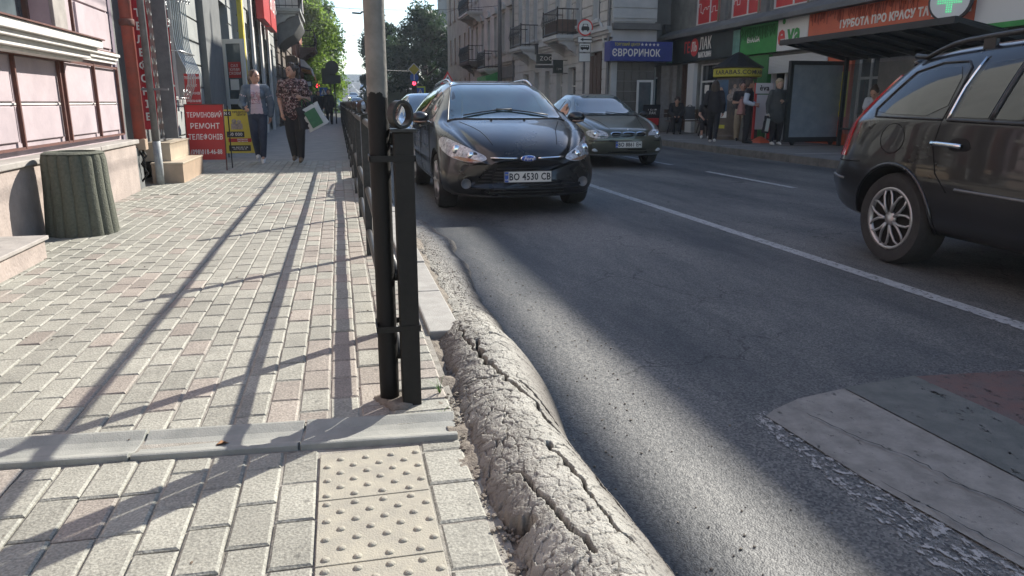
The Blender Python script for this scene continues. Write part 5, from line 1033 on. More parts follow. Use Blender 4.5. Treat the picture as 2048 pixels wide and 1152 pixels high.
class Car:
    """body is one lofted skin: local y runs from nose (0) to tail, x across, z up"""
    def __init__(s, sp, name, label, paint, loc, rz=0, group=None, cuts=True, n=110, cat='car'):
        s.t = thing(name, label, cat, loc, rz, group); s.sp = sp; s.paint = paint; L = sp['L']
        ys = np.unique(np.concatenate([np.linspace(0, .12, 8), np.linspace(.12, .5, 10), np.linspace(.5, L-.5, n), np.linspace(L-.5, L-.12, 10), np.linspace(L-.12, L, 8)]))
        c = {k: pchip(*zip(*sp[k]), ys) for k in ('zb', 'ws', 'wm', 'wb', 'wr', 'zs', 'zt')}
        V = []; m = None
        for i, y in enumerate(ys):
            zb, ws, wm, wb, wr, zs, zt = (float(c[k][i]) for k in ('zb', 'ws', 'wm', 'wb', 'wr', 'zs', 'zt'))
            zs = min(zs, zt-.015); zm = zb+(zs-zb)*.55; cr = .022
            P = [(0, zb), (ws*.85, zb), (ws, zb+.05), (wm*.995, zb+(zm-zb)*.55), (wm, zm), (wb+.012, zs-.035), (wb, zs), ((wb*.45+wr*.55), zs+(zt-zs)*.56), (wr, zt-cr-.035), (wr*.86, zt-cr*.5), (wr*.45, zt-.002), (0, zt)]
            for it in range(3):
                Q = [P[0]]
                for a, b in zip(P[:-1], P[1:]): Q += [(a[0]*.75+b[0]*.25, a[1]*.75+b[1]*.25), (a[0]*.25+b[0]*.75, a[1]*.25+b[1]*.75)]
                Q.append(P[-1]); Q[0] = (0, Q[0][1]); Q[-1] = (0, Q[-1][1]); P = Q
            ring = P+[(-x, z) for x, z in P[-2:0:-1]]; m = len(ring); sh = sp.get('shift')
            V += [(x, y+(sh(x, y, z, L) if sh else 0), z) for x, z in ring]
        N = len(ys); F = [(i*m+j, i*m+(j+1) % m, (i+1)*m+(j+1) % m, (i+1)*m+j) for i in range(N-1) for j in range(m)]
        F.append(tuple(range(m))[::-1]); F.append(tuple((N-1)*m+j for j in range(m)))
        me = bpy.data.meshes.new('body'); me.from_pydata(V, [], F); fixn(me)
        s.bvh = BVHTree.FromPolygons([Vector(v) for v in V], F)
        o = link('body', me, [paint, 'arch_dark'], s.t, True); s.body = o
        r = sp['r']
        if cuts:
            cb = MB()
            for y in sp['axles']:
                for sx in (-1, 1): cb.lathe([(r+.055, sx*.58), (r+.055, sx*1.3)], 40, (0, y, r), 'x')
            cme = bpy.data.meshes.new('c'); cme.from_pydata(cb.v, [], cb.f); fixn(cme); co = bpy.data.objects.new('c', cme); C.objects.link(co); 
            co.matrix_world = Matrix.Translation(loc)@Matrix.Rotation(rz, 4, 'Z'); bpy.context.view_layer.update()
            co.parent = s.t; co.matrix_parent_inverse = s.t.matrix_world.inverted(); bpy.context.view_layer.update()
            bo = o.modifiers.new('b', 'BOOLEAN'); bo.operation = 'DIFFERENCE'; bo.object = co; bo.solver = 'EXACT'
            dg = bpy.context.evaluated_depsgraph_get(); dg.update(); nm = bpy.data.meshes.new_from_object(o.evaluated_get(dg)); o.modifiers.clear(); bpy.data.objects.remove(co)
            old = o.data; o.data = nm
            while len(nm.materials) < 2: nm.materials.append(M['arch_dark'])
            nm.materials[0] = M[paint] if isinstance(paint, str) else paint; nm.materials[1] = M['arch_dark']
            for p in nm.polygons:
                q = p.center; ins = any(abs(math.hypot(q.y-y, q.z-r)-(r+.055)) < .012 and abs(p.normal.x) < .6 and abs(q.x) < sp['W']-.012 for y in sp['axles']) or (abs(abs(q.x)-.58) < .01 and any(math.hypot(q.y-y, q.z-r) < r+.056 for y in sp['axles']))
                p.material_index = 1 if ins else 0
            nm.polygons.foreach_set('use_smooth', [True]*len(nm.polygons)); nm.set_sharp_from_angle(angle=R(50))
        else: me.set_sharp_from_angle(angle=R(50))
    def hit(s, axis, a, b):
        if axis == 'f': o, d = Vector((a, -2, b)), Vector((0, 1, 0))
        elif axis == 'r': o, d = Vector((a, s.sp['L']+2, b)), Vector((0, -1, 0))
        elif axis == 'l': o, d = Vector((-3, a, b)), Vector((1, 0, 0))
        elif axis == 'R': o, d = Vector((3, a, b)), Vector((-1, 0, 0))
        else: o, d = Vector((a, b, 4)), Vector((0, 0, -1))
        h = s.bvh.ray_cast(o, d)
        if h[0] is None: return None, None
        n = h[1]
        if n.dot(d) > 0: n = -n
        return h[0], n
    def patch(s, axis, poly, m, off=.004, res=.04, name='panel', par=None, thick=.006, smooth_poly=0, mirror=False):
        if smooth_poly:
            for _ in range(smooth_poly):
                q = []
                for i in range(len(poly)):
                    a, b = poly[i], poly[(i+1) % len(poly)]; q += [(a[0]*.78+b[0]*.22, a[1]*.78+b[1]*.22), (a[0]*.22+b[0]*.78, a[1]*.22+b[1]*.78)]
                poly = q
        B = []
        for i in range(len(poly)):
            a, b = Vector(poly[i]), Vector(poly[(i+1) % len(poly)]); k = max(1, int((b-a).length/res))
            for j in range(k): B.append(a.lerp(b, j/k))
        xs = [p.x for p in B]; zs = [p.y for p in B]; I = []
        def inside(p):
            c = False; n = len(B)
            for i in range(n):
                a, b = B[i], B[i-1]
                if (a.y > p.y) != (b.y > p.y) and p.x < (b.x-a.x)*(p.y-a.y)/(b.y-a.y+1e-12)+a.x: c = not c
            return c
        for x in np.arange(min(xs)+res*.5, max(xs), res):
            for z in np.arange(min(zs)+res*.5, max(zs), res):
                p = Vector((x, z))
                if inside(p) and min((p-q).length for q in B) > res*.35: I.append(p)
        pts = B+I; nb = len(B); r = geometry.delaunay_2d_cdt(pts, [], [list(range(nb))], 1, 1e-5); vs = r[0]; fs = r[2]
        V = []; Nn = []; last = None; ok = []
        for p in vs:
            h, n = s.hit(axis, p[0], p[1]); ok.append(h is not None)
            if h is None: h, n = last if last else (Vector((0, 0, 0)), Vector((0, 0, 1)))
            last = (h, n); V.append(h); Nn.append(n)
        F = [tuple(f) for f in fs if all(ok[i] for i in f)]
        top = [v+n*off for v, n in zip(V, Nn)]; k = len(top); ec = {}
        for f in F:
            for i in range(len(f)):
                e = (f[i], f[(i+1) % len(f)]); ec[tuple(sorted(e))] = ec.get(tuple(sorted(e)), 0)+1
        bot = [v+n*(off-thick) for v, n in zip(V, Nn)]; SF = [(a, b, b+k, a+k) for (a, b), c in ec.items() if c == 1]
        me = bpy.data.meshes.new(name); me.from_pydata(top+bot, [], F+SF)
        bm = bmesh.new(); bm.from_mesh(me); bmesh.ops.delete(bm, geom=[v for v in bm.verts if not v.link_faces], context='VERTS'); bmesh.ops.recalc_face_normals(bm, faces=bm.faces); bm.to_mesh(me); bm.free()
        # face the surface outwards
        c = sum(Nn, Vector())/len(Nn); up = sum((p.normal*p.area for p in me.polygons), Vector())
        o = link(name, me, m, par or s.t, True); me.set_sharp_from_angle(angle=R(40))
        if mirror:
            ax = {'l': 'R', 'R': 'l'}.get(axis, axis); pl = poly if axis in 'lR' else [(-x, z) for x, z in poly]
            s.patch(ax, pl, m, off, res, name, par, thick)
        return o
    def line(s, axis, pts, w=.006, m='arch_dark', off=.002, name='seam', mirror=False, par=None, h=None):
        P = [Vector(p) for p in pts]; D = []
        for a, b in zip(P[:-1], P[1:]):
            k = max(1, int((b-a).length/.05)); D += [a.lerp(b, j/k) for j in range(k)]
        D.append(P[-1]); Q = []
        for p in D:
            q, n = s.hit(axis, p.x, p.y)
            if q is not None: Q.append(q+n*off)
        if len(Q) > 1: MB().tube(Q, w, 5).build(name, m, par or s.t, True)
        if mirror: s.line({'l': 'R', 'R': 'l'}.get(axis, axis), pts if axis in 'lR' else [(-x, z) for x, z in pts], w, m, off, name, False, par)
    def wheel(s, x, y, r, w=.2, style='alloy', steer=0, spokes=7, rimr=.66):
        sx = 1 if x > 0 else -1; wt = bpy.data.objects.new('wheel', None); C.objects.link(wt); wt.parent = s.t; wt.location = (x, y, r); wt.rotation_euler = (0, 0, steer)
        q = rimr*r; a = -sx*w; pr_ = [(q, 0), (q+.02, sx*.012), (r*.93, sx*.012), (r*.985, -sx*.02), (r, -sx*.05), (r, a+sx*.04), (r*.97, a), (q, a)]
        b = MB(); b.lathe(pr_, 44, axis='x'); b.f = b.f[:-2]; b.build('tyre', 'rubber', wt, 'a')
        MB().lathe([(q, -sx*.02), (q*.98, -sx*.14), (.02, -sx*.14)], 30, axis='x').build('brake_drum', 'arch_dark', wt, 'a')
        rim = MB(); k = MB().lathe([(q+.006, 0), (q+.004, sx*.012), (q-.018, sx*.008), (q-.02, -sx*.05)], 40, axis='x'); k.f = k.f[:-2]; rim.add(k.v, k.f)
        rim.lathe([(.035, -sx*.05), (.055, -sx*.01), (.05, sx*.004), (.0, sx*.006)], 20, axis='x')
        for i in range(spokes):
            a = 2*PI*i/spokes
            if style == 'petal':   # double curved spokes
                for d in (-1, 1):
                    pts = [(sx*.006, .05*math.cos(a), .05*math.sin(a)), (sx*.006, q*.5*math.cos(a+d*.10), q*.5*math.sin(a+d*.10)), (sx*.004, q*.78*math.cos(a+d*.22), q*.78*math.sin(a+d*.22)), (0, (q-.005)*math.cos(a+d*.36), (q-.005)*math.sin(a+d*.36))]
                    rim.tube(pts, [.012, .011, .010, .009], 5)
            else:
                pts = [(-sx*.005, .04*math.cos(a), .04*math.sin(a)), (sx*.002, q*.55*math.cos(a), q*.55*math.sin(a)), (-sx*.003, (q-.004)*math.cos(a), (q-.004)*math.sin(a))]; rim.tube(pts, [.024, .020, .026], 6)
        rim.build('rim', 'alloy', wt, True)
    def plate(s, z, txt, x=0, w=.52, h=.112, y=None, par=None, tilt=0):
        q, n = s.hit('f', x, z); y = (q.y if q else 0)-.025 if y is None else y
        o = MB().box(-w/2-.008, w/2+.008, .0, .012, -h/2-.008, h/2+.008).build('number_plate', 'trim_black', s.t); o.location = (x, y, z); o.rotation_euler = (0, 0, tilt)
        MB().box(-w/2, w/2, -.006, -.002, -h/2, h/2).build('plate_face', 'plate_white', o); MB().box(-w/2+.002, -w/2+.042, -.010, -.0065, -h/2+.002, h/2-.002).build('country_band', 'plate_blue', o)
        MB().box(-w/2+.008, -w/2+.036, -.0125, -.0105, .022, .03).build('flag_stripe', 'kiosk_yellow', o)
        text(txt, .105, 'black_print', o, (.02, -.008, -.002), (PI/2, 0, 0), bold=.0025, ext=.001, sx=.80); text('UA', .026, 'white_print', o, (-w/2+.022, -.012, -.03), (PI/2, 0, 0), ext=.001)
def nose(c, d):  # rounds the ends in plan view
    def f(x, y, z, L):
        a = c*(abs(x)/.9)**2.6; return a*max(0, 1-y/1.1)**1.5-(d*(abs(x)/.9)**2.6)*max(0, 1-(L-y)/.9)**1.5
    return f
# --- black estate car in the bus lane
sp = dict(L=4.45, W=.905, r=.318, axles=(.90, 3.55), shift=nose(.34, .16),
    zb=[(0, .30), (.08, .21), (.35, .19), (.9, .2), (3.6, .21), (4.2, .26), (4.45, .36)],
    ws=[(0, .70), (.1, .80), (.4, .86), (.9, .87), (3.6, .87), (4.2, .83), (4.45, .70)],
    wm=[(0, .73), (.1, .84), (.4, .895), (.9, .91), (3.6, .91), (4.2, .87), (4.45, .74)],
    wb=[(0, .60), (.1, .69), (.35, .80), (.8, .875), (1.3, .885), (3.4, .875), (4.15, .80), (4.45, .66)],
    wr=[(0, .40), (.1, .52), (.35, .62), (.8, .70), (1.05, .73), (1.25, .71), (1.75, .60), (2.2, .575), (3.6, .565), (4.15, .56), (4.45, .58)],
    zs=[(0, .56), (.08, .66), (.3, .76), (.7, .87), (1.15, .94), (1.6, .965), (3.4, 1.03), (4.2, 1.03), (4.45, .90)],
    zt=[(0, .60), (.06, .70), (.25, .82), (.6, .93), (.95, 1.00), (1.10, 1.035), (1.35, 1.17), (1.75, 1.375), (2.05, 1.45), (2.5, 1.485), (3.3, 1.465), (3.95, 1.40), (4.15, 1.33), (4.38, 1.05), (4.45, .95)])
K = Car(sp, 'parked_car', 'black estate car with silver roof rails and plate BO 4530 CB in the nearest lane', 'car_black', (1.97, 7.92, RZ), R(0))
def kcar():
    # windscreen from above
    K.patch('t', [(-.70, 1.10), (-.38, 1.03), (0, 1.01), (.38, 1.03), (.70, 1.10), (.585, 1.70), (.535, 1.93), (.25, 1.90), (0, 1.89), (-.25, 1.90), (-.535, 1.93), (-.585, 1.70)], 'windscreen', .003, .07, 'windscreen')
    K.line('t', [(-.72, 1.10), (-.38, 1.015), (0, .995), (.38, 1.015), (.72, 1.10)], .014, 'trim_black', 0, 'scuttle')
    K.line('t', [(-.715, 1.08), (-.60, 1.70), (-.55, 1.95), (-.25, 1.92), (0, 1.91), (.25, 1.92), (.55, 1.95), (.60, 1.70), (.715, 1.08)], .009, 'trim_black', .0, 'seal')
    for x in (-1, 1):
        MB().tube([tuple((K.hit('t', x*a, y)[0]+Vector((0, 0, .02)))) for a, y in ((.52, 1.12), (.3, 1.18), (.1, 1.22), (-.1, 1.24))], .008, 5).build('wiper', 'trim_black', K.t, True)
    # side windows
    g1 = [(1.42, .985), (2.30, 1.01), (2.26, 1.345), (1.92, 1.32), (1.66, 1.21)]; g2 = [(2.38, 1.012), (3.18, 1.035), (3.14, 1.355), (2.34, 1.355)]; g3 = [(3.26, 1.04), (3.92, 1.07), (3.86, 1.29), (3.6, 1.335), (3.22, 1.35)]
    for g in (g1, g2, g3): K.patch('l', g, 'car_glass', .004, .06, 'side_window', mirror=True, smooth_poly=1)
    K.line('l', [(1.38, .965), (2.3, .99), (3.2, 1.015), (3.98, 1.045)], .007, 'chrome', .004, 'chrome_strip', True)
    for p in ([(1.32, .34), (1.36, .7), (1.40, .96)], [(2.34, .34), (2.35, 1.0), (2.3, 1.37)], [(3.22, 1.0), (3.2, .8), (3.05, .6)], [(1.35, .33), (3.0, .33)]): K.line('l', p, .004, 'arch_dark', .0, 'seam', True)
    for y in (2.12, 3.05): K.line('l', [(y-.1, .90), (y+.1, .905)], .014, 'car_black', .022, 'door_handle', True)
    # bonnet lines, headlights, grille, intakes
    for x in (-1, 1): K.line('t', [(x*.36, .16), (x*.44, .5), (x*.60, .95)], .005, 'arch_dark', -.001, 'bonnet_seam')
    for x in (-.22, .18): MB().box(x-.012, x+.012, .93, .95, .985, 1.012).build('washer_jet', 'trim_black', K.t)
    hl = [(-.435, .605), (-.52, .575), (-.66, .575), (-.80, .62), (-.868, .70), (-.872, .80), (-.83, .83), (-.70, .765), (-.55, .69), (-.45, .64)]
    for s_ in (-1, 1):
        h = K.patch('f', [(-s_*x, z) for x, z in hl], 'lamp_glass', .004, .045, 'headlight', smooth_poly=1)
        for cx, cz, rr in ((.60, .645, .040), (.73, .70, .050)):
            q, n = K.hit('f', s_*cx, cz); b = MB(); b.ball(q+n*.002, (rr, .016, rr), 16, 8); b.build('lamp_lens', 'chrome', h, True)
        q = K.patch('f', [(s_*x, z) for x, z in ((.50, .585), (.66, .58), (.78, .62), (.72, .63), (.60, .61))], 'lamp_amber', .007, .04, 'indicator', par=h)
        q, n = K.hit('f', s_*.66, .345); f_ = MB().lathe([(.052, -.02), (.056, -.026), (.05, -.03), (.048, -.01)], 22, q, 'y').build('fog_lamp', 'metal_grey', K.t, True); MB().lathe([(.045, -.018), (.0, -.02)], 16, q, 'y').build('fog_lens', 'car_glass', f_, True)
        K.patch('f', [(s_*x, z) for x, z in ((.42, .30), (.62, .27), (.56, .36), (.40, .52), (.36, .52))], 'arch_dark', .003, .04, 'side_intake')
        for k in range(6):
            z = .30+k*.036; a, c = .405-k*.006, .60-k*.034; K.line('f', [(s_*a, z), (s_*c, z)], .006, 'trim_black', .007, 'intake_slat')
    K.patch('f', [(-.41, .63), (.41, .63), (.37, .585), (-.37, .585)], 'arch_dark', .003, .04, 'upper_grille')
    for s_ in (-1, 1): K.line('f', [(s_*.11, .613), (s_*.40, .620)], .012, 'chrome', .008, 'grille_bar')
    K.patch('f', [(-.33, .545), (.33, .545), (.42, .24), (-.42, .24)], 'arch_dark', .003, .05, 'lower_grille')
    for k in range(8):
        z = .26+k*.035; w_ = .415-k*.011; K.line('f', [(-w_, z), (0, z), (w_, z)], .007, 'trim_black', .009, 'grille_slat')
    q, n = K.hit('f', 0, .615); bd = MB().ball((q.x, q.y-.012, .615), (.088, .012, .036), 28, 8).build('badge', 'chrome', K.t, True); MB().ball((q.x, q.y-.018, .615), (.078, .010, .029), 28, 8).build('badge_field', 'plate_blue', bd, True)
    text('Ford', .055, 'white_print', bd, (0, q.y-.030, .615), (PI/2, 0, 0), ext=.001, shear=.35, bold=.0008)
    K.line('f', [(-.78, .225), (-.5, .21), (0, .205), (.5, .21), (.78, .225)], .012, 'trim_black', .006, 'front_lip')
    K.plate(.42, 'BO 4530 CB', 0, tilt=0)
    for s_ in (-1, 1):
        m_ = MB().ball((s_*1.0, 1.50, 1.02), (.115, .075, .075), 18, 12, (0, 0, s_*-.15)); mo = m_.build('mirror', 'car_black', K.t, True); MB().box(s_*.93-.06, s_*.93+.06, 1.50, 1.56, .93, .975).build('mirror_arm', 'trim_black', mo); MB().tube([(s_*.93, 1.434, .975), (s_*1.0, 1.425, .972), (s_*1.08, 1.45, .978)], .012, 5).build('mirror_lamp', 'lamp_amber', mo, True)
        pts = []
        for y in np.linspace(1.98, 3.85, 14):
            q, n = K.hit('t', s_*.53, y); u_ = (y-1.98)/1.87; pts.append(q+Vector((0, 0, .045*min(1, u_*8, (1-u_)*8)-.004)))
        MB().tube(pts, .014, 8).build('roof_rail', 'chrome', K.t, True)
        for y in sp['axles']: K.wheel(s_*.875, y, .318, .2, 'alloy', 0, 5, .70)
    for x, z in ((-.30, 1.20),): pass
    q = MB().ball((.02, 1.86, 1.33), (.10, .03, .03), 12, 8); q.build('inner_mirror', 'trim_black', K.t, True)
kcar()
# --- olive sedan in the middle lane
sp2 = dict(L=4.24, W=.84, r=.285, axles=(.82, 3.34), shift=nose(.26, .2),
    zb=[(0, .33), (.08, .24), (.35, .20), (.9, .2), (3.4, .21), (4.0, .26), (4.24, .38)],
    ws=[(0, .66), (.1, .75), (.4, .80), (3.4, .80), (4.24, .66)], wm=[(0, .69), (.1, .785), (.4, .83), (.9, .84), (3.4, .84), (4.0, .80), (4.24, .68)],
    wb=[(0, .60), (.1, .68), (.35, .75), (.8, .795), (1.3, .80), (3.2, .80), (4.0, .74), (4.24, .62)],
    wr=[(0, .42), (.1, .52), (.35, .60), (.8, .66), (1.15, .68), (1.8, .53), (2.2, .50), (2.9, .49), (3.3, .56), (3.6, .62), (4.24, .54)],
    zs=[(0, .58), (.08, .66), (.3, .74), (.7, .82), (1.15, .88), (2, .90), (3.4, .93), (4.0, .93), (4.24, .84)],
    zt=[(0, .62), (.06, .70), (.25, .77), (.6, .86), (1.0, .935), (1.15, .96), (1.45, 1.10), (1.85, 1.30), (2.15, 1.375), (2.6, 1.39), (2.95, 1.34), (3.3, 1.16), (3.55, 1.02), (4.0, 1.0), (4.2, .95), (4.24, .90)])
O = Car(sp2, 'car', 'dark olive sedan with three part chrome grille and plate BO 8861 EH', 'car_olive', (5.30, 13.5, RZ), R(0))
def ocar():
    O.patch('t', [(-.65, 1.2), (-.35, 1.12), (0, 1.10), (.35, 1.12), (.65, 1.2), (.52, 1.80), (.47, 1.98), (0, 1.95), (-.47, 1.98), (-.52, 1.80)], 'windscreen', .004, .07, 'windscreen')
    O.line('t', [(-.66, 1.19), (-.35, 1.10), (0, 1.085), (.35, 1.10), (.66, 1.19)], .014, 'trim_black', 0, 'scuttle')
    for x in (0.42, -.12): MB().tube([tuple(O.hit('t', x-a, y)[0]+Vector((0, 0, .02))) for a, y in ((0, 1.16), (.25, 1.20), (.45, 1.25))], .008, 5).build('wiper', 'trim_black', O.t, True)
    for g in ([(1.5, .925), (2.2, .94), (2.18, 1.27), (1.95, 1.24), (1.72, 1.12)], [(2.28, .94), (2.95, .96), (2.9, 1.2), (2.65, 1.27), (2.24, 1.28)], [(3.02, .97), (3.25, .99), (3.05, 1.12)]): O.patch('l', g, 'car_glass', .004, .06, 'side_window', mirror=True, smooth_poly=1)
    for p in ([(1.3, .34), (1.4, .9)], [(2.24, .34), (2.24, 1.0), (2.21, 1.28)], [(2.96, .95), (2.85, .6)]): O.line('l', p, .004, 'arch_dark', .0, 'seam', True)
    O.line('l', [(.45, .52), (1.2, .53), (3.0, .54), (3.9, .55)], .02, 'trim_black', .002, 'side_moulding', True)
    hl = [(-.39, .555), (-.52, .54), (-.66, .55), (-.735, .60), (-.745, .67), (-.66, .70), (-.5, .69), (-.41, .65)]
    for s_ in (-1, 1):
        h = O.patch('f', [(-s_*x, z) for x, z in hl], 'lamp_glass', .006, .04, 'headlight', smooth_poly=2); q, n = O.hit('f', s_*.62, .62); MB().ball(q+n*.003, (.045, .014, .045), 14, 8).build('lamp_lens', 'chrome', h, True)
        q, n = O.hit('f', s_*.62, .33); MB().ball(q, (.07, .02, .035), 16, 8).build('fog_lamp', 'lamp_glass', O.t, True)
    for a, b_ in ((-.345, -.145), (-.125, .125), (.145, .345)):
        O.patch('f', [(a, .57), (b_, .57), (b_*1.02, .665), (a*1.02, .665)], 'chrome', .004, .04, 'grille_frame', smooth_poly=1); O.patch('f', [(a+.016, .583), (b_-.016, .583), (b_-.014, .652), (a+.014, .652)], 'arch_dark', .008, .03, 'grille', smooth_poly=1)
    O.line('f', [(-.72, .50), (0, .495), (.72, .50)], .012, 'trim_black', .002, 'bumper_strip'); O.patch('f', [(-.40, .28), (.40, .28), (.36, .345), (-.36, .345)], 'arch_dark', .003, .04, 'lower_intake'); O.line('f', [(-.7, .25), (0, .235), (.7, .25)], .012, 'metal_grey', .006, 'front_lip')
    for x in (-1, 1): O.line('t', [(x*.34, .12), (x*.42, .6), (x*.55, 1.05)], .005, 'arch_dark', -.001, 'bonnet_seam')
    q, n = O.hit('f', 0, .70); MB().ball((0, q.y, .70), (.02, .01, .014), 8, 6).build('badge', 'chrome', O.t, True)
    O.plate(.43, 'BO 8861 EH', 0)
    for s_ in (-1, 1):
        MB().ball((s_*.90, 1.52, .96), (.095, .06, .06), 14, 10).build('mirror', 'trim_black', O.t, True)
        for y in sp2['axles']: O.wheel(s_*.81, y, .285, .18, 'alloy', 0, 9, .66)
    MB().tube([(0.05, 2.05, 1.375), (.05, 2.12, 1.5)], .006, 5).build('aerial', 'trim_black', O.t)
ocar()
# --- tall black off-roader at the right edge; its rear is farther away, nose out of frame
sp3 = dict(L=4.6, W=.93, r=.345, axles=(.95, 3.72), shift=nose(.3, .06),
    zb=[(0, .36), (.1, .27), (.4, .25), (3.7, .26), (4.3, .30), (4.52, .36), (4.6, .46)],
    ws=[(0, .72), (.1, .82), (.4, .88), (4.1, .88), (4.45, .84), (4.6, .76)], wm=[(0, .75), (.1, .85), (.4, .915), (.9, .935), (4.0, .935), (4.4, .90), (4.6, .82)],
    wb=[(0, .62), (.1, .72), (.35, .82), (.8, .89), (1.4, .90), (3.6, .90), (4.2, .86), (4.45, .80), (4.6, .74)],
    wr=[(0, .45), (.1, .56), (.35, .65), (.8, .72), (1.2, .76), (1.75, .68), (2.2, .655), (3.6, .64), (4.0, .63), (4.4, .66), (4.6, .68)],
    zs=[(0, .70), (.08, .80), (.3, .90), (.7, .98), (1.2, 1.03), (2, 1.05), (3.6, 1.09), (4.3, 1.07), (4.5, .92), (4.6, .74)],
    zt=[(0, .74), (.06, .84), (.25, .96), (.6, 1.04), (1.0, 1.10), (1.2, 1.14), (1.5, 1.32), (1.85, 1.52), (2.2, 1.60), (2.8, 1.625), (3.5, 1.60), (3.95, 1.54), (4.15, 1.43), (4.4, 1.17), (4.5, 1.02), (4.56, .86), (4.6, .78)])
Q = Car(sp3, 'off_road_car', 'large black off-road car with red tail light and roof rails at the right edge', 'car_black', (4.95, 1.17, RZ), R(0))
def qcar():
    a = 'l'
    Q.patch(a, [(3.34, 1.105), (3.36, 1.44), (3.62, 1.44), (3.82, 1.40), (4.04, 1.17), (4.06, 1.12)], 'car_glass', .004, .045, 'quarter_window', mirror=True, smooth_poly=1)
    Q.patch(a, [(2.96, 1.10), (3.24, 1.103), (3.20, 1.455), (2.92, 1.47)], 'car_glass', .004, .05, 'rear_door_window', mirror=True)
    Q.patch(a, [(2.36, 1.085), (2.90, 1.098), (2.86, 1.472), (2.36, 1.48)], 'car_glass', .004, .05, 'rear_door_window', mirror=True)
    Q.patch(a, [(1.5, 1.065), (2.27, 1.083), (2.27, 1.478), (1.95, 1.45), (1.75, 1.33)], 'car_glass', .004, .06, 'front_door_window', mirror=True)
    Q.line(a, [(1.5, 1.045), (2.3, 1.062), (3.28, 1.083)], .014, 'trim_black', .002, 'window_rubber', True)
    Q.line(a, [(3.28, 1.08), (3.275, 1.3), (3.24, 1.49)], .011, 'chrome', .006, 'window_trim', False); Q.line(a, [(2.93, 1.09), (2.89, 1.48)], .016, 'trim_black', .003, 'window_bar', True)
    Q.line(a, [(3.22, 1.50), (3.32, 1.30), (3.33, 1.08), (3.36, .9), (3.30, .72), (3.18, .6)], .005, 'arch_dark', .0, 'seam', True)
    Q.line(a, [(2.3, .38), (2.31, 1.05), (2.31, 1.48)], .005, 'arch_dark', .0, 'seam', True); Q.line(a, [(1.3, .36), (1.4, 1.03)], .005, 'arch_dark', .0, 'seam', True)
    Q.line(a, [(3.30, 1.09), (3.32, 1.43), (3.38, 1.475), (3.62, 1.475), (3.86, 1.42), (4.09, 1.15), (4.05, 1.095), (3.7, 1.09), (3.34, 1.085)], .009, 'trim_black', .003, 'seal', True)
    Q.line(a, [(3.08, .915), (3.34, .925)], .018, 'chrome', .035, 'door_handle', True); Q.patch(a, [(3.02, .89), (3.2, .875), (3.24, .93), (3.18, .97), (3.06, .965)], 'arch_dark', .003, .04, 'handle_recess', smooth_poly=1, mirror=True)
    Q.line(a, [(1.4, .60), (3.1, .63)], .012, 'metal_grey', .006, 'side_moulding', True)
    ff = [(3.78+.13*math.cos(t), .94+.11*math.sin(t)) for t in np.linspace(0, 2*PI, 17)]; Q.line(a, ff, .004, 'arch_dark', .0, 'fuel_flap')
    # tail lights climb the rear pillar
    for s_, ax in ((-1, 'l'), (1, 'R')):
        Q.patch(ax, [(4.33, .78), (4.54, .77), (4.53, .90), (4.43, 1.12), (4.30, 1.30), (4.15, 1.43), (4.10, 1.40), (4.18, 1.25), (4.27, 1.10), (4.31, .95)], 'tail_red', .012, .03, 'tail_light', thick=.02)
        Q.line(ax, [(4.30, .60), (4.585, .62)], .012, 'tail_red' if False else 'metal_grey', .004, 'reflector')
        Q.line(ax, [(4.1, .75), (4.4, .74), (4.55, .74)], .005, 'arch_dark', .0, 'seam')
        pts = []
        for y in np.linspace(1.95, 3.98, 18):
            q, n = Q.hit('t', s_*.62, y); u_ = (y-1.95)/2.03; pts.append(q+Vector((0, 0, .075*min(1, (u_*6)**.7, ((1-u_)*5)**.8)-.004)))
        MB().tube(pts, [.02]*18, 8).build('roof_rail', 'trim_black', Q.t, True)
        for y in (2.6, 3.3): q, n = Q.hit('t', s_*.62, y); MB().box(s_*.62-.015, s_*.62+.015, y-.05, y+.05, q.z-.01, q.z+.075).build('rail_foot', 'trim_black', Q.t)
        MB().ball((s_*1.03, 1.55, 1.12), (.11, .08, .09), 14, 10).build('mirror', 'car_black', Q.t, True)
        for y in sp3['axles']:
            Q.wheel(s_*.90, y, .345, .22, 'petal', 0, 7, .67)
            lip = [(y+.41*math.cos(t), .345+.41*math.sin(t)) for t in np.linspace(-.12, PI+.12, 22)]; Q.line(ax, lip, .014, 'car_black', .004, 'arch_lip')
    Q.patch('t', [(-.70, 1.2), (0, 1.12), (.70, 1.2), (.64, 1.80), (.60, 2.02), (0, 1.99), (-.60, 2.02), (-.64, 1.80)], 'windscreen', .004, .09, 'windscreen')
    Q.patch('r', [(-.55, 1.12), (.55, 1.12), (.52, 1.45), (-.52, 1.45)], 'car_glass', .004, .08, 'rear_window'); Q.patch('r', [(-.26, .72), (.26, .72), (.26, .83), (-.26, .83)], 'plate_white', .01, .08, 'number_plate')
    Q.line('t', [(-.6, 4.0), (0, 4.03), (.6, 4.0)], .02, 'car_black', .01, 'spoiler')
qcar()
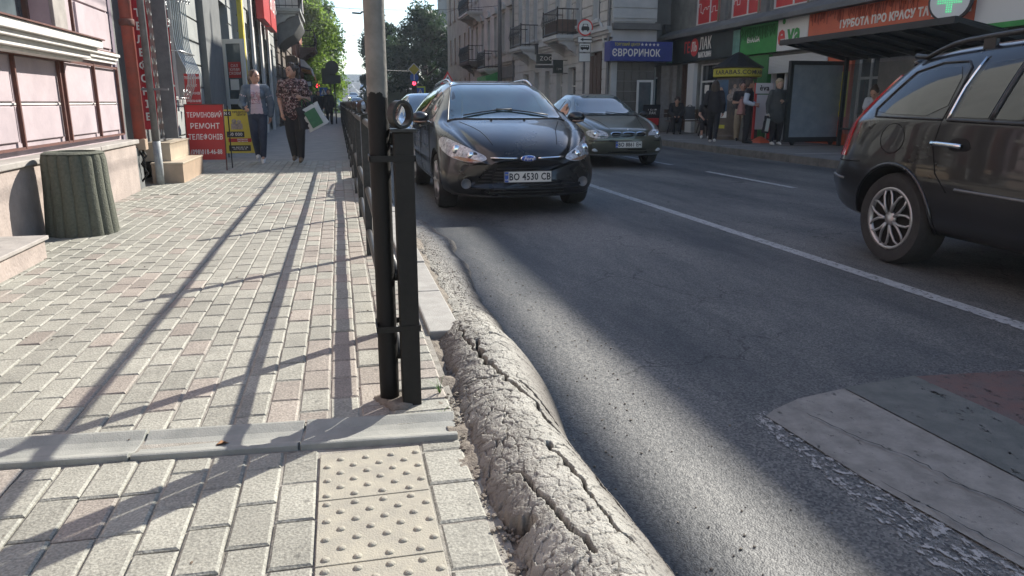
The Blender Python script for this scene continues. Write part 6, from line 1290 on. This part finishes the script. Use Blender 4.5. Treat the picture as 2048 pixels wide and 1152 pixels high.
# --- other traffic
def scar(label, paint, loc, lights=True, kind=sp2, lit=False, glass='windscreen', rz=0):
    c = Car(kind, 'car', label, paint, loc, rz, cuts=False, n=24); L = kind is sp; y0 = 1.15
    c.patch('t', [(-.65, 1.2), (0, 1.1), (.65, 1.2), (.52, 1.80), (.47, 1.95), (0, 1.93), (-.47, 1.95), (-.52, 1.80)], glass, .006, .15, 'windscreen'); c.patch('l', [(1.55, .95), (2.9, .98), (2.75, 1.24), (1.95, 1.24)], 'car_glass', .006, .15, 'side_window', mirror=True)
    c.patch('f', [(-.35, .5), (.35, .5), (.35, .64), (-.35, .64)], 'arch_dark', .006, .1, 'grille'); c.patch('f', [(-.5, .26), (.5, .26), (.5, .35), (-.5, .35)], 'arch_dark', .006, .1, 'intake'); c.patch('f', [(-.26, .39), (.26, .39), (.26, .48), (-.26, .48)], 'plate_white', .012, .1, 'number_plate')
    for s_ in (-1, 1):
        c.patch('f', [(s_*.42, .56), (s_*.70, .58), (s_*.72, .68), (s_*.44, .66)], 'head_lit' if lit else 'lamp_glass', .008, .06, 'headlight'); MB().ball((s_*.92, 1.5, .96), (.09, .06, .06), 10, 6).build('mirror', 'trim_black', c.t, True)
        for y in kind['axles']: b = MB(); b.lathe([(.1, 0), (.285, 0), (.285, -s_*.18), (.1, -s_*.18)], 20, (s_*.82, y, .285), 'x'); b.build('wheel', 'rubber', c.t, 'a')
    return c
bc = scar('blue car close behind the black estate car, half hidden by the fence ring', 'car_blue', (1.85, 13.4, RZ), kind=sp2)
H_ = lambda y: float(hill(y))+RZ
for lb, pnt, x, y, lit in (('small dark car with lit headlights coming down the hill in the middle lane', 'car_grey', 2.4, 118, True), ('dark car at the top of the hill', 'car_grey', 2.2, 215, True), ('silver car at the junction, partly behind the fence rings', 'car_white', 1.9, 78, False),
    ('grey car waiting at the left side of the junction', 'car_grey', -.2, 72, True), ('pale blue car parked on the right of the hill', 'car_blue', 6.6, 200, False), ('white car parked below the pale blue one on the hill', 'car_white', 6.2, 165, False), ('dark car on the right of the hill, closest to the grey pole', 'car_black', 5.6, 140, False)):
    scar(lb, pnt, (x, y, H_(y)), lit=lit, rz=0)
# ================================================================== PEOPLE
mat('skin', (.46, .27, .19), (.38, .21, .15), 12, .5); mat('skin_pale', (.50, .33, .25), (.42, .27, .2), 12, .5)
mat('hair_dark', (.022, .014, .010), (.045, .028, .018), 40, .5, bump=.004, bscale=120, stretch=(1, 1, .2)); mat('hair_brown', (.05, .026, .015), (.10, .05, .028), 40, .45, bump=.004, bscale=120, stretch=(1, 1, .2)); mat('hair_blond', (.42, .34, .22), (.26, .2, .12), 30, .6, bump=.008, bscale=60)
mat('denim', (.075, .105, .14), (.13, .17, .21), 14, .85, bump=.002, bscale=120); mat('jeans', (.014, .022, .045), (.028, .04, .07), 8, .85, bump=.002, bscale=100); mat('black_cloth', (.010, .010, .013), (.02, .02, .024), 8, .85, bump=.004, bscale=20)
mat('pink_tee', (.56, .44, .46), None, rough=.85); mat('beige_cloth', (.36, .29, .20), (.29, .235, .165), 6, .85, bump=.004, bscale=18); mat('dark_coat', (.03, .036, .038), (.05, .058, .06), 6, .85, bump=.004, bscale=20)
mat('white_shoe', (.62, .61, .58), (.5, .48, .45), 20, .6); mat('black_shoe', (.012, .012, .012), None, rough=.5); mat('brown_shoe', (.05, .04, .03), (.25, .17, .09), 6, .6); mat('teal_cloth', (.07, .16, .14), (.05, .11, .10), 6, .8); mat('grey_cloth', (.06, .065, .07), (.09, .095, .10), 8, .85); mat('backpack_pink', (.36, .16, .14), (.26, .14, .12), 8, .7); mat('white_cloth', (.52, .55, .60), (.34, .40, .48), 5, .8)
def pattern(name, cols, scale):
    m = mat(name, cols[0][1], None, rough=.85); n = m.node_tree; b = n.nodes['Principled BSDF']; tc = node(n, 'ShaderNodeTexCoord'); t = node(n, 'ShaderNodeTexNoise'); t.inputs['Scale'].default_value = scale; t.inputs['Detail'].default_value = 3; t.inputs['Distortion'].default_value = 1.6
    n.links.new(tc.outputs['Object'], t.inputs['Vector']); r = node(n, 'ShaderNodeValToRGB'); r.color_ramp.interpolation = 'CONSTANT'
    while len(r.color_ramp.elements) < len(cols): r.color_ramp.elements.new(.5)
    for e, (p, c) in zip(r.color_ramp.elements, cols): e.position = p; e.color = rgb(c)
    n.links.new(t.outputs[0], r.inputs[0]); n.links.new(r.outputs[0], b.inputs['Base Color'])
pattern('floral_top', [(0, (.02, .012, .014)), (.47, (.07, .02, .025)), (.53, (.22, .12, .11)), (.58, (.45, .38, .36)), (.63, (.03, .018, .02))], 17)
pattern('blue_print', [(0, (.5, .52, .55)), (.5, (.06, .12, .35)), (.56, (.5, .52, .55))], 14); pattern('tee_print', [(0, (.55, .44, .46)), (.48, (.12, .10, .12)), (.52, (.50, .12, .16)), (.57, (.55, .44, .46))], 26)
def cap(b, p, q, r0, r1, f=(1, 1), n=12):
    p, q = Vector(p), Vector(q); b.ball(p, (r0*f[0], r0*f[1], r0), n, 8); b.ball(q, (r1*f[0], r1*f[1], r1), n, 8); k = len(b.v); b.tube([p, p.lerp(q, .5), q], [r0, (r0+r1)/2, r1], n)
    if f != (1, 1):
        for i in range(k, len(b.v)):
            v = Vector(b.v[i]); t = max(0, min(1, (v-p).dot(q-p)/max(1e-6, (q-p).length_squared))); c = p.lerp(q, t); b.v[i] = (c.x+(v.x-c.x)*f[0], c.y+(v.y-c.y)*f[1], v.z)
def fuse(b, name, m, par, vox=.009, it=2):
    me = bpy.data.meshes.new(name); me.from_pydata(b.v, [], b.f); fixn(me); o = bpy.data.objects.new('f', me); C.objects.link(o)
    r = o.modifiers.new('r', 'REMESH'); r.mode = 'VOXEL'; r.voxel_size = vox
    s = o.modifiers.new('s', 'SMOOTH'); s.factor = .5; s.iterations = it
    dg = bpy.context.evaluated_depsgraph_get(); dg.update(); nm = bpy.data.meshes.new_from_object(o.evaluated_get(dg)); bpy.data.objects.remove(o); nm.materials.clear(); nm.name = name
    return link(name, nm, m, par, True)
BASE = dict(head=(0, -.012, .932), neck=(0, 0, .855), chest=(0, 0, .74), waist=(0, 0, .62), hip=(0, 0, .53),
    shL=(.104, 0, .805), shR=(-.104, 0, .805), elL=(.135, .01, .635), elR=(-.135, .01, .635), wrL=(.142, -.03, .49), wrR=(-.142, -.03, .49),
    hpL=(.052, 0, .515), hpR=(-.052, 0, .515), knL=(.056, -.01, .285), knR=(-.056, -.01, .285), anL=(.056, .01, .042), anR=(-.056, .01, .042))
def person(label, loc, rz, H, J, W, group=None, look=0, det=True, nod=0):
    t = thing('person', label, 'person', loc, R(rz), group); j = {k: Vector(v)*H for k, v in {**BASE, **J}.items()}; fat = W.get('fat', 1)*H; vx = .009 if det else .016
    hd = j['head']; Rh = Euler((R(nod), 0, R(look))).to_matrix(); hp = lambda x, y, z: hd+Rh@(Vector((x, y, z))*H)
    b = MB(); b.ball(hd, (.050*H, .060*H, .066*H), 18, 14, (R(nod), 0, R(look))); b.ball(hp(0, -.018, -.030), (.037*H, .038*H, .036*H), 14, 10); b.ball(hp(0, -.052, -.050), (.014*H, .012*H, .012*H), 8, 6)
    b.ball(hp(0, -.063, -.012), (.009*H, .013*H, .015*H), 8, 6); b.ball(hp(0, -.057, .012), (.024*H, .008*H, .006*H), 8, 6); b.ball(hp(0, -.0585, -.034), (.015*H, .006*H, .006*H), 8, 6)
    for s in (-1, 1): b.ball(hp(s*.050, .004, -.008), (.006*H, .012*H, .018*H), 8, 6)
    cap(b, hp(0, .008, -.03), j['neck']-Vector((0, 0, .025*H)), .029*H, .034*H)
    cap(b, j['chest'], j['hip'], .075*fat, .078*fat, (1, .7)); cap(b, j['shL'], j['shR'], .034*H, .034*H)
    for s in 'LR':
        sh, el, wr = j['sh'+s], j['el'+s], j['wr'+s]; cap(b, sh, el, .030*fat, .024*fat); cap(b, el, wr, .0245*fat, .0145*H)
        d = (wr-el).normalized(); c = wr+d*.035*H; sx = 1 if s == 'L' else -1; side = Vector((sx, 0, 0)); u = d.cross(side); u = u.normalized() if u.length > .1 else Vector((0, -1, 0)); vv = u.cross(d).normalized(); e = [vv*math.cos(1.2)+u*math.sin(1.2), u]
        fw = e[0]; nrm = fw.cross(d).normalized()
        cap(b, wr, c, .0145*H, .019*H, n=8)
        if det:
            for i in range(4):
                o_ = fw*((i-1.5)*.0105*H); L_ = (.042, .048, .045, .036)[i]*H; a0 = c+o_; a1 = a0+d*L_*.55+nrm*(-.004*H); a2 = a1+(d*.6-nrm*.75).normalized()*L_*.5
                cap(b, a0, a1, .0066*H, .006*H, n=6); cap(b, a1, a2, .006*H, .005*H, n=6)
            a0 = wr+d*.012*H-fw*.012*H; a1 = a0-fw*.022*H+d*.018*H; cap(b, a0, a1, .0078*H, .007*H, n=6); cap(b, a1, a1+d*.022*H-nrm*.006*H, .007*H, .0055*H, n=6)
        hp_, kn, an = j['hp'+s], j['kn'+s], j['an'+s]; cap(b, hp_, kn, .050*fat, .034*fat); cap(b, kn, an, .033*fat, .019*H); cap(b, kn.lerp(an, .25)+Vector((0, .008*H, 0)), kn.lerp(an, .55), .033*fat, .026*H); cap(b, an, an+Vector((0, -.05*H, -.018*H)), .02*H, .016*H)
    fuse(b, 'body', W.get('skin', 'skin'), t, vx*.8 if det else vx, 1)
    if det:
        for s in (-1, 1): MB().ball(hp(s*.020, -.0535, .003), (.0075*H, .005*H, .0042*H), 8, 6).build('eye', 'black_print', t, True); MB().tube([hp(s*.010, -.062, .0145), hp(s*.022, -.060, .018), hp(s*.033, -.052, .014)], .0022*H, 4).build('eyebrow', W.get('hair', 'hair_dark'), t)
        MB().ball(hp(0, -.0622, -.0335), (.0125*H, .0035*H, .0042*H), 10, 6).build('mouth', 'backpack_pink', t, True)
    # hair
    b = MB(); hs = W.get('hairstyle', 'short'); b.ball(hp(0, .012, .014), (.056*H, .060*H, .064*H), 16, 12); b.ball(hp(0, .03, -.01), (.050*H, .042*H, .052*H), 12, 8)
    rd = random.Random(int(abs(loc[0]*100)))
    if hs == 'pony': b.ball(hp(0, .06, .045), .026*H, 10, 8); cap(b, hp(0, .07, .045), hp(.01, .105, -.02), .024*H, .030*H); cap(b, hp(.01, .105, -.02), hp(.02, .10, -.11), .030*H, .015*H)
    elif hs == 'long':
        for s in (-1, 1): cap(b, hp(s*.045, .015, .01), hp(s*.055, .02, -.10), .020*H, .022*H)
        cap(b, hp(0, .04, 0), hp(0, .045, -.12), .050*H, .045*H, (1, .6))
    elif hs == 'bun': b.ball(hp(0, .05, .06), .03*H, 10, 8)
    if hs in ('short', 'curly'):
        for k in range(26 if hs == 'short' else 60):
            a = rd.uniform(0, 6.28); e_ = rd.uniform(.1, 1.4); q = Vector((math.cos(a)*math.cos(e_)*.056, .012+math.sin(a)*math.cos(e_)*.062, .018+math.sin(e_)*.062)); 
            if q.y < -.025 and q.z < .045: continue
            b.ball(hp(*q), (.013 if hs == 'short' else .016)*H, 6, 5)
    # cut the face clear of hair
    b.v = [tuple(v) for v in b.v]; hb = fuse(b, 'hair', W.get('hair', 'hair_dark'), t, vx*.8, 1)
    inv = Rh.transposed()
    for v in hb.data.vertices:
        q = inv@(v.co-hd)/H
        if q.y < -.034 and q.z < .030: v.co = hd+Rh@(Vector((q.x*.9, -.022, q.z))*H)
    # upper garment
    inf = .010*H; tl = W.get('top_len', .545); bt = Vector((0, 0, tl*H))
    def upper(name, m, ex, sleeve, length, front=None, loose=1.0):
        b = MB(); cap(b, j['shL']*.97+j['shR']*.03, j['shR']*.97+j['shL']*.03, .036*H+ex, .036*H+ex, (1, .95)); cap(b, j['chest']+Vector((0, 0, .03*H)), j['waist'], .082*fat+ex, .070*fat*loose+ex, (1.08, .78)); 
        if W.get('bust'): 
            for s in (-1, 1): b.ball(j['chest']+Vector((s*.042*H, -.045*H, .005*H)), .042*fat+ex, 10, 8)
        e = j['waist'].lerp(j['hip'], (.62-length)/.09); cap(b, j['waist'], e, .071*fat*loose+ex, .080*fat*loose+ex, (1.12, .80))
        for s in 'LR':
            sh, el, wr = j['sh'+s], j['el'+s], j['wr'+s]
            if sleeve <= 1: cap(b, sh, sh.lerp(el, sleeve), .036*fat+ex, .034*fat+ex)
            else: cap(b, sh, el, .034*fat+ex, .029*fat+ex); cap(b, el, el.lerp(wr, sleeve-1), .029*fat+ex, .022*H+ex)
        rd2 = random.Random(3)
        for k in range(7): z = j['waist'].lerp(j['chest'], rd2.uniform(-.5, .9)); a = rd2.uniform(-1.2, 1.2); b.tube([z+Vector((-.07*fat, -.05*fat, .0)), z+Vector((0, -.062*fat-ex, .015*a)), z+Vector((.07*fat, -.05*fat, .03*a))], .008*H, 6)
        o = fuse(b, name, m, t, vx, 2)
        return o
    if W.get('top'): upper('shirt', W['top'], inf, W.get('sleeve', .5), tl, loose=W.get('loose', 1.04))
    if W.get('jacket'):
        o = upper('jacket', W['jacket'], inf*1.25, W.get('jsleeve', 1.95), W.get('jlen', .54), loose=1.08)
        if W.get('open'):
            bm = bmesh.new(); bm.from_mesh(o.data); c = j['chest']
            dl = [f for f in bm.faces if f.calc_center_median().y < c.y-.02*H and abs(f.calc_center_median().x-c.x) < (.050+.12*max(0, .70-f.calc_center_median().z/H))*H]
            bmesh.ops.delete(bm, geom=dl, context='FACES'); bm.to_mesh(o.data); bm.free()
            s_ = o.modifiers.new('thickness', 'SOLIDIFY'); s_.thickness = .006
    if W.get('print'):
        c = j['chest']; q = MB(); n_ = 10; 
        for a in range(n_+1):
            for e in range(n_+1):
                x = (-.045+.09*a/n_)*H; z = (-.10+.13*e/n_)*H; yy = -math.sqrt(max(1e-4, (.098*fat)**2-x*x))*.80-.008; q.v.append((c.x+x, c.y+yy, c.z+z))
        for a in range(n_):
            for e in range(n_): q.f.append((a*(n_+1)+e, a*(n_+1)+e+1, (a+1)*(n_+1)+e+1, (a+1)*(n_+1)+e))
        bv = None
        for ch in list(t.children): pass
        sh_ = [o for o in bpy.data.objects if o.parent == t and o.name.startswith('shirt')][0]; tree_ = BVHTree.FromPolygons([v.co for v in sh_.data.vertices], [tuple(p.vertices) for p in sh_.data.polygons])
        for i_, v in enumerate(q.v):
            h_ = tree_.ray_cast(Vector((v[0], -1, v[2])), Vector((0, 1, 0))); 
            if h_[0]: q.v[i_] = (v[0], h_[0].y-.003, v[2])
        q.build('shirt_print', W['print'], t, True)
    # lower garment
    lo = W.get('loose_leg', 1.0); b = MB(); ex = inf*.8; cap(b, j['waist'].lerp(j['hip'], .35), j['hip'], .070*fat+ex, .082*fat+ex, (1.12, .82)); b.ball(j['hip']+Vector((0, .02*H, -.01*H)), (.088*fat, .07*fat, .06*fat), 12, 8)
    for s in 'LR': hp_, kn, an = j['hp'+s], j['kn'+s], j['an'+s]; cap(b, hp_, kn, .052*fat+ex, .036*fat*lo+ex); cap(b, kn, kn.lerp(an, W.get('leg_len', .93)), .036*fat*lo+ex, (.024*lo)*H+ex); cap(b, kn.lerp(an, .2)+Vector((0, .008*H, 0)), kn.lerp(an, .5), .034*fat*lo+ex, .029*H*lo+ex)
    if W.get('skirt'): cap(b, j['hip'], j['knL'].lerp(j['knR'], .5)+Vector((0, 0, .06*H)), .09*fat, .10*fat, (1.15, .9))
    fuse(b, 'trousers', W.get('bottom', 'jeans'), t, vx, 2)
    if W.get('coat'): b = MB(); cap(b, j['waist'], j['hip']-Vector((0, 0, .10*H)), .085*fat, .100*fat, (1.15, .85)); fuse(b, 'coat_skirt', W['coat'], t, vx, 2)
    for s in 'LR':
        an = j['an'+s]; ft = R(W.get('toe'+s, 0)); dy = Vector((0, -math.cos(ft), -math.sin(ft))); b = MB(); cap(b, an+Vector((0, .012*H, -.012*H)), an+dy*.05*H-Vector((0, 0, .014*H)), .026*H, .026*H, (.95, 1)); cap(b, an+dy*.05*H-Vector((0, 0, .014*H)), an+dy*.105*H-Vector((0, 0, .024*H)), .024*H, .018*H)
        o = fuse(b, 'shoe', W.get('shoes', 'white_shoe'), t, .007, 1); zmin = (an.z-.040*H)
        for v in o.data.vertices:
            if v.co.z < zmin and abs(ft) < .2: v.co.z = zmin
    return t, j
GW = 'women walking side by side on the sidewalk'
w1, j1 = person('young woman with ponytail in open denim jacket, pink print shirt and jeans', (-1.40, 14.35, .0), 2, 1.60,
    dict(wrR=(-.115, -.13, .60), elR=(-.155, .0, .645), elL=(.15, .03, .64), wrL=(.135, .03, .50), knL=(.045, -.045, .29), anL=(.03, -.02, .06), knR=(-.045, .0, .285), anR=(-.03, .09, .075), hpL=(.046, 0, .515), hpR=(-.046, 0, .515)),
    dict(top='pink_tee', jacket='denim', open=1, jsleeve=1.85, jlen=.55, bottom='jeans', hair='hair_brown', hairstyle='pony', skin='skin', shoes='white_shoe', bust=1, print='tee_print', tee=1, fat=1.02, toeL=25), GW, look=38)
MB().box(-.02, .02, -.006, .006, -.045, .045).build('p', 'black_print')
ph_ = bpy.data.objects['p']; ph_.name = 'mobile_phone'; ph_.location = (-1.60, 14.08, .96); ph_.rotation_euler = (R(-60), 0, .3); tag(ph_, 'dark mobile phone held by the young woman in denim', 'phone')
w2, j2 = person('short haired woman in a dark flowered t-shirt carrying bags on her forearm', (-.76, 14.2, .0), -4, 1.70,
    dict(elR=(-.142, .03, .64), wrR=(-.115, -.06, .505), elL=(.15, .02, .645), wrL=(.10, -.14, .665), knL=(.05, -.03, .29), anL=(.04, .02, .045), knR=(-.045, .01, .285), anR=(-.03, .075, .06), neck=(0, 0, .85)),
    dict(top='floral_top', sleeve=.62, bottom='black_cloth', hair='hair_dark', hairstyle='short', skin='skin', shoes='brown_shoe', bust=1, fat=1.10, top_len=.53, loose=1.15, loose_leg=1.12), GW, look=-38)
def bag(name, lb, loc, rz, w_, h, d, m, m2=None, tilt=0, handle=.25, lean=0):
    t = thing(name, lb, 'bag', loc, R(rz)); b = MB(); n = 8; V = []
    for i in range(n+1):
        z = -h*i/n; q = 1-.10*math.sin(i/n*PI); dd = d*(.25+.75*(i/n)**.5)
        V.append((w_/2*q, dd/2, z))
    k = 16
    for i, (a, c, z) in enumerate(V):
        for q in range(k): th = 2*PI*q/k; b.v.append((a*abs(math.cos(th))**.5*math.copysign(1, math.cos(th)), c*abs(math.sin(th))**.6*math.copysign(1, math.sin(th))+.01*math.sin(i*2+q), z))
    for i in range(n):
        for q in range(k): b.f.append((i*k+q, i*k+(q+1) % k, (i+1)*k+(q+1) % k, (i+1)*k+q))
    b.f.append(tuple(n*k+q for q in range(k)))
    o = b.build('sack', m, t, 'a')
    if m2: MB().box(-w_*.30, w_*.22, -d*.5-.012, -d*.5-.004, -h*.9, -h*.15).build('printed_panel', m2, t)
    for y in (-d*.12, d*.12): MB().tube([(-w_*.28, y, -.02), (-w_*.12, y, handle*.7), (0, y, handle), (w_*.12, y, handle*.7), (w_*.28, y, -.02)], .007, 5).build('handle', m2 or m, t, True)
    t.rotation_euler = (0, R(tilt), R(rz)); return t
mat('bag_white', (.55, .56, .52), (.45, .46, .43), 6, .5); mat('bag_green', (.02, .11, .045), (.035, .16, .06), 12, .5)
bag('shopping_bag', 'white and green shopping bag swinging from the short haired woman\'s arm', (-.52, 14.0, .98), 10, .40, .40, .16, 'bag_white', 'bag_green', -28, .16)
bag('handbag', 'dark green black handbag hanging beside the white shopping bag', (-.60, 13.98, .97), 20, .26, .38, .12, 'black_cloth', None, -8, .16)
# people on the far pavement
person('long haired person in black hoodie and trousers walking in white soled shoes', (9.65, 18.6, 0), 150, 1.60, dict(knL=(.05, -.09, .29), anL=(.04, -.10, .05), knR=(-.05, .03, .285), anR=(-.04, .14, .07), elL=(.15, .03, .64), wrL=(.12, -.10, .58), elR=(-.14, .05, .64), wrR=(-.14, .0, .5)), dict(top='black_cloth', sleeve=1.9, bottom='black_cloth', hair='hair_dark', hairstyle='long', shoes='white_shoe', fat=1.05, loose=1.2), look=0)
p2, _ = person('woman in black t-shirt and beige trousers looking down at her hands', (11.0, 19.6, 0), -25, 1.60, dict(elL=(.14, .0, .65), wrL=(.03, -.13, .68), elR=(-.14, .0, .65), wrR=(-.04, -.14, .66)), dict(top='black_cloth', sleeve=.55, bottom='beige_cloth', loose_leg=1.5, hair='hair_dark', hairstyle='bun', shoes='black_shoe', top_len=.56), nod=18)
person('person in a black and white track jacket and dark cap', (10.5, 18.4, 0), 55, 1.64, dict(elL=(.14, .02, .65), wrL=(.06, -.12, .62), elR=(-.13, .03, .65), wrR=(-.08, -.12, .60)), dict(top='white_cloth', sleeve=1.75, jacket='black_cloth', jsleeve=.08, bottom='black_cloth', hair='hair_dark', hairstyle='short', shoes='black_shoe', fat=1.05, loose_leg=1.2), look=20)
bag('backpack', 'dusty pink backpack held against the track jacket', (10.28, 18.3, 1.12), 40, .28, .38, .18, 'backpack_pink', None, 6, .08)
person('person in a teal jacket mostly hidden behind the track jacket', (10.95, 18.95, 0), 20, 1.56, {}, dict(top='teal_cloth', sleeve=1.9, bottom='grey_cloth', hair='hair_brown', hairstyle='long', shoes='black_shoe'))
person('elderly woman with curly blond hair, long dark coat and white shoes', (10.82, 17.5, 0), -12, 1.60, dict(elL=(.155, .02, .66), wrL=(.04, -.12, .675), elR=(-.15, .0, .64), wrR=(-.15, -.02, .48)), dict(top='dark_coat', sleeve=1.85, coat='dark_coat', bottom='black_cloth', hair='hair_blond', hairstyle='curly', skin='skin_pale', shoes='white_shoe', fat=1.18, loose=1.2), nod=14)
bag('carrier_bag', 'limp black and white carrier bag hanging from the elderly woman\'s hand', (10.52, 17.42, .72), 10, .20, .42, .09, 'black_cloth', 'bag_white', 8, .06)
SIT = dict(head=(0, -.06, .70), neck=(0, -.03, .625), chest=(0, -.01, .52), waist=(0, 0, .40), hip=(0, .0, .31), shL=(.10, -.02, .58), shR=(-.10, -.02, .58), elL=(.13, -.07, .43), elR=(-.13, -.07, .43), wrL=(.05, -.20, .36), wrR=(-.05, -.20, .36), hpL=(.055, 0, .30), hpR=(-.055, 0, .30), knL=(.07, -.23, .30), knR=(-.07, -.23, .30), anL=(.07, -.22, .045), anR=(-.06, -.26, .045))
person('hooded person sitting hunched on the dark bench by the shop door', (11.3, 24.5, 0), -20, 1.66, {**SIT, 'head': (0, -.12, .66), 'neck': (0, -.07, .60)}, dict(top='black_cloth', sleeve=1.9, bottom='black_cloth', hair='hair_dark', hairstyle='short', shoes='black_shoe', fat=1.1), det=False, nod=30)
bag('bag', 'grey rucksack on the bench beside the hunched person', (11.72, 24.35, .92), 0, .4, .42, .25, 'grey_cloth', None, 0, .05)
person('seated person with bare shins and white shoes half hidden by the advertising column', (10.95, 21.55, 0), -30, 1.6, SIT, dict(top='black_cloth', sleeve=.5, bottom='black_cloth', leg_len=.1, hair='hair_brown', hairstyle='long', shoes='white_shoe'), det=False)
person('dark haired woman in a white and blue top bending forward on the shelter bench', (12.1, 15.45, .04), -60, 1.78, {**SIT, 'head': (0, -.14, .69), 'neck': (0, -.09, .64), 'shL': (.10, -.06, .59), 'shR': (-.10, -.06, .59), 'chest': (0, -.03, .53)}, dict(top='white_cloth', sleeve=.5, bottom='blue_print', hair='hair_dark', hairstyle='bun', shoes='white_shoe', fat=1.1), nod=35)
for i, (x, y, m, lb) in enumerate(((-.95, 41, 'black_cloth', 'dark figure walking far down the left pavement'), (-.42, 39, 'black_cloth', 'dark figure close to the fence far down the pavement'), (-1.5, 47, 'grey_cloth', 'farthest grey figure on the left pavement, near the stone pier'))):
    person(lb, (x, y, 0), 10, 1.62+.04*i, dict(knL=(.05, -.07, .29), anL=(.04, -.05, .045), anR=(-.04, .1, .07)), dict(top=m, sleeve=1.9, bottom=m, hair='hair_dark', shoes='black_shoe', fat=1.15), det=False)
# ================================================================== AIR
hm = bpy.data.materials.new('air'); hm.use_nodes = True; n = hm.node_tree; n.nodes.remove(n.nodes['Principled BSDF']); v = n.nodes.new('ShaderNodeVolumePrincipled'); v.inputs['Color'].default_value = (.86, .92, 1, 1); v.inputs['Density'].default_value = .0007; v.inputs['Anisotropy'].default_value = .35
n.links.new(v.outputs[0], n.nodes['Material Output'].inputs['Volume']); M['air'] = hm
MB().box(-530, 530, -12, 930, -1.6, 36).build('haze', 'air', None, kind='stuff')
